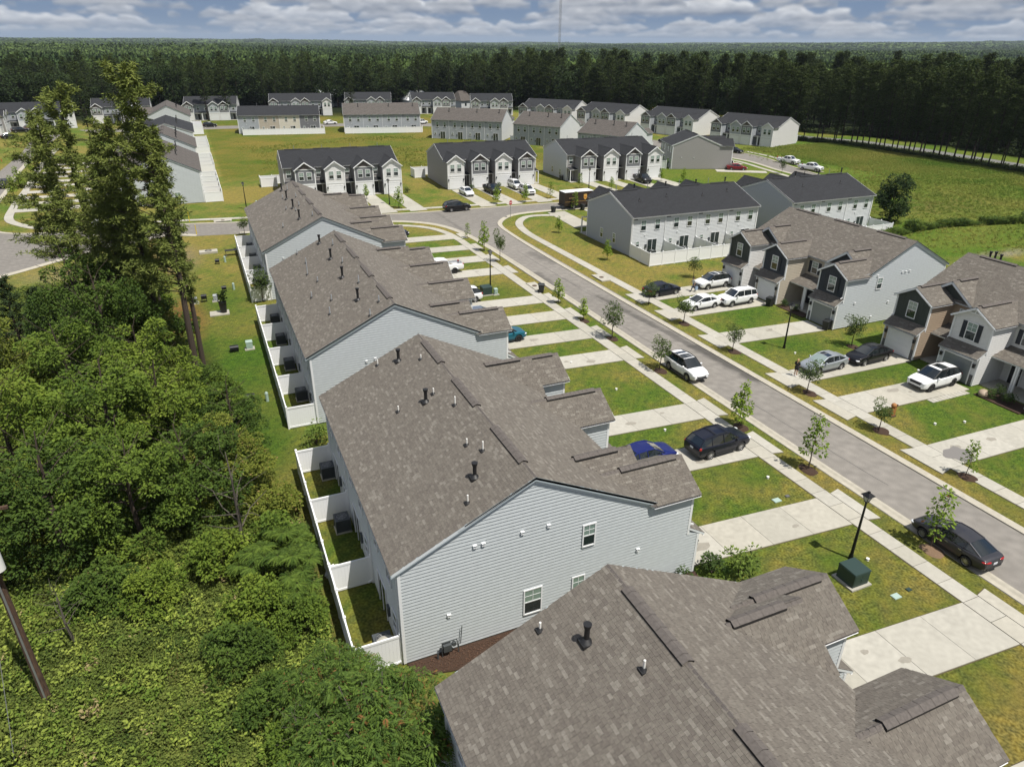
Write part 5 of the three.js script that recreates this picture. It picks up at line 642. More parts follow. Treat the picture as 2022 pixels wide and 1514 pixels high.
// covers let into the lawns and kerbs
for (const [lb, x, z, w, m] of [['pale green cover plate in the lawn near the wide lower driveway', 31.3, -27.6, 0.55, M.paleGreen], ['pale green cover plate in the lawn below the lamp post', 31.0, -18.1, 0.5, M.paleGreen], ['small dark cover beside the upper pale green plate', 32.3, -27.7, 0.3, M.stone], ['small green cover beside the lower plate', 32.1, -18.2, 0.3, M.greenBox]]) { const T = thing('cover_plate', lb, 'cover plate', [x, 0, z]), a = new MB(), b = new MB(); a.box(-w * 0.5, 0, -w * 0.36, w * 0.5, 0.05, w * 0.36); part(T, 'frame', a, m); b.box(-w * 0.44, 0.05, -w * 0.3, w * 0.44, 0.06, w * 0.3); part(T, 'lid', b, m); }
for (const [lb, x, z] of [['white sprinkler cap in the lawn by the lamp post', 32, -20.9], ['white cap in the lawn beside the black SUV driveway', 32.6, -29.9], ['white cap in the lawn above the black SUV', 29.8, -38.2], ['white cap in the wide lawn behind the white SUV', 30, -45.8], ['white cap in the narrow lawn past the gable roofs', 29, -52.3], ['white cap in the right lawn near the sidewalk', 50.3, -45.9], ['white cap in the lawn of the cut off house, nearer', 50.3, -30.7], ['white cap in the lawn of the cut off house, farther', 52.8, -30.0]]) { const T = thing('sprinkler_cap', lb, 'pipe cap', [x, 0, z]), m = new MB(); m.geom(new THREE.CylinderGeometry(0.07, 0.09, 0.12, 10), mat4(0, 0.06, 0)); part(T, 'pipe', m, M.pvc); const c = new MB(); c.geom(new THREE.CylinderGeometry(0.1, 0.1, 0.04, 10), mat4(0, 0.13, 0)); part(T, 'cap', c, M.pvc); }
function inlet(label, x, z, turn) { const T = thing('storm_drain', label, 'storm drain', [x, 0, z], turn), a = new MB(), b = new MB(), c = new MB(); a.box(-1.4, 0, -0.5, 1.4, 0.135, 0.75); part(T, 'top_slab', a, M.concrete[3]); b.box(-1.1, 0.03, -0.52, 1.1, 0.115, -0.48); part(T, 'opening', b, M.black); c.geom(new THREE.CylinderGeometry(0.3, 0.3, 0.03, 20), mat4(0, 0.145, 0.2)); part(T, 'manhole_cover', c, M.wood); }
inlet('storm drain with brown manhole lid on the right kerb', 44.75, -74.2, HT); inlet('storm drain with manhole lid on the left kerb by the bin', 35.7, -74.3, -HT); inlet('storm drain on the kerb of the cross street at left', 2.0, -125.2, Math.PI);
{ const T = thing('stepping_stones', 'row of pale stepping stones along the edge of the driveway', 'paving', [0, 0, 0]); for (let i = 0; i < 11; i++) { const m = new MB(), x = 53.5 + i * 0.42; m.box(x, 0.01, -33.95, x + 0.38, 0.06, -33.35); part(T, 'stone', m, M.concrete[i % 4]); } }
{ const T = thing('flower_bed', 'mulched bed with rounded shrubs and a rock by the cut off house', 'flower bed', [0, 0, 0]), m = new MB(); m.box(58.2, 0, -33.1, 60.2, 0.09, -29.2); part(T, 'mulch', m, M.mulch); const r = new MB(); r.geom(new THREE.IcosahedronGeometry(0.45, 1), mat4(58.7, 0.25, -32.6, 0.4, 0.3, 0, [1.2, 0.8, 1])); part(T, 'rock', r, M.tan); }
{ const T = thing('flower_bed', 'mulched bed along the foot of the blue gable wall', 'flower bed', [0, 0, 0]), s = new THREE.Shape(); [[5.2, 24.02], [5.4, 23.2], [7.6, 22.75], [12, 22.7], [21.8, 22.8], [22, 24.02]].forEach(([x, y], i) => (i ? s.lineTo(x, y) : s.moveTo(x, y))); const g = new THREE.ExtrudeGeometry(s, { depth: 0.07, bevelEnabled: true, bevelSize: 0.05, bevelThickness: 0.03, bevelSegments: 1 }); g.applyMatrix4(new THREE.Matrix4().set(1, 0, 0, 0, 0, 0, 1, 0, 0, -1, 0, 0, 0, 0, 0, 1)); part(T, 'mulch', g, M.mulch); const c = new MB(), r = rng(31); for (let i = 0; i < 700; i++) { const x = 5.4 + r() * 8, z = -23.95 + r() * 1.1; c.bar([x, 0.11 + r() * 0.02, z], [x + (r() - 0.5) * 0.24, 0.12 + r() * 0.03, z + (r() - 0.5) * 0.2], 0.014); } const q = part(T, 'bark_chips', c, std(0.10, 0.055, 0.035, 1)); q.userData.kind = 'stuff'; }
{ const T = thing('flower_bed', 'dark mulched bed at the entry between the two right garages', 'flower bed', [0, 0, 0]), m = new MB(); m.box(58.4, 0, -57.4, 60.3, 0.08, -53.3); part(T, 'mulch', m, M.mulch); }
{ const T = thing('play_toy', 'orange and tan wooden lawn ornament by a street tree', 'ornament', [48.3, 0, -33.1]), m = new MB(), n = new MB(); m.box(-0.2, 0, -0.15, 0.2, 0.75, 0.15).geom(new THREE.SphereGeometry(0.22, 10, 8), mat4(0, 0.95, 0)); part(T, 'body', m, M.orange); n.bar([-0.2, 0.55, 0], [-0.5, 0.9, 0], 0.06).bar([0.2, 0.55, 0], [0.45, 0.95, 0], 0.06).box(-0.25, 0, -0.2, 0.25, 0.1, 0.25); part(T, 'arms', n, M.wood).name = 'branch'; }
// ---------------------------------------------------------------- utility pole with transformer can, guy wire; radio mast far away
{
  const T = thing('utility_pole', 'brown wooden utility pole at the lower left with a white transformer can', 'utility pole', [-10.4, 0, -28.4]), p = new MB(); p.geom(new THREE.CylinderGeometry(0.12, 0.19, 11.5, 12), mat4(0, 5.75, 0)); part(T, 'pole', p, M.wood);
  const cnd = new MB(); cnd.box(-0.03, 0.1, 0.17, 0.04, 8, 0.21); part(T, 'conduit', cnd, M.steel);
  const c = new MB(); c.geom(new THREE.CylinderGeometry(0.26, 0.26, 0.95, 16), mat4(0.24, 8.3, 0.3)).geom(new THREE.CylinderGeometry(0.1, 0.26, 0.12, 16), mat4(0.24, 8.83, 0.3)); const can = part(T, 'transformer_can', c, M.pvc); const b = new MB(); b.box(0.02, 8.1, 0.05, 0.2, 8.2, 0.2).box(0.02, 8.5, 0.05, 0.2, 8.6, 0.2); part(can, 'bracket', b, M.steel);
  for (const [x, y, z] of [[0.3, 9.2, 0.1], [0.36, 9.0, 0.2], [0.2, 9.45, 0.05]]) { const m = new MB(); for (let i = 0; i < 4; i++) m.geom(new THREE.CylinderGeometry(0.05, 0.08, 0.06, 10), mat4(x, y + i * 0.07, z)); m.bar([0, y, 0], [x, y, z], 0.02); part(T, 'insulator', m, M.pvc); }
  const arm = new MB(); arm.box(-1.2, 10.4, -0.06, 1.2, 10.52, 0.06); part(T, 'crossarm', arm, M.wood);
  const w = new MB(); w.bar([0.1, 9.6, 0.1], [-0.7, 0, 3.4], 0.014, 0.014, 5); part(T, 'guy_wire', w, M.steel);
}
{ const T = thing('radio_mast', 'thin lattice radio mast rising above the dark forest', 'mast', [226.7, 0, -445.7]), m = new MB(), r = 0.7; const leg = [0, 1, 2].map((i) => [Math.cos(i * 2.094) * r, Math.sin(i * 2.094) * r]); for (const [x, z] of leg) m.bar([x, 0, z], [x, 110, z], 0.1); part(T, 'leg', m, M.steel); const b = new MB(); for (let i = 0; i < 40; i++) for (let k = 0; k < 3; k++) { const a = leg[k], c = leg[(k + 1) % 3]; b.bar([a[0], i * 2.75, a[1]], [c[0], (i + 1) * 2.75, c[1]], 0.05, 0.05, 3); } part(T, 'lattice', b, M.steel); }
{ const T = thing('shed', 'white flat roofed shed far left behind the tan house', 'shed', [-46, 0, -300]), m = new MB(); m.box(-3, 0, -2.5, 3, 2.6, 2.5); part(T, 'wall', m, M.whiteSiding); const r = new MB(); r.box(-3.3, 2.6, -2.8, 3.3, 2.9, 2.8); part(T, 'roof', r, M.white); }
for (const [x, z, lb] of [[76.5, -220.5, 'white parasol in the yard with parasols, left one'], [82, -215.5, 'white parasol in the yard with parasols, right one']]) { const T = thing('parasol', lb, 'parasol', [x, 0, z]), c = new MB(), p = new MB(); c.geom(new THREE.ConeGeometry(1.5, 0.6, 8), mat4(0, 2.5, 0)); p.geom(new THREE.CylinderGeometry(0.03, 0.03, 2.5, 6), mat4(0, 1.25, 0)); part(T, 'canopy', c, M.white); part(T, 'pole', p, M.steel); }
// ---------------------------------------------------------------- vehicles (x forward, y up)
const paint = (r, g, b, metal = 0.25) => new THREE.MeshPhysicalMaterial({ color: new THREE.Color().setRGB(r, g, b), roughness: 0.5, metalness: metal, specularIntensity: 0.5, clearcoat: 0.55, clearcoatRoughness: 0.08 });
const carGlass = new THREE.MeshPhysicalMaterial({ color: new THREE.Color().setRGB(0.012, 0.016, 0.018), roughness: 0.05, clearcoat: 1, clearcoatRoughness: 0.02 });
const shade = new THREE.MeshPhysicalMaterial({ color: new THREE.Color().setRGB(0.20, 0.26, 0.25), roughness: 0.1, clearcoat: 1 });
const tyreM = std(0.018, 0.018, 0.018, 0.85), rimM = std(0.5, 0.5, 0.51, 0.3, { metalness: 0.8 }), darkRim = std(0.04, 0.04, 0.042, 0.35, { metalness: 0.6 }), tailM = std(0.30, 0.012, 0.012, 0.2), headM = std(0.62, 0.64, 0.66, 0.12), plastic = std(0.02, 0.021, 0.022, 0.6), plateM = std(0.6, 0.62, 0.66, 0.5), chrome = std(0.6, 0.6, 0.6, 0.15, { metalness: 0.9 });
const CT = { // st: [x, half width share, floor, top]; gh: [x, y] rear foot, roof rear, roof middle, roof front, windscreen foot
  sedan: { L: 4.86, W: 1.84, wb: 2.82, wr: 0.335, xc: 0.05, st: [[-2.42, 0.78, 0.46, 0.84], [-2.36, 0.86, 0.36, 0.96], [-2.2, 0.92, 0.28, 1.03], [-1.85, 0.97, 0.22, 1.045], [-1.2, 1, 0.2, 1.0], [-0.4, 1, 0.19, 0.965], [0.5, 1, 0.19, 0.96], [1.15, 0.99, 0.2, 0.965], [1.7, 0.965, 0.2, 0.9], [2.1, 0.92, 0.22, 0.81], [2.3, 0.85, 0.27, 0.72], [2.4, 0.75, 0.33, 0.6], [2.43, 0.68, 0.36, 0.52]], gh: [[-1.98, 1.03], [-1.12, 1.385], [-0.35, 1.45], [0.32, 1.425], [1.22, 0.965]], pil: [-1.0, -0.28] },
  coupe: { L: 4.75, W: 1.83, wb: 2.75, wr: 0.33, xc: 0.05, st: [[-2.36, 0.78, 0.46, 0.86], [-2.3, 0.86, 0.36, 0.97], [-2.1, 0.93, 0.26, 1.03], [-1.7, 0.98, 0.22, 1.03], [-1, 1, 0.2, 0.97], [0, 1, 0.19, 0.94], [0.8, 1, 0.19, 0.945], [1.2, 0.99, 0.2, 0.94], [1.7, 0.96, 0.2, 0.88], [2.05, 0.92, 0.22, 0.8], [2.25, 0.84, 0.28, 0.7], [2.36, 0.72, 0.34, 0.58]], gh: [[-1.85, 1.02], [-1.0, 1.32], [-0.35, 1.385], [0.2, 1.36], [1.2, 0.945]], pil: [-0.75] },
  suv: { L: 4.66, W: 1.87, wb: 2.72, wr: 0.365, xc: 0.02, st: [[-2.31, 0.84, 0.5, 0.98], [-2.27, 0.9, 0.38, 1.08], [-2.1, 0.95, 0.3, 1.12], [-1.5, 0.99, 0.25, 1.11], [-0.5, 1, 0.24, 1.07], [0.5, 1, 0.24, 1.05], [1.15, 0.99, 0.24, 1.08], [1.6, 0.97, 0.25, 1.04], [2.0, 0.93, 0.28, 0.97], [2.2, 0.87, 0.33, 0.88], [2.31, 0.78, 0.38, 0.74], [2.33, 0.72, 0.42, 0.62]], gh: [[-2.22, 1.12], [-1.78, 1.56], [-0.6, 1.68], [0.38, 1.645], [1.25, 1.07]], pil: [-1.25, -0.2, ], rails: true },
  bigsuv: { L: 4.95, W: 1.94, wb: 2.86, wr: 0.38, xc: 0.04, st: [[-2.45, 0.86, 0.52, 1.02], [-2.41, 0.92, 0.4, 1.12], [-2.2, 0.96, 0.3, 1.16], [-1.5, 0.99, 0.26, 1.15], [-0.5, 1, 0.25, 1.11], [0.5, 1, 0.25, 1.1], [1.2, 0.99, 0.25, 1.12], [1.7, 0.97, 0.26, 1.08], [2.15, 0.93, 0.3, 1.0], [2.36, 0.87, 0.35, 0.9], [2.46, 0.78, 0.4, 0.74]], gh: [[-2.36, 1.16], [-1.95, 1.62], [-0.7, 1.76], [0.4, 1.72], [1.32, 1.1]], pil: [-1.3, -0.2], rails: true },
  boxsuv: { L: 4.75, W: 1.9, wb: 2.75, wr: 0.37, xc: 0.05, st: [[-2.36, 0.9, 0.5, 1.02], [-2.32, 0.94, 0.4, 1.1], [-2.1, 0.97, 0.32, 1.13], [-1.4, 1, 0.28, 1.13], [0, 1, 0.27, 1.11], [0.9, 1, 0.27, 1.12], [1.3, 0.99, 0.27, 1.13], [1.8, 0.97, 0.28, 1.1], [2.15, 0.94, 0.31, 1.04], [2.32, 0.9, 0.36, 0.94], [2.38, 0.84, 0.42, 0.76]], gh: [[-2.3, 1.13], [-2.08, 1.64], [-0.7, 1.74], [0.5, 1.7], [1.25, 1.12]], pil: [-1.35, -0.25], rails: true },
  pickup: { L: 5.8, W: 2.0, wb: 3.55, wr: 0.41, xc: 0.1, bed: [-2.82, -0.95], st: [[-2.9, 0.9, 0.55, 1.2], [-2.86, 0.94, 0.48, 1.26], [-2.0, 0.97, 0.42, 1.26], [-0.9, 0.98, 0.38, 1.25], [0, 1, 0.36, 1.24], [1.1, 1, 0.36, 1.25], [1.55, 0.99, 0.36, 1.27], [2.2, 0.97, 0.37, 1.22], [2.65, 0.94, 0.4, 1.14], [2.84, 0.88, 0.46, 1.0], [2.9, 0.82, 0.5, 0.82]], gh: [[-0.88, 1.25], [-0.74, 1.78], [0.1, 1.88], [0.78, 1.84], [1.55, 1.25]], pil: [0.1] },
};
const csg = new Evaluator(); csg.attributes = ['position', 'normal', 'uv']; csg.useGroups = false;
const carParts = {};
function ringAt(T, x) { const s = T.st; let i = 0; while (i < s.length - 2 && x > s[i + 1][0]) i++; const t = clamp((x - s[i][0]) / (s[i + 1][0] - s[i][0])), q = (k) => lerp(s[i][k], s[i + 1][k], t), w = q(1) * T.W / 2, b = q(2), h = q(3); return [[0.0, b], [0.8 * w, b], [0.94 * w, b + 0.07], [0.985 * w, b + 0.3 * (h - b)], [w, b + 0.55 * (h - b)], [0.985 * w, h - 0.13], [0.955 * w, h - 0.04], [0.88 * w, h], [0.45 * w, h + 0.022], [0, h + 0.03]]; }
function carGeometry(type) {
  if (carParts[type]) return carParts[type];
  const T = CT[type], xs = []; for (let i = 0; i < T.st.length - 1; i++) { xs.push(T.st[i][0]); const d = T.st[i + 1][0] - T.st[i][0]; if (d > 0.4) xs.push(T.st[i][0] + d / 2); } xs.push(T.st[T.st.length - 1][0]);
  const pos = [], idx = [], K = 18;
  for (const x of xs) { const r = ringAt(T, x); for (let k = 0; k < 10; k++) pos.push(x, r[k][1], r[k][0]); for (let k = 8; k > 0; k--) pos.push(x, r[k][1], -r[k][0]); }
  for (let i = 0; i < xs.length - 1; i++) for (let k = 0; k < K; k++) { const a = i * K + k, b = i * K + (k + 1) % K, c = a + K, d = b + K; idx.push(a, b, c, b, d, c); }
  for (const [o, f] of [[0, 1], [(xs.length - 1) * K, 0]]) { const c = pos.length / 3; let y = 0; for (let k = 0; k < K; k++) y += pos[(o + k) * 3 + 1] / K; pos.push(pos[o * 3], y, 0); for (let k = 0; k < K; k++) { const a = o + k, b = o + (k + 1) % K; f ? idx.push(a, c, b) : idx.push(a, b, c); } }
  let g = new THREE.BufferGeometry(); g.setAttribute('position', new THREE.Float32BufferAttribute(pos, 3)); g.setAttribute('uv', new THREE.Float32BufferAttribute(new Float32Array(pos.length / 3 * 2), 2)); g.setIndex(idx); g.computeVertexNormals();
  // wheel arches (and the load bed) are cut out
  let body = new Brush(g); body.updateMatrixWorld();
  const cut = (geo, m) => { const b = new Brush(geo); b.applyMatrix4(m); b.updateMatrixWorld(); body = csg.evaluate(body, b, SUBTRACTION); };
  for (const sx of [-1, 1]) for (const sz of [-1, 1]) cut(new THREE.CylinderGeometry(T.wr + 0.065, T.wr + 0.065, 0.5, 28), mat4(T.xc + sx * T.wb / 2, T.wr + 0.02, sz * (T.W / 2 - 0.02), HT));
  if (T.bed) cut(new THREE.BoxGeometry(T.bed[1] - T.bed[0], 0.6, T.W - 0.34), mat4((T.bed[0] + T.bed[1]) / 2, 1.13, 0));
  const P = { T, body: body.geometry };
  // greenhouse
  const [a, b, m, f, w] = T.gh, hb = T.W / 2 * 0.905, ht = T.W / 2 * 0.72, sec = [[a[0], a[1], hb * 0.92, hb * 0.9, a[1] + 0.005], [b[0], a[1], hb, ht * 0.96, b[1]], [m[0], w[1] + 0.01, hb, ht, m[1]], [f[0], w[1], hb, ht * 0.97, f[1]], [w[0], w[1], hb * 0.95, hb * 0.9, w[1] + 0.005]];
  const roof = new MB(), side = [new MB(), new MB()], ws = new MB(), rw = new MB(), pill = new MB();
  const pt = (s, z) => { const [x, , , r, y] = s; const t = Math.abs(z); return [x, y + 0.035 * (1 - t * t), z * r]; };
  const strip = (mb, s, q, n = 6) => { for (let i = 0; i < n; i++) { const z0 = -1 + 2 * i / n, z1 = -1 + 2 * (i + 1) / n; mb.quad(pt(s, z0), pt(s, z1), pt(q, z1), pt(q, z0)); } };
  strip(rw, sec[0], sec[1]); strip(roof, sec[1], sec[2]); strip(roof, sec[2], sec[3]); strip(ws, sec[3], sec[4]);
  const lp = (p, q, t) => p.map((v, i) => lerp(v, q[i], t));
  for (const s of [1, -1]) for (let i = 0; i < 4; i++) { const A = [sec[i][0], sec[i][1], s * sec[i][2]], B = [sec[i + 1][0], sec[i + 1][1], s * sec[i + 1][2]], Cc = [sec[i + 1][0], sec[i + 1][4] - 0.0, s * sec[i + 1][3]], D = [sec[i][0], sec[i][4], s * sec[i][3]]; s > 0 ? side[0].quad(A, B, Cc, D) : side[1].quad(B, A, D, Cc); }
  const edge = (s, q, z) => pill.bar(pt(s, z), pt(q, z), 0.045, 0.045, 5);
  for (const z of [-0.985, 0.985]) { edge(sec[0], sec[1], z); edge(sec[1], sec[2], z); edge(sec[2], sec[3], z); edge(sec[3], sec[4], z); }
  pill.bar(pt(sec[3], -0.98), pt(sec[3], 0.98), 0.03); pill.bar(pt(sec[1], -0.98), pt(sec[1], 0.98), 0.04);
  for (const x of T.pil ?? []) for (const s of [-1, 1]) { const i = x < sec[1][0] ? 0 : x < sec[2][0] ? 1 : 2, t = clamp((x - sec[i][0]) / (sec[i + 1][0] - sec[i][0])); const yb = lerp(sec[i][1], sec[i + 1][1], t), zb = lerp(sec[i][2], sec[i + 1][2], t), yt = lerp(sec[i][4], sec[i + 1][4], t), zt = lerp(sec[i][3], sec[i + 1][3], t); pill.bar([x, yb, s * zb], [x + (x < -0.6 ? 0.0 : -0.04), yt, s * zt], 0.035); }
  Object.assign(P, { roof: roof.geo(), side: side.map((q) => q.geo()), ws: ws.geo(), rw: rw.geo(), pill: pill.geo(), sec });
  // doors: thin skins over the flank
  P.doors = []; const dx = T.bed ? [[-0.85, 0.05], [0.08, 1.2]] : type === 'coupe' ? [[-0.75, 0.95]] : [[-1.05, -0.24], [-0.21, 0.95]];
  for (const [x0, x1] of dx) for (const s of [-1, 1]) { const mb = new MB(), n = 5, o = 0.008; const R = (x, k) => { const r = ringAt(T, x)[k]; return [x, r[1], s * (r[0] + o)]; }; for (let i = 0; i < n; i++) for (const k of [3, 4, 5]) { const p = lerp(x0 + 0.012, x1 - 0.012, i / n), q = lerp(x0 + 0.012, x1 - 0.012, (i + 1) / n), Q = [R(p, k), R(q, k), R(q, k + 1), R(p, k + 1)]; s > 0 ? mb.quad(...Q) : mb.quad(Q[1], Q[0], Q[3], Q[2]); } const h = new MB(), r = ringAt(T, x0 + 0.16)[5]; h.box(x0 + 0.08, r[1] - 0.02, s * (r[0] + o) - 0.02, x0 + 0.27, r[1] + 0.015, s * (r[0] + o) + 0.03); P.doors.push([mb.geo(), h.geo()]); }
  const x1 = T.st[T.st.length - 1][0], x0 = T.st[0][0], Wh = T.W / 2, hf = T.st[T.st.length - 3][3], hr = T.st[1][3];
  const trim = new MB(); { const fr = ringAt(T, x1); const yb = fr[0][1]; trim.box(x1 - 0.1, yb - 0.03, -Wh * 0.62, x1 + 0.02, yb + 0.1, Wh * 0.62); trim.box(x0 - 0.015, 0.4, -Wh * 0.68, x0 + 0.1, 0.54, Wh * 0.68); for (const s of [-1, 1]) trim.box(-T.wb / 2 + T.wr + 0.12, T.st[5][2] - 0.01, s * (Wh * 0.955) - 0.03, T.wb / 2 - T.wr - 0.02, T.st[5][2] + 0.09, s * (Wh * 0.955) + 0.03); } P.trim = trim.geo();
  const gr = new MB(); gr.hex([[x1 - 0.1, hf - 0.32, Wh * 0.5], [x1 + 0.022, hf - 0.32, Wh * 0.5], [x1 + 0.022, hf - 0.32, -Wh * 0.5], [x1 - 0.1, hf - 0.32, -Wh * 0.5]].map((p) => p), [[x1 - 0.16, hf - 0.1, Wh * 0.58], [x1 - 0.03, hf - 0.1, Wh * 0.58], [x1 - 0.03, hf - 0.1, -Wh * 0.58], [x1 - 0.16, hf - 0.1, -Wh * 0.58]]); P.grille = gr.geo();
  P.head = [-1, 1].map((s) => { const m2 = new MB(); m2.geom(new THREE.SphereGeometry(1, 12, 8), mat4(x1 - 0.21, hf - 0.13, s * Wh * 0.7, 0, -s * 0.5, 0, [0.24, 0.085, 0.2])); return m2.geo(); });
  P.tail = [-1, 1].map((s) => { const m2 = new MB(); if (T.gh[0][0] < -2.1 || T.bed) m2.geom(new THREE.SphereGeometry(1, 12, 8), mat4(x0 + 0.12, hr - 0.1, s * Wh * 0.86, 0, 0, 0, [0.13, 0.13, 0.075])); else m2.geom(new THREE.SphereGeometry(1, 12, 8), mat4(x0 + 0.14, hr - 0.08, s * Wh * 0.66, 0, s * 0.35, 0, [0.16, 0.075, 0.3])); return m2.geo(); });
  P.mirror = [-1, 1].map((s) => { const m2 = new MB(), z = s * (hb + 0.14); m2.geom(new THREE.SphereGeometry(1, 10, 8), mat4(w[0] - 0.42, w[1] + 0.09, z, 0, 0, 0, [0.09, 0.085, 0.12])); m2.bar([w[0] - 0.4, w[1] + 0.02, s * (hb - 0.02)], [w[0] - 0.42, w[1] + 0.06, z], 0.03); return m2.geo(); });
  P.plate = (() => { const q = new MB(); q.box(x0 - 0.02, hr - 0.3, -0.16, x0 + 0.04, hr - 0.16, 0.16); return q.geo(); })();
  const ty = new MB(), W2 = 0.11; ty.geom(new THREE.LatheGeometry([[T.wr * 0.64, -W2], [T.wr * 0.93, -W2], [T.wr, -W2 * 0.7], [T.wr, W2 * 0.7], [T.wr * 0.93, W2], [T.wr * 0.64, W2]].map((p) => new THREE.Vector2(...p)), 24), mat4(0, 0, 0, HT)); P.tyre = ty.geo();
  const rm = new MB(), rr = T.wr * 0.66; rm.geom(new THREE.CylinderGeometry(rr, rr, 0.14, 24, 1, true), mat4(0, 0, 0, HT)); for (let i = 0; i < 10; i++) { const t = i * Math.PI / 5; rm.bar([0, 0, 0.085], [Math.cos(t) * rr, Math.sin(t) * rr, 0.075], 0.03, 0.022); } rm.geom(new THREE.CylinderGeometry(0.06, 0.06, 0.06, 10), mat4(0, 0, 0.08, HT)).geom(new THREE.TorusGeometry(rr, 0.018, 5, 24), mat4(0, 0, 0.085)); P.rim = rm.geo();
  P.hub = new THREE.CylinderGeometry(rr * 0.97, rr * 0.97, 0.05, 20); P.hub.rotateX(HT);
  return (carParts[type] = P);
}
function car(kind, type, label, x, z, turn, mat, o = {}) {
  const P = carGeometry(type), T = P.T, G = thing(kind, label, o.cat ?? 'car', [x, 0.03, z], turn);
  part(G, 'body', P.body, mat); part(G, 'roof', P.roof, o.roof ?? mat); part(G, 'pillars', P.pill, o.pil ?? mat).name = 'window_frame';
  P.side.forEach((g) => part(G, 'side_window', g, carGlass)); part(G, 'windscreen', P.ws, o.shade ? shade : carGlass); part(G, 'rear_window', P.rw, carGlass);
  P.doors.forEach(([d, h]) => { const m = part(G, 'door', d, mat); part(m, 'handle', h, o.handle ?? mat); });
  part(G, 'lower_trim', P.trim, plastic); part(G, 'grille', P.grille, o.grille ?? plastic);
  P.head.forEach((g) => part(G, 'headlight', g, headM)); P.tail.forEach((g) => part(G, 'tail_light', g, tailM)); P.mirror.forEach((g) => part(G, 'mirror', g, mat)); part(G, 'licence_plate', P.plate, plateM);
  for (const sx of [-1, 1]) for (const sz of [-1, 1]) { const w = new THREE.Mesh(P.tyre, tyreM); w.name = 'wheel'; w.castShadow = w.receiveShadow = true; w.position.set(T.xc + sx * T.wb / 2, T.wr - 0.02, sz * (T.W / 2 - 0.13)); if (sz < 0) w.rotation.y = Math.PI; G.add(w); part(w, 'rim', P.rim, o.rim ?? rimM); part(w, 'brake_disc', P.hub, plastic); }
  const s = P.sec;
  if (o.sunroof) { const m = new MB(), a = s[1], b = s[3], q = (t, z) => { const r = lerp(a[3], b[3], t) * 0.78, x = lerp(a[0], b[0], t); const y = x < s[2][0] ? lerp(a[4], s[2][4], (x - a[0]) / (s[2][0] - a[0])) : lerp(s[2][4], b[4], (x - s[2][0]) / (b[0] - s[2][0])); return [x, y + 0.035 * (1 - (z * 0.78) ** 2) + 0.006, z * r]; }; const [t0, t1] = o.sunroof; for (let i = 0; i < 4; i++) for (let k = 0; k < 4; k++) { const ta = lerp(t0, t1, i / 4), tb = lerp(t0, t1, (i + 1) / 4), za = -1 + k / 2, zb = -1 + (k + 1) / 2; m.quad(q(ta, za), q(ta, zb), q(tb, zb), q(tb, za)); } part(G, 'sunroof', m, carGlass); }
  if (T.rails && o.rails !== false) for (const z of [-1, 1]) { const m = new MB(), y = (k) => s[k][4] + 0.035; m.bar([s[1][0] + 0.15, y(1) + 0.01, z * s[1][3] * 0.9], [s[2][0], y(2) + 0.035, z * s[2][3] * 0.92], 0.022).bar([s[2][0], y(2) + 0.035, z * s[2][3] * 0.92], [s[3][0] - 0.12, y(3) + 0.01, z * s[3][3] * 0.9], 0.022); part(G, 'roof_rail', m, o.railMat ?? chrome); }
  if (o.crossbars) for (const x of [-0.9, 0.1]) { const m = new MB(); m.bar([x, s[2][4] + 0.07, -s[2][3] * 0.9], [x, s[2][4] + 0.07, s[2][3] * 0.9], 0.025); part(G, 'roof_bar', m, plastic); }
  if (o.spoiler) { const m = new MB(); m.box(-2.2, 1.06, -0.7, -1.95, 1.1, 0.7); part(G, 'spoiler', m, mat); }
  return G;
}
const white = paint(0.74, 0.75, 0.76, 0), black = paint(0.006, 0.006, 0.008, 0.1), navyBlack = paint(0.005, 0.007, 0.018, 0.2), silver = paint(0.36, 0.39, 0.42, 0.6), darkGrey = paint(0.045, 0.045, 0.052, 0.5), blue = paint(0.006, 0.014, 0.13, 0.4), teal = paint(0.012, 0.12, 0.18, 0.4), red = paint(0.16, 0.006, 0.012, 0.3), grey = paint(0.17, 0.2, 0.25, 0.5), maroon = paint(0.05, 0.008, 0.012, 0.3);
car('parked_car', 'sedan', 'dark grey sedan at the near left kerb, its tail towards us', 37.62, -19.7, HT, darkGrey, { handle: chrome });
car('parked_car', 'suv', 'white SUV with a dark glass roof parked at the left kerb facing us', 37.6, -46.3, -HT, white, { sunroof: [0.25, 0.95], pil: plastic, railMat: plastic });
car('parked_car', 'bigsuv', 'black SUV with roof rails standing on the nearer left driveway', 31.7, -34.35, 0.05, navyBlack, { crossbars: true, railMat: plastic });
car('parked_car', 'sedan', 'bright blue sedan half hidden behind the brown gable roof', 25.7, -34.9, 0.03, blue);
car('parked_car', 'suv', 'teal blue SUV on the driveway of the second brown house', 25.1, -59.7, 0.03, teal, { rim: darkRim, pil: plastic, rails: false });
car('parked_car', 'sedan', 'grey blue car just showing past the second house roofs', 25.0, -66.0, 0.03, grey);
car('parked_car', 'suv', 'white hatchback seen from behind beside the green utility box', 25.3, -72.4, Math.PI, white, { pil: plastic });
car('pickup_truck', 'pickup', 'white pickup with an empty bed on a left driveway', 26.5, -83.9, Math.PI + 0.03, white, { cat: 'pickup truck', rim: darkRim });
car('parked_car', 'suv', 'dark blue black SUV beside the farthest left house roof', 25.5, -104.0, 0.04, navyBlack);
car('parked_car', 'bigsuv', 'black wagon parked on the far side of the cross street', 41.0, -118.8, 0.04, black);
car('parked_car', 'sedan', 'white sedan on the leftmost driveway of the middle row', 47.5, -131.6, -HT, white);
car('pickup_truck', 'pickup', 'black pickup before the grey garage door of the middle row', 53.0, -131.8, -HT, black, { cat: 'pickup truck' });
car('parked_car', 'boxsuv', 'white SUV nearest the garage in the pair on one driveway', 59.2, -134.3, -HT, white, { railMat: plastic });
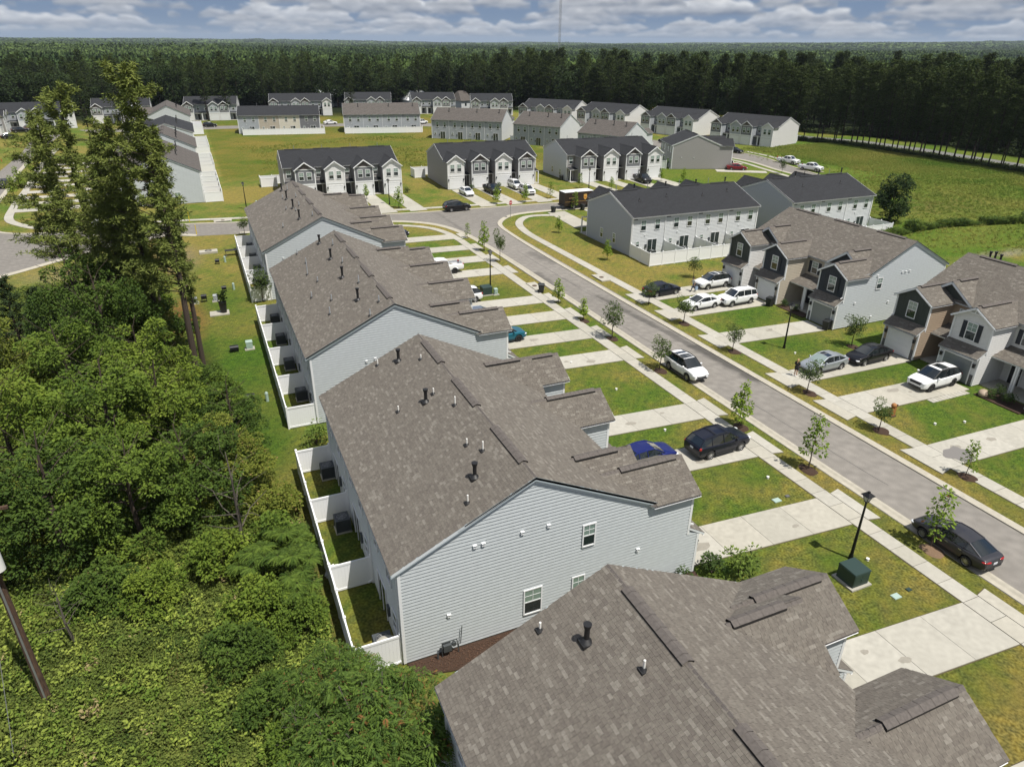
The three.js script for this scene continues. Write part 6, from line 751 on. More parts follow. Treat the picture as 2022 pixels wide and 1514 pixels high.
car('parked_car', 'boxsuv', 'white boxy SUV nearest the street in the pair on one driveway', 59.1, -128.2, -HT, white, { railMat: plastic });
car('pickup_truck', 'pickup', 'black pickup on a driveway of the right middle row', 88.2, -131.3, -HT - 0.1, black, { cat: 'pickup truck' });
car('parked_car', 'sedan', 'dark red sedan beside the grey end house', 118.7, -137.0, -0.52, red);
car('parked_car', 'sedan', 'black sedan partly behind the grey end house', 121.5, -145.2, -0.05, black);
car('parked_car', 'sedan', 'black sedan parked on the curving street by the far right house', 138.0, -161.2, -1.15, black);
car('pickup_truck', 'pickup', 'white crew cab truck on the curving street, the farther one', 138.0, -140.4, -1.38, white, { cat: 'pickup truck' });
car('pickup_truck', 'pickup', 'white pickup on the curving street, the nearer one', 135.0, -129.8, -1.3, white, { cat: 'pickup truck' });
car('parked_car', 'suv', 'dark car on the far street between two rows', 132.2, -186, 2.0, black);
car('parked_car', 'sedan', 'dark green car just left of the grey end house', 119.5, -163.5, 1.9, teal);
car('parked_car', 'sedan', 'black navy sedan on the right driveway nearest the corner', 48.5, -66.0, 0.06, navyBlack);
car('parked_car', 'suv', 'white SUV with a black roof at the corner garage across the street', 56.0, -66.0, Math.PI + 0.03, white, { sunroof: [0.05, 0.98], pil: plastic, railMat: chrome });
car('parked_car', 'coupe', 'white coupe with a small spoiler on a right driveway', 49.9, -60.3, Math.PI + 0.04, white, { spoiler: true });
car('parked_car', 'boxsuv', 'white compact SUV parked behind the white coupe', 54.7, -59.9, Math.PI + 0.04, white, { railMat: plastic, rim: rimM });
car('parked_car', 'sedan', 'silver sedan with a sunshade in its windscreen', 50.1, -42.2, Math.PI + 0.03, silver, { shade: true, sunroof: [0.55, 0.95] });
car('parked_car', 'sedan', 'glossy black sedan behind the silver one', 55.6, -42.0, Math.PI + 0.03, black);
car('parked_car', 'bigsuv', 'white SUV with dark wheels on the driveway with stepping stones', 56.5, -35.8, Math.PI + 0.03, white, { rim: darkRim, sunroof: [0.45, 0.85], pil: plastic, railMat: plastic });
car('parked_car', 'suv', 'white SUV glimpsed under the tall pine on the cross street', -15.0, -126.0, 0.1, white);
car('parked_car', 'suv', 'dark grey car at the kerb of the left side street', -36.6, -172.5, HT, darkGrey);
car('parked_car', 'bigsuv', 'black SUV at the far left edge, the farther of two', -51.0, -279, 0.3, black); car('parked_car', 'sedan', 'black sedan at the far left edge, the nearer of two', -51, -262, 0.3, black);
car('parked_car', 'suv', 'maroon SUV before the far tan house', -50, -286.5, -HT, maroon); car('parked_car', 'sedan', 'white sedan right of the many coloured row', 46.2, -272, 0.1, white); car('parked_car', 'suv', 'white SUV right of the long brown roofed row', 78, -263, 0.4, white); car('parked_car', 'suv', 'black car before the far house with the navy gable', 5.6, -276.5, 0.05, black);
{ // brown delivery truck
  const T = thing('delivery_truck', 'dark brown box delivery truck with a white roof', 'delivery truck', [62.7, 0.03, -113.35], 0.02), brown = std(0.022, 0.011, 0.006, 0.55), L = 3.5, w = 1.1;
  const b = new MB(); b.box(-L, 0.62, -w, L - 1.1, 3.0, w); b.hex([[L - 1.1, 0.62, w], [L - 0.25, 0.62, w * 0.96], [L - 0.25, 0.62, -w * 0.96], [L - 1.1, 0.62, -w]], [[L - 1.1, 2.95, w], [L - 0.75, 2.8, w * 0.94], [L - 0.75, 2.8, -w * 0.94], [L - 1.1, 2.95, -w]]); b.hex([[L - 0.3, 0.6, w * 0.9], [L + 0.35, 0.6, w * 0.8], [L + 0.35, 0.6, -w * 0.8], [L - 0.3, 0.6, -w * 0.9]], [[L - 0.3, 1.55, w * 0.86], [L + 0.25, 1.4, w * 0.74], [L + 0.25, 1.4, -w * 0.74], [L - 0.3, 1.55, -w * 0.86]]); part(T, 'body', b, brown);
  const r = new MB(); r.box(-L - 0.02, 3.0, -w - 0.02, L - 1.08, 3.07, w + 0.02); part(T, 'roof', r, M.white);
  const d = new MB(); d.box(L - 1.75, 0.7, w, L - 1.12, 2.6, w + 0.012); part(T, 'door_opening', d, M.black);
  const g = new MB(); g.hex([[L - 0.3, 1.6, w * 0.82], [L - 0.22, 1.6, w * 0.8], [L - 0.22, 1.6, -w * 0.8], [L - 0.3, 1.6, -w * 0.82]], [[L - 0.72, 2.6, w * 0.8], [L - 0.6, 2.55, w * 0.78], [L - 0.6, 2.55, -w * 0.78], [L - 0.72, 2.6, -w * 0.8]]); part(T, 'windscreen', g, carGlass);
  const st = new MB(); st.box(-L + 0.1, 1.32, w, L - 1.9, 1.36, w + 0.01); part(T, 'gold_stripe', st, std(0.42, 0.26, 0.08, 0.5));
  const cv = document.createElement('canvas'); cv.width = 512; cv.height = 64; const c = cv.getContext('2d'); c.fillStyle = '#2a1a12'; c.fillRect(0, 0, 512, 64); c.fillStyle = '#c9a878'; c.font = 'bold 46px sans-serif'; c.textAlign = 'center'; c.textBaseline = 'middle'; c.fillText('Worldwide Services', 256, 33); const tx = new THREE.CanvasTexture(cv); tx.colorSpace = THREE.SRGBColorSpace; const p = new THREE.PlaneGeometry(1.7, 0.21); p.translate(-1.9, 2.0, w + 0.006); part(T, 'lettering', p, new THREE.MeshStandardMaterial({ map: tx, roughness: 0.5 }));
  const sh = new THREE.Shape(); sh.moveTo(-0.34, 0.42); sh.quadraticCurveTo(0, 0.56, 0.34, 0.42); sh.lineTo(0.34, -0.02); sh.quadraticCurveTo(0.32, -0.36, 0, -0.52); sh.quadraticCurveTo(-0.32, -0.36, -0.34, -0.02); sh.closePath(); const sg = new THREE.ExtrudeGeometry(sh, { depth: 0.012, bevelEnabled: false }); sg.translate(0.75, 2.05, w); part(T, 'shield_emblem', sg, std(0.55, 0.33, 0.09, 0.4));
  const c2 = document.createElement('canvas'); c2.width = c2.height = 128; const k = c2.getContext('2d'); k.fillStyle = '#c98f38'; k.fillRect(0, 0, 128, 128); k.fillStyle = '#3a2010'; k.font = 'bold 66px sans-serif'; k.textAlign = 'center'; k.textBaseline = 'middle'; k.fillText('ups', 64, 60); const t2 = new THREE.CanvasTexture(c2); t2.colorSpace = THREE.SRGBColorSpace; const p2 = new THREE.PlaneGeometry(0.56, 0.5); p2.translate(0.75, 2.0, w + 0.018); part(T, 'emblem_letters', p2, new THREE.MeshStandardMaterial({ map: t2, roughness: 0.5 }));
  for (const sx of [-1.55, 2.35]) for (const sz of [-1, 1]) { const tw = new MB(); tw.geom(new THREE.LatheGeometry([[0.24, -0.13], [0.37, -0.13], [0.4, -0.08], [0.4, 0.08], [0.37, 0.13], [0.24, 0.13]].map((q) => new THREE.Vector2(...q)), 22), mat4(sx, 0.38, sz * 0.98, HT)); const wh = part(T, 'wheel', tw, tyreM), rm = new MB(); rm.geom(new THREE.CylinderGeometry(0.25, 0.25, 0.16, 18), mat4(sx, 0.38, sz * 0.98, HT)); part(wh, 'rim', rm, M.steel); }
  const bp = new MB(); bp.box(-L - 0.25, 0.55, -w, -L, 0.75, w); part(T, 'rear_bumper', bp, plastic); const un = new MB(); un.box(-L + 0.2, 0.42, -w * 0.8, L - 0.2, 0.63, w * 0.8); part(T, 'chassis', un, plastic); for (const s of [-1, 1]) { const h = new MB(); h.geom(new THREE.SphereGeometry(0.13, 10, 8), mat4(L + 0.28, 1.05, s * 0.62, 0, 0, 0, [0.4, 1, 1])); part(T, 'headlight', h, headM); }
}
// ---------------------------------------------------------------- people
function skinField(bones, k = 0.025, N = 152) { // tapered capsules joined by a smooth minimum; 12.5 mm cells
  const mc = new MarchingCubes(N, new THREE.MeshBasicMaterial(), false, false, 60000), f = mc.field, S = 0.95, h = N / 2; f.fill(-1);
  const ix = (v) => Math.round((v / S) * h + h);
  for (const [a, b, ra, rb] of bones) {
    const R = Math.max(ra, rb) + 0.06, lo = [0, 1, 2].map((q) => Math.max(1, ix(Math.min(a[q], b[q]) - R - (q === 1 ? 0.9 : 0)))), hi = [0, 1, 2].map((q) => Math.min(N - 2, ix(Math.max(a[q], b[q]) + R - (q === 1 ? 0.9 : 0))));
    const d = [b[0] - a[0], b[1] - a[1], b[2] - a[2]], dd = d[0] ** 2 + d[1] ** 2 + d[2] ** 2 || 1e-9;
    for (let z = lo[2]; z <= hi[2]; z++) for (let y = lo[1]; y <= hi[1]; y++) for (let x = lo[0]; x <= hi[0]; x++) {
      const px = (x - h) / h * S - a[0], py = (y - h) / h * S + 0.9 - a[1], pz = (z - h) / h * S - a[2], t = clamp((px * d[0] + py * d[1] + pz * d[2]) / dd), e = Math.hypot(px - d[0] * t, py - d[1] * t, pz - d[2] * t) - lerp(ra, rb, t), i = x + y * N + z * N * N, o = -f[i];
      const q = clamp(0.5 + 0.5 * (o - e) / k); f[i] = -(o > 0.5 ? e : lerp(o, e, q) - k * q * (1 - q));
    }
  }
  mc.isolation = 0; mc.update(); const n = mc.count, P = mc.positionArray.slice(0, n * 3), Q = mc.normalArray.slice(0, n * 3);
  for (let i = 0; i < n; i++) { P[3 * i] *= S; P[3 * i + 1] = P[3 * i + 1] * S + 0.9; P[3 * i + 2] *= S; const l = Math.hypot(Q[3 * i], Q[3 * i + 1], Q[3 * i + 2]) || 1; Q[3 * i] /= l; Q[3 * i + 1] /= l; Q[3 * i + 2] /= l; }
  const g = new THREE.BufferGeometry(); g.setAttribute('position', new THREE.BufferAttribute(P, 3)); g.setAttribute('normal', new THREE.BufferAttribute(Q, 3)); return g;
}
function person(label, x, z, turn, J, cl) { // faces +z; J: joints
  const T = thing('person', label, 'person', [x, 0.05, z], turn), skin = std(0.42, 0.24, 0.16, 0.6);
  const hd = J.head, body = [[J.pelvis, J.chest, 0.125, 0.14], [[-0.07, J.pelvis[1], J.pelvis[2]], [0.07, J.pelvis[1], J.pelvis[2]], 0.12, 0.12], [J.chest, J.neck, 0.13, 0.06], [[J.shL[0] * 0.8, J.shL[1], J.shL[2]], [J.shR[0] * 0.8, J.shR[1], J.shR[2]], 0.07, 0.07], [J.neck, hd, 0.052, 0.06], [[hd[0], hd[1] + 0.03, hd[2] - 0.015], [hd[0], hd[1] + 0.055, hd[2] + 0.02], 0.088, 0.084], [[hd[0], hd[1] - 0.045, hd[2] + 0.03], [hd[0], hd[1] - 0.06, hd[2] + 0.05], 0.052, 0.036], [[hd[0], hd[1] + 0.02, hd[2] + 0.1], [hd[0], hd[1] - 0.012, hd[2] + 0.118], 0.01, 0.014], ...[-1, 1].map((s) => [[hd[0] + s * 0.085, hd[1] + 0.02, hd[2]], [hd[0] + s * 0.088, hd[1] - 0.015, hd[2] + 0.008], 0.014, 0.011])];
  const arms = [[J.shL, J.elL, 0.05, 0.04], [J.elL, J.haL, 0.04, 0.027], [J.shR, J.elR, 0.05, 0.04], [J.elR, J.haR, 0.04, 0.027]], legs = [[J.hipL, J.knL, 0.085, 0.056], [J.knL, J.anL, 0.056, 0.037], [J.hipR, J.knR, 0.085, 0.056], [J.knR, J.anR, 0.056, 0.037]], feet = [J.anL, J.anR].map((a) => [[a[0], a[1] - 0.045, a[2] - 0.03], [a[0], a[1] - 0.055, a[2] + 0.15], 0.04, 0.032]);
  const mb = new MB(); mb.geom(skinField([...body, ...arms, ...legs, ...feet]));
  for (const [e, w, s] of [[J.elL, J.haL, 1], [J.elR, J.haR, -1]]) { const d = V(w[0] - e[0], w[1] - e[1], w[2] - e[2]).normalize(), side = V(0, 0, 1).cross(d).normalize(), nn = d.clone().cross(side), at = (u, v, q) => V(...w).addScaledVector(d, u).addScaledVector(side, v).addScaledVector(nn, q).toArray(); mb.bar(at(-0.01, 0, 0), at(0.09, 0, 0), 0.03, 0.036, 8); [0.075, 0.085, 0.078, 0.062].forEach((l, i) => { const v = (i - 1.5) * 0.019; mb.bar(at(0.08, v, 0), at(0.08 + l * 0.55, v * 1.1, 0.012), 0.0095, 0.009, 6).bar(at(0.08 + l * 0.55, v * 1.1, 0.012), at(0.08 + l * 0.9, v * 1.1, 0.036), 0.009, 0.007, 6); }); mb.bar(at(0.025, 0.028 * s, 0.005), at(0.06, 0.058 * s, 0.02), 0.011, 0.01, 6).bar(at(0.06, 0.058 * s, 0.02), at(0.095, 0.05 * s, 0.032), 0.01, 0.008, 6); }
  part(T, 'body', mb, skin);
  const grow = (b, e) => b.map(([p, q, r1, r2]) => [p, q, r1 + e, r2 + e]), cut = ([p, q, r1, r2], t) => [p, p.map((v, i) => lerp(v, q[i], t)), r1, lerp(r1, r2, t)];
  part(T, 'shirt', skinField(grow([body[0], body[1], cut(body[2], 0.55), body[3], cut(arms[0], 0.7), cut(arms[2], 0.7)], 0.016)), cl.top);
  part(T, cl.long ? 'trousers' : 'shorts', skinField(grow([body[1], ...legs.map((l, i) => (cl.long ? l : i % 2 ? null : cut(l, 0.5)))].filter(Boolean), 0.018)), cl.bottom);
  part(T, 'hair', skinField([[[hd[0], hd[1] + 0.05, hd[2] - 0.035], [hd[0], hd[1] + 0.085, hd[2] + 0.01], 0.094, 0.088], ...(cl.longHair ? [[[hd[0], hd[1] + 0.02, hd[2] - 0.07], [hd[0], hd[1] - 0.2, hd[2] - 0.09], 0.075, 0.05]] : [])]), cl.hair);
  const ey = new MB(), mo = new MB(); for (const s of [-1, 1]) ey.geom(new THREE.SphereGeometry(0.011, 8, 6), mat4(hd[0] + s * 0.033, hd[1] + 0.022, hd[2] + 0.093)); part(T, 'eyes', ey, M.black).userData.kind = undefined; mo.geom(new THREE.SphereGeometry(0.02, 8, 6), mat4(hd[0], hd[1] - 0.042, hd[2] + 0.078, 0, 0, 0, [1.1, 0.3, 0.5])); part(T, 'mouth', mo, std(0.3, 0.1, 0.09));
  part(T, 'shoes', skinField(grow(feet, 0.012)), cl.shoes); return T;
}
person('woman with fair hair, black top and black shorts beside the silver sedan', 46.5, -41.9, 2.0, { pelvis: [0, 0.92, 0], chest: [0, 1.22, 0.01], neck: [0, 1.42, -0.01], head: [0, 1.54, 0.02], shL: [0.175, 1.36, 0], shR: [-0.175, 1.36, 0], elL: [0.22, 1.1, 0.03], elR: [-0.22, 1.1, 0.03], haL: [0.1, 1.05, 0.24], haR: [-0.06, 1.08, 0.25], hipL: [0.085, 0.88, 0], hipR: [-0.085, 0.88, 0], knL: [0.09, 0.48, 0.03], knR: [-0.09, 0.48, 0.0], anL: [0.09, 0.09, 0], anR: [-0.1, 0.09, -0.05] }, { top: std(0.012, 0.012, 0.014), bottom: std(0.014, 0.014, 0.016), hair: std(0.34, 0.21, 0.10), shoes: M.white, longHair: true });
person('person in a pale shirt and dark jeans walking past the white SUV', 52.6, -65.3, -1.75, { pelvis: [0, 0.95, 0], chest: [0, 1.26, 0.04], neck: [0, 1.47, 0.04], head: [0, 1.6, 0.08], shL: [0.19, 1.41, 0.04], shR: [-0.19, 1.41, 0.04], elL: [0.25, 1.15, -0.08], elR: [-0.25, 1.15, 0.12], haL: [0.25, 0.92, 0.06], haR: [-0.22, 0.98, 0.3], hipL: [0.09, 0.91, 0], hipR: [-0.09, 0.91, 0], knL: [0.09, 0.5, 0.2], knR: [-0.09, 0.52, -0.06], anL: [0.09, 0.1, 0.34], anR: [-0.09, 0.16, -0.4] }, { top: std(0.5, 0.5, 0.5), bottom: std(0.03, 0.04, 0.07), hair: std(0.03, 0.02, 0.015), shoes: M.black, long: true });
{ const T = thing('shopping_bag', 'pale blue bag hanging at the side of the walking person', 'bag', [52.85, 0.3, -65.0]), b = new MB(), h = new MB(); b.hex([[-0.16, 0, 0.07], [0.16, 0, 0.07], [0.16, 0, -0.07], [-0.16, 0, -0.07]], [[-0.19, 0.42, 0.04], [0.19, 0.42, 0.04], [0.19, 0.42, -0.04], [-0.19, 0.42, -0.04]]); part(T, 'bag', b, std(0.25, 0.33, 0.45)); h.bar([-0.08, 0.42, 0], [-0.03, 0.66, 0], 0.01).bar([0.08, 0.42, 0], [0.03, 0.66, 0], 0.01).bar([-0.03, 0.66, 0], [0.03, 0.66, 0], 0.01); part(T, 'handle', h, std(0.25, 0.33, 0.45)); }
// ---------------------------------------------------------------- vegetation
const leafMat = (rough = 0.75) => new THREE.MeshPhysicalMaterial({ color: 0xffffff, vertexColors: true, roughness: rough, specularIntensity: 0.25, side: THREE.DoubleSide, transmission: 0.3, thickness: 0 });
const leafM = leafMat(), needleM = matte(1, 1, 1, 0.85, { vertexColors: true, side: THREE.DoubleSide });
class Leaves {
  constructor() { this.p = []; this.c = []; this.i = []; }
  leaf(x, y, z, dx, dy, dz, s, w, c, roll) { // folded rhombus
    const l = Math.hypot(dx, dy, dz) || 1; dx /= l; dy /= l; dz /= l; let ux = dz, uy = 0, uz = -dx, ul = Math.hypot(ux, uz); if (ul < 1e-3) { ux = 1; uz = 0; ul = 1; } ux /= ul; uz /= ul;
    const vx = dy * uz, vy = dz * ux - dx * uz, vz = -dy * ux, cr = Math.cos(roll), sr = Math.sin(roll), sx = ux * cr + vx * sr, sy = vy * sr, sz = uz * cr + vz * sr, k = this.p.length / 3, m = s * 0.5;
    this.p.push(x, y, z, x + dx * m + sx * w, y + dy * m + sy * w - 0.1 * s, z + dz * m + sz * w, x + dx * s, y + dy * s - 0.18 * s, z + dz * s, x + dx * m - sx * w, y + dy * m - sy * w - 0.1 * s, z + dz * m - sz * w);
    for (let q = 0; q < 4; q++) this.c.push(c[0], c[1], c[2]); this.i.push(k, k + 1, k + 2, k, k + 2, k + 3);
  }
  geo() { const g = new THREE.BufferGeometry(); g.setAttribute('position', new THREE.Float32BufferAttribute(this.p, 3)); g.setAttribute('color', new THREE.Float32BufferAttribute(this.c, 3)); g.setIndex(this.i); g.computeVertexNormals(); return g; }
}
const mixc = (a, b, t) => [lerp(a[0], b[0], t), lerp(a[1], b[1], t), lerp(a[2], b[2], t)];
// leaves over a set of blobs [x,y,z,rx,ry,rz]
function crown(L, r, blobs, n, size, pal, o = {}) {
  const wts = blobs.map((b) => b[3] * b[5] + b[4] * (b[3] + b[5]) * 0.5), tot = wts.reduce((a, b) => a + b, 0);
  blobs.forEach((b, bi) => {
    const k = Math.round(n * wts[bi] / tot), tone = r();
    for (let i = 0; i < k; i++) {
      let u = r() * 2 - 1; if (!o.full && u < -0.55) u = -u * r(); const a = r() * 6.283, q = Math.sqrt(1 - u * u), nx = q * Math.cos(a), ny = u, nz = q * Math.sin(a), lump = 1 + 0.22 * N3((b[0] + nx) * 2.3, (b[1] + ny) * 2.3, (b[2] + nz) * 2.3 + bi), rad = (0.62 + 0.42 * Math.sqrt(r())) * lump;
      const x = b[0] + nx * b[3] * rad, y = b[1] + ny * b[4] * rad, z = b[2] + nz * b[5] * rad, c = mixc(pal[0], pal[1], clamp(0.25 + 0.5 * tone + 0.55 * (r() - 0.5))); if (pal[2] && r() < (o.odd ?? 0.03)) c.splice(0, 3, ...pal[2]);
      const s = size * (0.65 + 0.7 * r()); L.leaf(x, y, z, nx + (r() - 0.5) * 1.3, ny * 0.6 + (r() - 0.5) * 0.9 + (o.up ?? 0), nz + (r() - 0.5) * 1.3, s, s * (o.wide ?? 0.3), c, (r() - 0.5) * 2.2);
    }
  });
}
function limbs(mb, r, h, rad, n, spread, y0 = 0.35, wob = 0.12) {
  const pts = []; let x = 0, z = 0; for (let i = 0; i <= 5; i++) { pts.push([x, h * i / 5, z]); x += (r() - 0.5) * wob * h / 5 * 2; z += (r() - 0.5) * wob * h / 5 * 2; }
  for (let i = 0; i < 5; i++) mb.bar(pts[i], pts[i + 1], rad * (1 - i * 0.17), rad * (1 - (i + 1) * 0.17), 7);
  for (let i = 0; i < n; i++) { const t = lerp(y0, 0.95, (i + r() * 0.6) / n), k = Math.min(4, Math.floor(t * 5)), f = t * 5 - k, b = pts[k].map((v, q) => lerp(v, pts[k + 1][q], f)), a = i * 2.4 + r(), l = spread * (1.1 - t * 0.6), m = [b[0] + Math.cos(a) * l * 0.5, b[1] + l * 0.3, b[2] + Math.sin(a) * l * 0.5], e = [b[0] + Math.cos(a + 0.2) * l, b[1] + l * (0.45 + 0.3 * r()), b[2] + Math.sin(a + 0.2) * l]; mb.bar(b, m, rad * 0.4 * (1.1 - t), rad * 0.25 * (1.1 - t), 5); mb.bar(m, e, rad * 0.25 * (1.1 - t), rad * 0.07, 5); }
  return pts;
}
const protoTrees = {};
function treeProto(key, seed, build) { if (protoTrees[key]) return protoTrees[key]; const r = rng(seed), tr = new MB(), L = new Leaves(), o = build(tr, L, r) ?? {}; return (protoTrees[key] = { trunk: tr.geo(), crown: L.geo(), bark: o.bark ?? M.bark, mat: o.mat ?? leafM }); }
function plant(proto, name, cat, label, x, z, s = 1, turn = 0, group, y = 0) { const T = thing(name, label, cat, [x, y, z], turn, group), a = part(T, 'trunk', proto.trunk, proto.bark), b = part(T, 'crown', proto.crown, proto.mat); if (typeof s === 'number') T.scale.setScalar(s); else T.scale.set(...s); return T; }
// --- slim young street trees
const young = (i) => treeProto('young' + i, 40 + i, (t, L, r) => { const h = 3.6; limbs(t, r, h, 0.05, 9, 0.9, 0.3, 0.06); const bl = []; for (let k = 0; k < 13; k++) { const y = 1.1 + k * 0.2, w = 0.62 * (1 - Math.pow(k / 13.5, 1.6)) + 0.12, a = r() * 6.28; bl.push([Math.cos(a) * w * 0.55, y, Math.sin(a) * w * 0.55, w * 0.62, 0.26, w * 0.62]); } crown(L, r, bl, 900, 0.2, [[0.12, 0.20, 0.018], [0.28, 0.38, 0.04]], { full: true }); });
const sparse = (i) => treeProto('sparse' + i, 60 + i, (t, L, r) => { const h = 3.9; limbs(t, r, h, 0.045, 10, 1.1, 0.25, 0.1); const bl = []; for (let k = 0; k < 12; k++) { const y = 1.0 + k * 0.25, w = 0.8 * (1 - k / 15), a = k * 2.1 + r(); bl.push([Math.cos(a) * w * 0.75, y, Math.sin(a) * w * 0.75, 0.3, 0.18, 0.3]); } crown(L, r, bl, 520, 0.2, [[0.09, 0.16, 0.018], [0.22, 0.31, 0.035], [0.16, 0.08, 0.03]], { full: true }); });
const round = (i) => treeProto('round' + i, 80 + i, (t, L, r) => { const h = 2.9; limbs(t, r, h, 0.055, 12, 1.2, 0.42, 0.08); const bl = []; for (let k = 0; k < 14; k++) { const a = r() * 6.28, d = 0.75 * Math.sqrt(r()), y = 2.35 + (r() - 0.5) * 1.5; bl.push([Math.cos(a) * d, y, Math.sin(a) * d, 0.42, 0.36, 0.42]); } crown(L, r, bl, 1300, 0.15, [[0.035, 0.065, 0.016], [0.11, 0.155, 0.035]], { full: true }); });
[['slim pale leaved tree partly in front of the dark grey sedan', 36.55, -20.3, sparse(0), 1.05], ['thin light green tree on the left verge between two driveways', 36.1, -29.7, sparse(1), 1.12], ['yellow green slim tree beside the black SUV', 35.6, -36.5, young(0), 1.05], ['round dark tree at the tail of the white SUV on the left verge', 35.9, -47.9, round(0), 0.95], ['round spreading tree on the left verge, largest along it', 35.7, -56.1, round(1), 1.12], ['small slim tree on the left verge below the spreading one', 35.5, -61.8, young(1), 0.72], ['slim tree next to the wheeled bin on the left verge', 35.4, -67.6, young(2), 0.85], ['tall dark tree right of the far lamp post', 35.6, -85.7, round(2), [0.85, 1.4, 0.85]], ['slim dark tree left of the tall one near the corner', 35.7, -91.8, young(3), [0.95, 1.2, 0.95]], ['tiny reddish bare sapling nearest the corner', 36.0, -99.7, sparse(2), 0.6],
  ['round tree in front of the navy sedan', 44.9, -63.3, round(0), 0.85], ['round dark tree before the white coupe', 45.1, -56.9, round(2), 0.95], ['round tree on the right verge by the empty driveway', 45.0, -48.7, round(1), 0.85], ['small tree before the silver sedan', 45.1, -39.0, round(0), 0.9], ['small tree on the right verge beside the orange ornament', 45.4, -31.8, round(2), 0.8], ['sparse little tree at the right edge of the verge', 45.6, -24.7, sparse(1), 0.72],
  ['yard tree between the two brown roofed houses across the street', 57.0, -45.2, round(1), 1.0], ['small tree on the grass by the stop sign corner', 50.6, -97.4, young(2), 0.75], ['small tree on the grass left of the white fence', 49.9, -81.2, young(0), 0.8], ['leaning tree beside the white SUV with the black roof', 56.1, -69.9, round(0), 0.85],
  ['sapling before the second garage of the left middle row', 28.3, -134.6, young(1), 0.8], ['sapling beside the lamp at the left middle row', 31.9, -124.6, young(3), 1.05], ['sapling before the black pickup of the middle row', 49.9, -121.6, young(2), 0.95], ['sapling before the white boxy SUVs', 55.4, -121.0, young(0), 0.95], ['sapling standing before the brown delivery truck', 60.9, -111.3, sparse(0), 0.85], ['sapling left of the brown delivery truck', 61.6, -122.6, sparse(1), 0.85], ['sapling behind the delivery truck by the pale end wall', 72.0, -130.0, sparse(2), 0.75], ['sapling just above the dark roof behind the truck', 77.6, -126.5, young(3), 0.7], ['sapling by the black pickup of the right middle row', 92.9, -131.0, young(2), 0.75], ['sapling between the right middle row and the grey house', 96.6, -128.0, young(1), 0.85], ['sapling by the white truck on the curving street', 125.2, -128.8, round(1), [0.8, 1.0, 0.8]],
  ['sapling at the far corner of the left side street, lower', -33.3, -160.5, young(0), 1.1], ['sapling on the left side street verge by the dark car', -33.8, -170, young(2), 1.2], ['pale sapling on the left side street, third', -34.6, -188, young(3), 1.1], ['pale sapling on the left side street, fourth', -35.6, -203, young(1), 1.1]].forEach(([lb, x, z, p, s], i) => plant(p, 'street_tree', 'tree', lb, x, z, s, i * 1.7));
// mulch circles under the street trees nearest us
for (const [x, z, lb] of [[36.3, -20, 'reddish mulch patch under the tree by the dark grey sedan'], [36.0, -29.6, 'mulch patch under the thin light green tree'], [35.6, -36.3, 'mulch patch under the yellow green tree'], [35.8, -47.6, 'mulch patch behind the white SUV'], [35.7, -56, 'mulch patch under the spreading tree'], [45.1, -48.5, 'mulch patch under the right tree by the empty driveway'], [45.2, -38.8, 'mulch patch under the tree before the silver sedan'], [45.5, -31.6, 'mulch patch by the orange ornament'], [45.7, -24.5, 'mulch patch under the sparse right tree'], [57, -45, 'mulch ring under the yard tree between the brown houses'], [35.5, -61.6, 'mulch patch under the small slim tree'], [45.1, -56.7, 'mulch patch under the tree before the white coupe']]) { const g = new THREE.CylinderGeometry(0.45, 0.58, 0.06, 18); const r = rng(Math.round(x * 31 + z * 7)), p = g.attributes.position; for (let i = 0; i < p.count; i++) { const k = 1 + 0.25 * N3(p.getX(i) * 2 + x, z, p.getZ(i) * 2); p.setX(i, p.getX(i) * k); p.setZ(i, p.getZ(i) * k * 1.25); } const T = thing('mulch_patch', lb, 'mulch', [x, 0.035, z]); part(T, 'mulch', g, z > -21 ? M.dirt : M.mulch); }
// --- shrubs
const shrub = (i) => treeProto('shrub' + i, 120 + i, (t, L, r) => { for (let k = 0; k < 5; k++) t.bar([0, 0, 0], [(r() - 0.5) * 0.7, 0.6, (r() - 0.5) * 0.7], 0.03, 0.012, 5); const bl = []; for (let k = 0; k < 9; k++) { const a = r() * 6.28, d = 0.45 * Math.sqrt(r()); bl.push([Math.cos(a) * d, 0.55 + 0.45 * r(), Math.sin(a) * d, 0.32, 0.3, 0.32]); } crown(L, r, bl, 700, 0.13, [[0.03, 0.06, 0.016], [0.09, 0.14, 0.03]], { full: true }); });
const lightShrub = treeProto('lightshrub', 133, (t, L, r) => { for (let k = 0; k < 6; k++) t.bar([0, 0, 0], [(r() - 0.5) * 1.0, 0.9, (r() - 0.5) * 1.0], 0.03, 0.012, 5); const bl = []; for (let k = 0; k < 12; k++) { const a = r() * 6.28, d = 0.7 * Math.sqrt(r()); bl.push([Math.cos(a) * d, 0.6 + 0.8 * r(), Math.sin(a) * d, 0.36, 0.28, 0.36]); } crown(L, r, bl, 520, 0.16, [[0.07, 0.11, 0.02], [0.17, 0.24, 0.04]], { full: true }); });
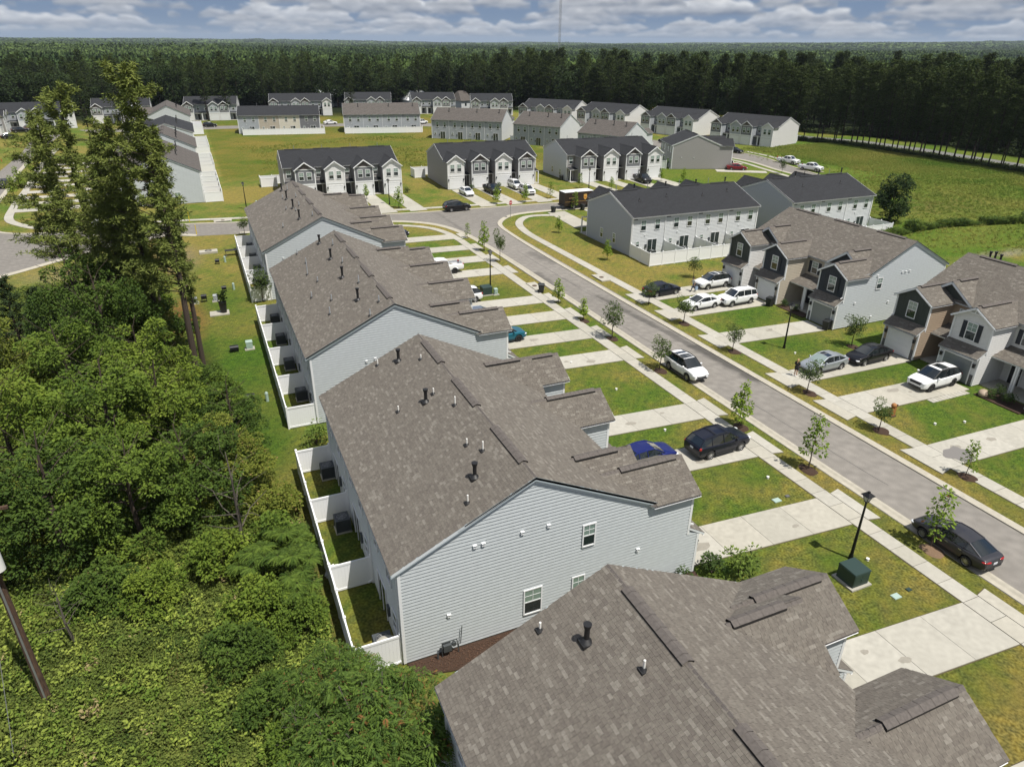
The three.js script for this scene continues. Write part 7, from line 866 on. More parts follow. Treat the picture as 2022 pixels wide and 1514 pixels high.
[['dark rounded shrub at the corner of the blue gable house', 22.9, -23.6, shrub(0), 1.1], ['dark low bush against the blue gable wall', 20.6, -23.4, shrub(1), 0.9], ['round shrub in the bed of the cut off house', 58.9, -31.9, shrub(1), 0.75], ['second round shrub in the bed of the cut off house', 59.2, -30.7, shrub(0), 0.9], ['shrub by the entry of the cut off house', 60.4, -32.4, shrub(1), 0.7], ['shrub in the dark bed between the right garages', 59.0, -56.8, shrub(0), 0.7], ['second shrub in the dark bed between the right garages', 59.2, -55.2, shrub(1), 0.7], ['small shrub by the yard tree at the blue end wall', 59.4, -47.6, shrub(0), 0.7], ['shrub at the garage corner of the left middle row', 37.2, -138, shrub(1), 0.9], ['red leaved shrub beside the white sedan of the middle row', 50.4, -136, shrub(0), 0.9], ['shrub between garages of the middle row', 56.3, -136.5, shrub(1), 0.9]].forEach(([lb, x, z, p, s], i) => plant(p, 'shrub', 'shrub', lb, x, z, s, i * 2.1));
plant(lightShrub, 'shrub', 'shrub', 'loose light green shrub between the two nearest gables', 24.3, -22.9, 1.25, 0.4);
plant(lightShrub, 'shrub', 'shrub', 'leafy bush by the far corner of the central house fence', 4.5, -46.6, 1.15, 1.9);

// --- the wood on the left
const woodPal = [[[0.05, 0.095, 0.012], [0.165, 0.235, 0.03]], [[0.075, 0.13, 0.014], [0.215, 0.28, 0.036]], [[0.032, 0.066, 0.010], [0.105, 0.165, 0.024]], [[0.09, 0.125, 0.016], [0.235, 0.26, 0.042], [0.26, 0.19, 0.07]]];
const wood = (i) => treeProto('wood' + i, 200 + i, (t, L, r) => { limbs(t, r, 8.2, 0.2, 18, 3.4, 0.3, 0.14); const bl = []; for (let k = 0; k < 46; k++) { const a = r() * 6.28, d = 3.5 * Math.sqrt(r()), y = 3.0 + 5.6 * (1 - (d / 4.0) ** 2) * (0.25 + 0.75 * r()), s = 0.4 + 0.5 * r(); bl.push([Math.cos(a) * d, y, Math.sin(a) * d, s, s * 0.75, s]); } for (let k = 0; k < 9; k++) { const a = k * 0.7, y = 1.4 + 1.6 * r(); bl.push([Math.cos(a) * 2.9, y, Math.sin(a) * 2.9, 0.9, 0.8, 0.9]); } crown(L, r, bl, 13500, 0.215, woodPal[i % 4], { odd: 0.03, wide: 0.26 }); });
const dead = treeProto('dead', 260, (t, L, r) => { limbs(t, r, 6.5, 0.13, 16, 2.2, 0.3, 0.16); crown(L, r, [[0, 5.5, 0, 0.6, 0.5, 0.6]], 30, 0.2, woodPal[2]); return { bark: M.greyBark }; });
const bushy = (i) => treeProto('bushy' + i, 280 + i, (t, L, r) => { for (let k = 0; k < 7; k++) t.bar([0, 0, 0], [(r() - 0.5) * 2, 1.6, (r() - 0.5) * 2], 0.06, 0.02, 5); const bl = []; for (let k = 0; k < 30; k++) { const a = r() * 6.28, d = 1.6 * Math.sqrt(r()), y = 0.4 + 2.4 * (1 - (d / 1.8) ** 2) * (0.3 + 0.7 * r()), s = 0.3 + 0.3 * r(); bl.push([Math.cos(a) * d, y, Math.sin(a) * d, s, s * 0.8, s]); } crown(L, r, bl, 5200, 0.17, woodPal[i % 4], { full: true, odd: 0.02 }); });
// compound leaves: a rib with paired leaflets
function frond(L, o, dir, len, n, wl, c, droop, r) { const l = Math.hypot(...dir), d = dir.map((v) => v / l); let sx = d[2], sz = -d[0]; const sl = Math.hypot(sx, sz) || 1; sx /= sl; sz /= sl; for (let i = 1; i <= n; i++) { const t = i / n, p = [o[0] + d[0] * len * t, o[1] + d[1] * len * t - droop * t * t * len, o[2] + d[2] * len * t], k = wl * (1 - 0.45 * Math.abs(t - 0.45)); for (const s of [-1, 1]) L.leaf(p[0], p[1], p[2], s * sx + d[0] * 0.5, -0.5 + (r() - 0.5) * 0.4, s * sz + d[2] * 0.5, k, k * 0.15, c, (r() - 0.5) * 0.8); } }
const sumac = (i) => treeProto('sumac' + i, 300 + i, (t, L, r) => { const tips = []; for (let k = 0; k < 40; k++) { const a = r() * 6.28, d = 2.9 * Math.sqrt(r()), y = 2.2 + 3.0 * (1 - (d / 3.3) ** 2) * (0.55 + 0.45 * r()), e = [Math.cos(a) * d, y, Math.sin(a) * d]; t.bar([e[0] * 0.1, 0, e[2] * 0.1], [e[0] * 0.45, y * 0.55, e[2] * 0.45], 0.08, 0.05, 5); t.bar([e[0] * 0.45, y * 0.55, e[2] * 0.45], e, 0.05, 0.02, 5); tips.push(e); for (let q = 0; q < 4; q++) tips.push([e[0] + (r() - 0.5) * 1.2, y - 0.15 - 0.8 * r(), e[2] + (r() - 0.5) * 1.2]); }
  for (const e of tips) { const n = 6, a0 = r() * 6.28; for (let k = 0; k < n; k++) { const a = a0 + k * 2.4, c = mixc([0.045, 0.088, 0.018], [0.13, 0.20, 0.036], clamp(r() * 1.1)); if (r() < 0.03) { c[0] = 0.24; c[1] = 0.12; c[2] = 0.04; } frond(L, [e[0] + (r() - 0.5) * 1.0, e[1] + (r() - 0.5) * 0.6, e[2] + (r() - 0.5) * 1.0], [Math.cos(a) + (r() - 0.5), 0.1 + 0.7 * r(), Math.sin(a) + (r() - 0.5)], 0.32 + 0.36 * r(), 11, 0.13, c, 0.75 + 0.6 * r(), r); } } const bl = tips.map((e) => [e[0], e[1] - 0.05, e[2], 0.42, 0.32, 0.42]); crown(L, r, bl, 17000, 0.2, [[0.045, 0.09, 0.015], [0.14, 0.215, 0.034], [0.22, 0.11, 0.04]], { full: true, wide: 0.13, odd: 0.04, up: -0.5 }); return { bark: M.greyBark }; });
const frondBush = treeProto('frondbush', 320, (t, L, r) => { for (let k = 0; k < 12; k++) { const a = r() * 6.28, d = 1.1 * Math.sqrt(r()), y = 1.3 + 1.5 * r(), e = [Math.cos(a) * d, y, Math.sin(a) * d]; t.bar([e[0] * 0.3, 0, e[2] * 0.3], e, 0.04, 0.02, 5); for (let q = 0; q < 20; q++) { const b = q * 2.4 + r(); frond(L, e, [Math.cos(b), 0.35 + 0.3 * r(), Math.sin(b)], 0.6 + 0.25 * r(), 10, 0.18, mixc([0.05, 0.095, 0.014], [0.14, 0.21, 0.03], r()), 0.6, r); } } });
// --- pines
function needleTuft(L, r, x, y, z, s, pal, n = 16) { const tone = r(); for (let i = 0; i < n; i++) { const u = r() * 1.7 - 0.6, a = r() * 6.283, q = Math.sqrt(Math.max(0.05, 1 - Math.min(1, u * u))); L.leaf(x + (r() - 0.5) * s * 0.5, y + (r() - 0.5) * s * 0.4, z + (r() - 0.5) * s * 0.5, q * Math.cos(a), u * 0.8, q * Math.sin(a), s * (0.6 + 0.5 * r()), s * 0.085, mixc(pal[0], pal[1], clamp(0.2 + 0.6 * tone + 0.3 * r())), r() * 3); } }
const pinePal = [[0.055, 0.088, 0.02], [0.19, 0.22, 0.055]];
const bigPine = (i) => treeProto('bigpine' + i, 340 + i, (t, L, r) => {
  const H = 25, pts = []; for (let k = 0; k <= 10; k++) pts.push([0.5 * Math.sin(k * 0.5 + i) * k / 10, H * k / 10, 0.4 * Math.cos(k * 0.45) * k / 10]); for (let k = 0; k < 10; k++) t.bar(pts[k], pts[k + 1], 0.29 * (1 - k * 0.082), 0.29 * (1 - (k + 1) * 0.082), 9);
  const n = 104; for (let k = 0; k < n; k++) { const f = Math.pow(k / n, 0.9), tt = lerp(i === 2 ? 0.25 : 0.30, 0.985, f), b = [0, 1, 2].map((q) => { const e = Math.min(9, Math.floor(tt * 10)); return lerp(pts[e][q], pts[e + 1][q], tt * 10 - e); }); const a = k * 2.39 + r() * 0.8, l = (0.9 + 3.4 * Math.sin(Math.PI * Math.pow(0.12 + 0.86 * f, 0.8))) * (0.32 + 0.82 * r()) * (f < 0.86 ? 0.1 + 1.15 * Math.pow(0.5 - 0.5 * Math.cos(a - 0.75), 1.3) : 0.75 + 0.25 * r()); const e = [b[0] + Math.cos(a) * l, b[1] + l * (0.12 + 0.3 * r()), b[2] + Math.sin(a) * l]; t.bar(b, e, 0.06 * (1.1 - f), 0.018, 5); const m = Math.round(4 + l * 7); if (f < 0.1 && r() < 0.35) continue; for (let q = 0; q < m; q++) { const u = 0.42 + 0.62 * r(), sp = 0.34 * l * u; needleTuft(L, r, lerp(b[0], e[0], u) + (r() - 0.5) * sp, lerp(b[1], e[1], u) + (r() - 0.3) * 0.6, lerp(b[2], e[2], u) + (r() - 0.5) * sp, 0.46, pinePal, 13); } } return { mat: needleM };
});
const youngPine = (i) => treeProto('youngpine' + i, 370 + i, (t, L, r) => { t.bar([0, 0, 0], [0, 7.4, 0], 0.12, 0.03, 7); for (let k = 0; k < 46; k++) { const f = k / 46, y = 1.0 + 6.2 * f, a = k * 2.39, l = 1.9 * (1 - f * 0.8), e = [Math.cos(a) * l, y + l * 0.35, Math.sin(a) * l]; t.bar([0, y, 0], e, 0.035, 0.012, 4); for (let q = 0; q < 8; q++) { const u = 0.3 + 0.75 * r(); needleTuft(L, r, e[0] * u, lerp(y, e[1], u) + 0.15 * r(), e[2] * u, 0.38, [[0.018, 0.036, 0.015], [0.05, 0.075, 0.028]], 12); } } return { mat: needleM }; });
plant(bigPine(0), 'pine_tree', 'pine tree', 'tallest pine at left, its bare trunk leaning over the back lawn', -3.3, -62.5, 1.02, 0);
plant(bigPine(1), 'pine_tree', 'pine tree', 'pine close behind the tallest one, trunk almost touching it', -2.75, -64.1, 0.84, 0.2);
plant(bigPine(2), 'pine_tree', 'pine tree', 'second tall pine at left with a wide dark crown', -9.9, -72.5, 0.95, 0.5);
plant(bigPine(2), 'pine_tree', 'pine tree', 'lower dark pine under the two tall ones', -7.0, -69.5, 0.7, 0);
plant(bigPine(0), 'pine_tree', 'pine tree', 'bushy pine close left of the tallest trunk', -5.8, -65.5, 0.86, 0.5);
plant(bigPine(2), 'pine_tree', 'pine tree', 'bushy middle pine left of the twin trunks', -7.8, -67.5, 0.78, 5.9);
plant(bigPine(1), 'pine_tree', 'pine tree', 'leftmost of the tall pines, behind the others', -12.2, -76.5, 0.86, 0.8);
plant(bigPine(1), 'pine_tree', 'pine tree', 'lower pine between the wood and the left turning', -6.0, -74.5, 0.62, 0.6);
[[-15.4, -70.5, 1.0, 'dark young pine at the left edge, the front one'], [-18.2, -73.5, 1.05, 'dark young pine at the left edge, behind the front one'], [-13.2, -72.3, 0.92, 'dark young pine right of the two at the left edge'], [-20.5, -69.5, 1.0, 'dark young pine cut by the left edge']].forEach(([x, z, s, lb], i) => plant(youngPine(i % 2), 'young_pine', 'pine tree', lb, x, z, s, i));
[['tall dark crown filling the space under the pines, front', -9.0, -62.0, 2, [1.0, 1.35, 1.0]], ['tall dark crown filling the space under the pines, left', -11.5, -66.5, 2, [1.05, 1.45, 1.05]], ['olive crown among the lower pines', -8.4, -75.5, 3, [0.9, 1.25, 0.9]], ['bright broad crown at the upper left of the wood', -11.6, -56.5, 0, 1.05], ['yellowish crown at the left edge of the wood', -16.5, -59, 3, 1.0], ['leafy crown right of the bright one', -6.4, -56.0, 1, 0.95], ['crown between the young pines and the tall trunks', -7.6, -66.5, 3, 0.95], ['dark crown under the lower pine', -7.2, -70.5, 2, 0.85], ['light green crown behind the lower pines', -9.0, -80.2, 3, 0.8], ['wide crown at the left edge, middle of the wood', -14.0, -47.5, 1, 1.05], ['wide bright crown in the middle of the wood', -8.3, -46.5, 0, 1.1], ['green crown near the pine trunks foot', -5.2, -48.6, 1, 0.95], ['crown nearest the back lawn, right edge of the wood', -1.2, -47.4, 2, 0.72], ['dark crown in the shade behind the utility pole', -10.8, -39.2, 2, 1.0], ['dull crown left of the hollow in the wood', -6.8, -39.0, 0, 0.88], ['dark crown below the dead snag', -3.6, -40.2, 2, 0.85], ['olive crown by the back lawn, above the fence corner', -1.4, -41.6, 3, 0.7], ['crown at the left edge beyond the utility pole', -15.2, -39.5, 3, 0.95]].forEach(([lb, x, z, k, s], i) => plant(wood(k), 'broadleaf_tree', 'tree', lb, x, z, s, i * 1.3));
plant(dead, 'dead_tree', 'dead tree', 'bare grey snag standing in the wood above the weeds', -1.5, -34.6, 1.15, 1.0);
plant(dead, 'dead_tree', 'dead tree', 'bare pale branches at the lower edge of the wood', -0.3, -20.6, 0.5, 2.0);
plant(dead, 'dead_tree', 'dead tree', 'dead grey twigs behind the utility pole', -9.6, -31.6, 0.62, 4.0);
[['leafy bush by the dark strip outside the fence', 0.6, -34.6, 0, 1.05], ['bush below the hollow of the wood', -2.6, -34.4, 1, 1.05], ['low bright bush at the edge of the weeds, centre', -1.0, -29.6, 1, 1.0], ['dark bush in the middle of the weeds', -2.2, -27.0, 2, 0.95], ['bush near the fence, between frond shrubs', 0.9, -28.0, 0, 0.8], ['bush at the left edge of the wood above the weeds', -8.5, -34.4, 2, 1.0], ['bush between the pole and the wood', -6.0, -33.0, 1, 0.9], ['dark bush among the weeds left of the frond tree', -0.9, -23.6, 2, 0.85], ['bush at the foot of the frond tree', -0.6, -20.8, 0, 0.8], ['bush under the wood at the fence corner', 0.9, -38.4, 3, 0.9], ['bush by the lawn behind the tall trunks', -1.4, -57.4, 0, 0.85], ['bush at the foot of the tall trunks', -2.4, -60.4, 2, 0.85], ['bush left of the tall trunks by the red soil', -4.6, -74.5, 2, 0.95], ['bush at the corner of the left turning', -11.6, -90.5, 3, 1.05], ['bush beyond the lower pine', -7.2, -84.0, 1, 1.0], ['bush on the lawn edge beside the wood', -0.6, -52.6, 1, 0.8]].forEach(([lb, x, z, k, s], i) => plant(bushy(k), 'bush', 'bush', lb, x, z, s, i * 1.9));
[['frond leaved shrub hugging the white fence', 1.25, -31.6, 1.0], ['frond leaved shrub beside the dead snag foot', -1.0, -32.4, 0.9], ['lower frond leaved shrub by the dark soil', 1.1, -29.2, 0.85], ['frond shrub behind the first by the fence', 1.2, -34.0, 0.9]].forEach(([lb, x, z, s], i) => plant(frondBush, 'frond_shrub', 'shrub', lb, x, z, s, i * 2));
plant(sumac(0), 'frond_tree', 'tree', 'large feathery leaved tree with rusty tips at the bottom edge', 2.5, -18.4, 1.08, 0);
plant(sumac(1), 'frond_tree', 'tree', 'smaller feathery leaved tree left of the large one', 0.2, -16.6, 0.9, 2);
plant(sumac(1), 'frond_tree', 'tree', 'feathery leaved tree behind, by the nearest fence panel', 1.35, -22.2, 0.75, 4);
plant(round(1), 'yard_tree', 'tree', 'flowering yard tree at the fence corner of the second house', 4.1, -81.0, [1.25, 1.2, 1.25], 1);
plant(treeProto('evergreen', 290, (t, L, r) => { limbs(t, r, 6, 0.2, 10, 2, 0.2, 0.05); const bl = []; for (let k = 0; k < 40; k++) { const a = r() * 6.28, y = 0.8 + 6.4 * r(), w = 2.6 * Math.sqrt(Math.max(0.05, Math.sin(Math.PI * clamp(y / 8)))), d = w * Math.sqrt(r()); bl.push([Math.cos(a) * d, y, Math.sin(a) * d, 0.8, 0.7, 0.8]); } crown(L, r, bl, 7000, 0.3, [[0.014, 0.032, 0.009], [0.045, 0.08, 0.018]], { full: true }); }), 'evergreen_tree', 'tree', 'dark compact evergreen standing alone by the meadow', 106.5, -83.2, [1.05, 1.03, 1.05], 1);
plant(round(2), 'yard_tree', 'tree', 'small tree at the kerb left of the farthest brown roof', 4.6, -114, [0.9, 0.9, 0.9], 2);
// weeds: clumps of leaves no one could count
function scatter(name, label, geo, mat, n, place, colors) { const m = new THREE.InstancedMesh(geo, mat, n); m.name = numbered(name); m.castShadow = m.receiveShadow = true; const d = new THREE.Object3D(), c = new THREE.Color(), r = rng(n + name.length * 7); for (let i = 0; i < n; i++) { const q = place(r, i); d.position.set(q[0], q[1], q[2]); d.rotation.set(q[4] ?? 0, r() * 6.283, q[5] ?? 0); const s = q[3]; typeof s === 'number' ? d.scale.setScalar(s) : d.scale.set(...s); d.updateMatrix(); m.setMatrixAt(i, d.matrix); const k = colors(r, q); m.setColorAt(i, c.setRGB(...k)); } scene.add(m); return tag(m, label, null, null, 'stuff'); }
const clump = (() => { const L = new Leaves(), r = rng(77); for (let i = 0; i < 48; i++) { const a = r() * 6.28, d = 0.36 * Math.sqrt(r()), s = 0.085 + 0.07 * r(); L.leaf(Math.cos(a) * d, 0.08 + 0.34 * r(), Math.sin(a) * d, Math.cos(a) + (r() - 0.5), 0.5 * r(), Math.sin(a) + (r() - 0.5), s, s * 0.34, [1, 1, 1], (r() - 0.5) * 2); } return L.geo(); })();
const tuft0 = (() => { const L = new Leaves(), r = rng(81); for (let i = 0; i < 9; i++) { const a = r() * 6.28, h = 0.5 + 0.6 * r(); L.leaf((r() - 0.5) * 0.3, 0, (r() - 0.5) * 0.3, Math.cos(a) * 0.35, 1, Math.sin(a) * 0.35, h, 0.018, [1, 1, 1], r() * 3); for (let k = 0; k < 3; k++) L.leaf(Math.cos(a) * 0.1 * (k + 1), h * (0.3 + 0.2 * k), Math.sin(a) * 0.1 * (k + 1), Math.cos(a + k * 2), 0.3, Math.sin(a + k * 2), 0.16, 0.04, [1, 1, 1], r()); } return L.geo(); })();
const weedTone = (r, q) => { const n = clamp(0.5 + 1.1 * fbm(q[0] * 0.25, 3, q[2] * 0.25, 3) + 0.6 * (r() - 0.5)); return (r() < 0.008 + 0.2 * clamp(fbm(q[0] * 0.5, 9, q[2] * 0.5, 2) - 0.34) ? [0.17 + 0.05 * r(), 0.15, 0.045] : mixc([0.05, 0.092, 0.016], [0.19, 0.225, 0.046], n)); };
scatter('weeds', 'thick low weeds and creepers at the lower left', clump, leafM, 15000, (r) => { const z = -37 + 25 * r(), x = Math.min(-17 + 20.4 * r(), z < -23 ? 2.0 - r() : 3); const h = fbm(x * 0.45, 1, z * 0.45, 3), k = 0.45 + 0.9 * r() * r(); return [x, Math.max(0, 0.9 * h) * r() + 0.0, z, [k, k * (0.8 + 1.6 * Math.max(0, h) + 0.5 * r()), k], (r() - 0.5) * 0.6, (r() - 0.5) * 0.6]; }, weedTone);
scatter('weed_stems', 'taller seeding weeds standing in the creepers', tuft0, needleM, 1500, (r) => { const z = -37 + 24 * r(), x = Math.min(-17 + 20 * r(), z < -23 ? 1.8 : 2.6); return [x, 0, z, 0.6 + 0.9 * r()]; }, (r) => (r() < 0.05 ? [0.26, 0.21, 0.10] : mixc([0.08, 0.13, 0.02], [0.22, 0.26, 0.05], r())));
scatter('undergrowth', 'dark undergrowth below the wood and along its edge', clump, leafM, 9000, (r) => { const z = -96 + 60 * r(), lim = z < -72 ? -7.5 : lerp(-3.4, 0.6, smooth(-60, -38, z)), x = -24 + (24 + lim) * Math.pow(r(), 0.8); return [x, 0, z, 0.8 + 1.1 * r()]; }, (r, q) => mixc([0.05, 0.085, 0.014], [0.16, 0.20, 0.032], r()));
const tuft = (() => { const L = new Leaves(), r = rng(79); for (let i = 0; i < 18; i++) { const a = r() * 6.28; L.leaf((r() - 0.5) * 0.5, 0, (r() - 0.5) * 0.5, Math.cos(a) * 0.6, 1, Math.sin(a) * 0.6, 0.5 + 0.4 * r(), 0.03, [1, 1, 1], r() * 3); } return L.geo(); })();
scatter('meadow_grass', 'rough grass of the meadow beyond the houses', tuft, needleM, 30000, (r) => { const x = 90 + 96 * Math.sqrt(r()), z = -62 - 106 * r(); if (x < 146 && z < -118) return [x + 44, 0, z, 0.4 + 0.5 * r()]; return [x, 0, z, 0.35 + 0.5 * r()]; }, (r, q) => mixc([0.10, 0.175, 0.026], [0.26, 0.25, 0.065], clamp(0.5 + 1.2 * fbm(q[0] * 0.06, 2, q[2] * 0.06, 3) + 0.4 * (r() - 0.5))));
scatter('meadow_grass', 'rough grass of the open ground behind the middle rows', tuft, needleM, 7000, (r) => { const a = r(), b = r(), x = 6 + 84 * a, z = -160 - 76 * b; return [x, 0, z, (0.4 + 0.6 * r()) * smooth(0, 0.12, Math.min(a, 1 - a, b, 1 - b)) * smooth(-0.2, 0.15, fbm(x * 0.05, 4, z * 0.05, 3)) + 0.02]; }, (r, q) => mixc([0.11, 0.17, 0.026], [0.27, 0.24, 0.065], clamp(0.5 + 1.2 * fbm(q[0] * 0.06, 2, q[2] * 0.06, 3) + 0.4 * (r() - 0.5))));
scatter('hedge', 'overgrown strip of brush along the meadow edge behind the brown houses', clump, leafM, 2600, (r) => { const t = r(); const hb = clamp(0.6 + 1.8 * fbm(t * 14, 5, 1, 3), 0.05, 1.6); return [97 + 42 * t, r() * 1.3 * hb, -75.5 + 1.4 * (r() - 0.5) - 2 * Math.sin(t * 5), 0.5 + 1.5 * r() * hb]; }, (r) => mixc([0.035, 0.08, 0.014], [0.16, 0.22, 0.03], r()));
// ---------------------------------------------------------------- forest edge and the woods beyond
const shadedFarPal = { pine: [[0.014, 0.026, 0.010], [0.056, 0.076, 0.022]], leaf: [[0.015, 0.032, 0.010], [0.05, 0.082, 0.018]] };  // cloud shade over the far woods is put into these darker foliage colours
const darkBark = std(0.05, 0.038, 0.032, 0.95, { map: texBark });
const edgePine = (i) => treeProto('edgepine' + i, 400 + i, (t, L, r) => { const H = 23; t.bar([0, 0, 0], [0.2 * (i - 1), H * 0.5, 0.1], 0.2, 0.15, 6); t.bar([0.2 * (i - 1), H * 0.5, 0.1], [0, H, 0], 0.15, 0.03, 6); const y0 = 0.2 + 0.06 * (i % 3); for (let k = 0; k < 54; k++) { const f = k / 54, y = H * lerp(y0, 0.98, f), a = k * 2.39 + r(), l = (0.7 + 2.3 * Math.sin(Math.PI * (0.14 + 0.8 * f))) * (0.45 + 0.8 * r()), e = [Math.cos(a) * l, y + l * 0.3, Math.sin(a) * l]; if (k % 2) t.bar([0, y, 0], e, 0.04, 0.015, 3); for (let q = 0; q < 9; q++) { const u = 0.3 + 0.75 * r(), s = 0.62; for (let w = 0; w < 4; w++) { const b = r() * 6.28; L.leaf(e[0] * u + (r() - 0.5) * 0.9, lerp(y, e[1], u) + (r() - 0.5) * 0.7, e[2] * u + (r() - 0.5) * 0.9, Math.cos(b), r() - 0.3, Math.sin(b), s * (0.7 + 0.6 * r()), s * 0.16, mixc(...shadedFarPal.pine, clamp(0.15 + 0.5 * r() + 0.35 * f)), r() * 3); } } } return { mat: needleM, bark: darkBark }; });
const edgeLeaf = (i) => treeProto('edgeleaf' + i, 420 + i, (t, L, r) => { limbs(t, r, 15, 0.22, 9, 3, 0.4, 0.06); const bl = []; for (let k = 0; k < 26; k++) { const a = r() * 6.28, d = 3.4 * Math.sqrt(r()), y = 5 + 13 * r() * (1 - (d / 4.4) ** 2 * 0.6), s = 1.1 + 0.7 * r(); bl.push([Math.cos(a) * d, y, Math.sin(a) * d, s, s * 0.85, s]); } crown(L, r, bl, 2400, 0.62, shadedFarPal.leaf, { full: true }); });
const FR = rng(501);
for (let i = 0; i < 46; i++) { const z = -96 - i * 2.0 - FR() * 1.2, x = 183.5 + 2.2 * (FR() - 0.5) - smooth(-160, -185, z) * 7 - 0.7 * Math.max(0, -168 - z) * 0.5; plant(edgePine(i % 4), 'forest_pine', 'pine tree', 'tall dark pine in the single line along the meadow edge, before the road', x, z, [0.85 + 0.3 * FR(), 0.85 + 0.22 * FR(), 0.85 + 0.3 * FR()], FR() * 6.28, 'pines along the meadow edge'); }
plant(edgeLeaf(0), 'forest_tree', 'tree', 'broad tree rising highest above the pines at upper right', 214, -157, [1.25, 1.5, 1.25], 1); plant(edgeLeaf(1), 'forest_tree', 'tree', 'broad tree standing above the forest right of the radio mast', 196, -262, [1.3, 1.45, 1.3], 2);
// edge of the wood round the far houses: azimuth (deg from straight up the street), radius
const edgeAt = [[-40, 240], [-21.8, 272], [-12.3, 330], [0, 334], [10.2, 344], [18.7, 347], [24.2, 334], [29, 312], [36.2, 296], [44.2, 272], [49.6, 268], [61, 238], [76, 212], [95, 205]];
const edgeR = (az) => { const d = az * 180 / Math.PI; for (let i = 0; i < edgeAt.length - 1; i++) if (d <= edgeAt[i + 1][0]) return lerp(edgeAt[i][1], edgeAt[i + 1][1], smooth(0, 1, (d - edgeAt[i][0]) / (edgeAt[i + 1][0] - edgeAt[i][0]))); return 205; };
for (let i = 0; i < 74; i++) { const az = (-15 + i * 0.86 + FR() * 0.5) * Math.PI / 180; if (az > 0.79) break; const R = edgeR(az) + 1 + FR() * 6, pine = az > 0.28 ? FR() < 0.85 : FR() < 0.45; plant(pine ? edgePine(i % 4) : edgeLeaf(i % 3), pine ? 'forest_pine' : 'forest_tree', pine ? 'pine tree' : 'tree', pine ? 'tall dark pine at the forest edge behind the farthest houses' : 'dark leafy tree at the forest edge behind the farthest houses', R * Math.sin(az), -R * Math.cos(az), [0.9 + 0.35 * FR(), (pine ? 0.82 : 0.9) + 0.2 * FR(), 0.9 + 0.35 * FR()], FR() * 6.28, pine ? 'pines at the far forest edge' : 'leafy trees at the far forest edge'); }
[['pale sunlit pine standing out left of the tall trunk', -28, -246, edgePine(0), 0.95], ['pale pine behind the far left houses', -22, -292, edgePine(1), 1.0], ['twin crowned pine right of the tall trunk, left stem', 6, -300, edgePine(2), 0.95], ['twin crowned pine right of the tall trunk, right stem', 13, -300, edgePine(3), 0.95], ['dark pine between the far dark roofs', 60, -300, edgePine(1), 0.72]].forEach(([lb, x, z, p, s], i) => plant(p, 'pine_tree', 'pine tree', lb, x, z, s, i * 2));
// the interior: two meshes of copies per kind (stems, crowns)
function forestKind(label, proto, n, place) { const spots = []; const r = rng(n * 3 + label.length); for (let i = 0; i < n; i++) spots.push(place(r)); for (const [nm, g, m] of [['forest_trunks', proto.trunk, proto.bark], ['forest', proto.crown, proto.mat]]) { const im = new THREE.InstancedMesh(g, m, n), d = new THREE.Object3D(), c = new THREE.Color(); im.name = numbered(nm); im.castShadow = im.receiveShadow = true; spots.forEach(([x, y, z, s, t, k], i) => { d.position.set(x, y, z); d.rotation.y = t; d.scale.set(...s); d.updateMatrix(); im.setMatrixAt(i, d.matrix); im.setColorAt(i, c.setRGB(k, k, k)); }); scene.add(im); tag(im, (nm === 'forest' ? 'crowns of ' : 'stems of ') + label, null, null, 'stuff'); } }
const ring = (azLo, azHi, d0, d1, pow = 1) => (r) => { const az = lerp(azLo, azHi, r()) * Math.PI / 180, R = edgeR(az) + lerp(d0, d1, Math.pow(r(), pow)), x = R * Math.sin(az), z = -R * Math.cos(az), s = 0.85 + 0.35 * r(); return [x, hillH(x, z) - 0.2, z, [s * (0.8 + 0.5 * r()), (az < 0.3 ? 0.45 : 0.55) + 0.58 * Math.pow(r(), 1.7), s * (0.8 + 0.5 * r())], r() * 6.28, 0.5 + 0.8 * r()]; };
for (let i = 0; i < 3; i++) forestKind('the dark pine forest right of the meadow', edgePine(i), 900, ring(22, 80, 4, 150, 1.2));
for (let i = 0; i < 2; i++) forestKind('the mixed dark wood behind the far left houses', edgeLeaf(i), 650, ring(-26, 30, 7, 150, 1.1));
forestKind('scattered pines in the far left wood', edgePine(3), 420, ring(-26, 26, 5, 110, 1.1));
// brush in the shade of the pines
scatter('forest_brush', 'dark brush at the foot of the pines', clump, leafM, 3600, (r) => { const az = lerp(20, 76, r()) * Math.PI / 180, R = edgeR(az) + 2 + 14 * r(); return [R * Math.sin(az), 0, -R * Math.cos(az), 2 + 3 * r()]; }, (r) => mixc([0.02, 0.035, 0.012], [0.06, 0.085, 0.02], r()));
scatter('forest_brush', 'weedy growth along the line of pine trunks', clump, leafM, 1500, (r) => { const z = -95 - 92 * r(); return [181 + 5 * r() - smooth(-160, -185, z) * 7, 0, z, 1.2 + 1.6 * r()]; }, (r) => mixc([0.03, 0.055, 0.014], [0.10, 0.13, 0.03], r()));
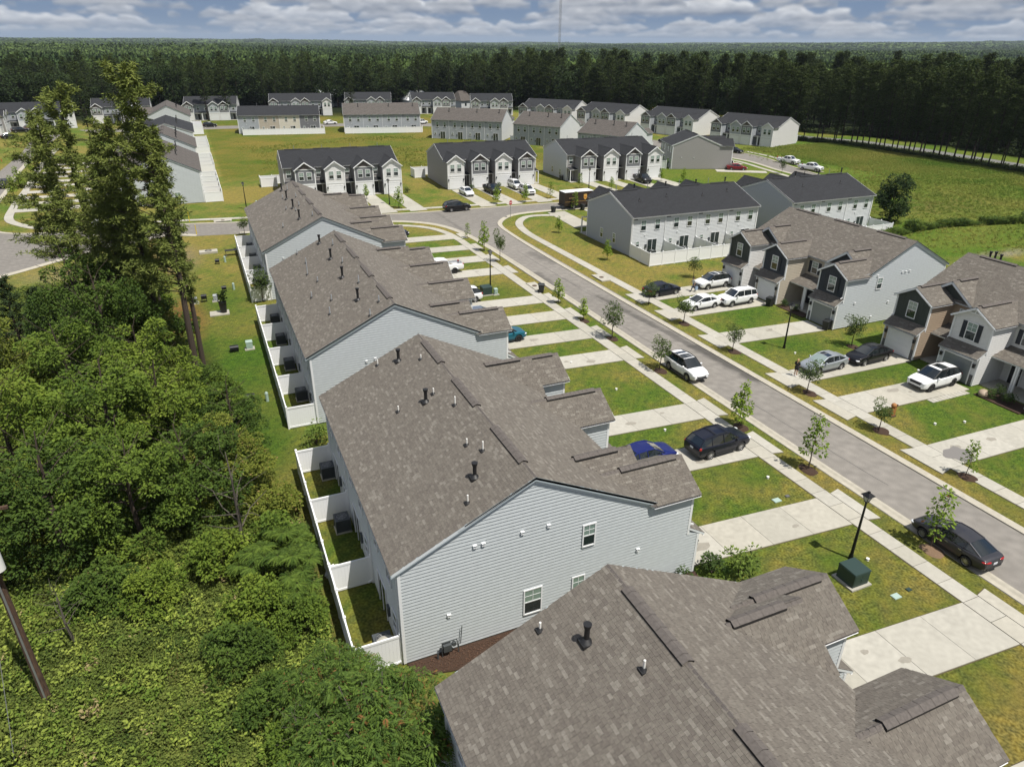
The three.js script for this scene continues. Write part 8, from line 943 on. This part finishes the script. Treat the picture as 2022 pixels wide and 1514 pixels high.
// canopy far away, crown by crown at first and then grove by grove
const dome = (seed, n, leafS) => { const L = new Leaves(), r = rng(seed), bl = []; for (let k = 0; k < 9; k++) { const a = r() * 6.28, d = 0.75 * Math.sqrt(r()); bl.push([Math.cos(a) * d, 0.25 + 0.5 * r() * (1 - d * 0.5), Math.sin(a) * d, 0.42, 0.4, 0.42]); } crown(L, r, bl, n, leafS, [[0.55, 0.6, 0.5], [1.35, 1.35, 1.2]]); return L.geo(); };
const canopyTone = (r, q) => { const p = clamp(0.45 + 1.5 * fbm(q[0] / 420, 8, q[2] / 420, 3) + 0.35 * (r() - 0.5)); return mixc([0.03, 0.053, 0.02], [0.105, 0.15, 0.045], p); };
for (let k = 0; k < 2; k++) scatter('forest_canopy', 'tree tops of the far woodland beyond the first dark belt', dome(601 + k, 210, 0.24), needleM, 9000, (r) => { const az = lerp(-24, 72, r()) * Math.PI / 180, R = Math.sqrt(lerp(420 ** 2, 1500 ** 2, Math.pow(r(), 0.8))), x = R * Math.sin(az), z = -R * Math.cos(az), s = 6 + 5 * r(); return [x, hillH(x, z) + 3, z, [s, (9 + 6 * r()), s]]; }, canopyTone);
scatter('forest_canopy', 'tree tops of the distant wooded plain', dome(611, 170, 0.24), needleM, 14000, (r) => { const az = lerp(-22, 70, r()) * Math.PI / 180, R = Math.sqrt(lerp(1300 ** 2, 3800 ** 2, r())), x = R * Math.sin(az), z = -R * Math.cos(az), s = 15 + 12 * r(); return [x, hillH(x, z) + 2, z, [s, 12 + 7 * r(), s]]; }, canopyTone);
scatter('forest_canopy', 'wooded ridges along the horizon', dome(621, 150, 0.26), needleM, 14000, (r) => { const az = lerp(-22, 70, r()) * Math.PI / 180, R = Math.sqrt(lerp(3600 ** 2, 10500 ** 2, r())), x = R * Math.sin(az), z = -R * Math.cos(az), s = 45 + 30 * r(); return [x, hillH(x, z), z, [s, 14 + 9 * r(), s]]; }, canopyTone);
for (const [lb, x, z, t, w] of [['pale grey house roof glimpsed among the dark trees, left', 52, -352, 0.2, 9], ['pale grey house roof glimpsed among the dark trees, right', 66, -356, -0.2, 8], ['low white shed behind the far houses', 98, -338, 0.1, 6], ['brown hut roof glimpsed behind the white end gable', 117, -328, 0.3, 4]]) { const T = thing('far_house', lb, 'house', [x, 0, z], t), m = new MB(), r = new MB(); m.box(-w, 0, -5, w, 3.2, 5); part(T, 'wall', m, M.paleSiding); r.hex([[-w - 0.5, 3.2, 5.5], [w + 0.5, 3.2, 5.5], [w + 0.5, 3.2, -5.5], [-w - 0.5, 3.2, -5.5]], [[-w * 0.5, 7.2, 0.05], [w * 0.5, 7.2, 0.05], [w * 0.5, 7.2, -0.05], [-w * 0.5, 7.2, -0.05]]); part(T, 'roof', r, lb.includes('white shed') ? M.white : lb.includes('brown') ? M.roofBrown : M.coolGrey); for (const s of [-0.5, 0.3]) { const g = new MB(); g.box(w * s, 1, 5, w * s + 1, 2.3, 5.05); part(T, 'window', g, M.glassDark); } }
renderer.render(scene, camera);
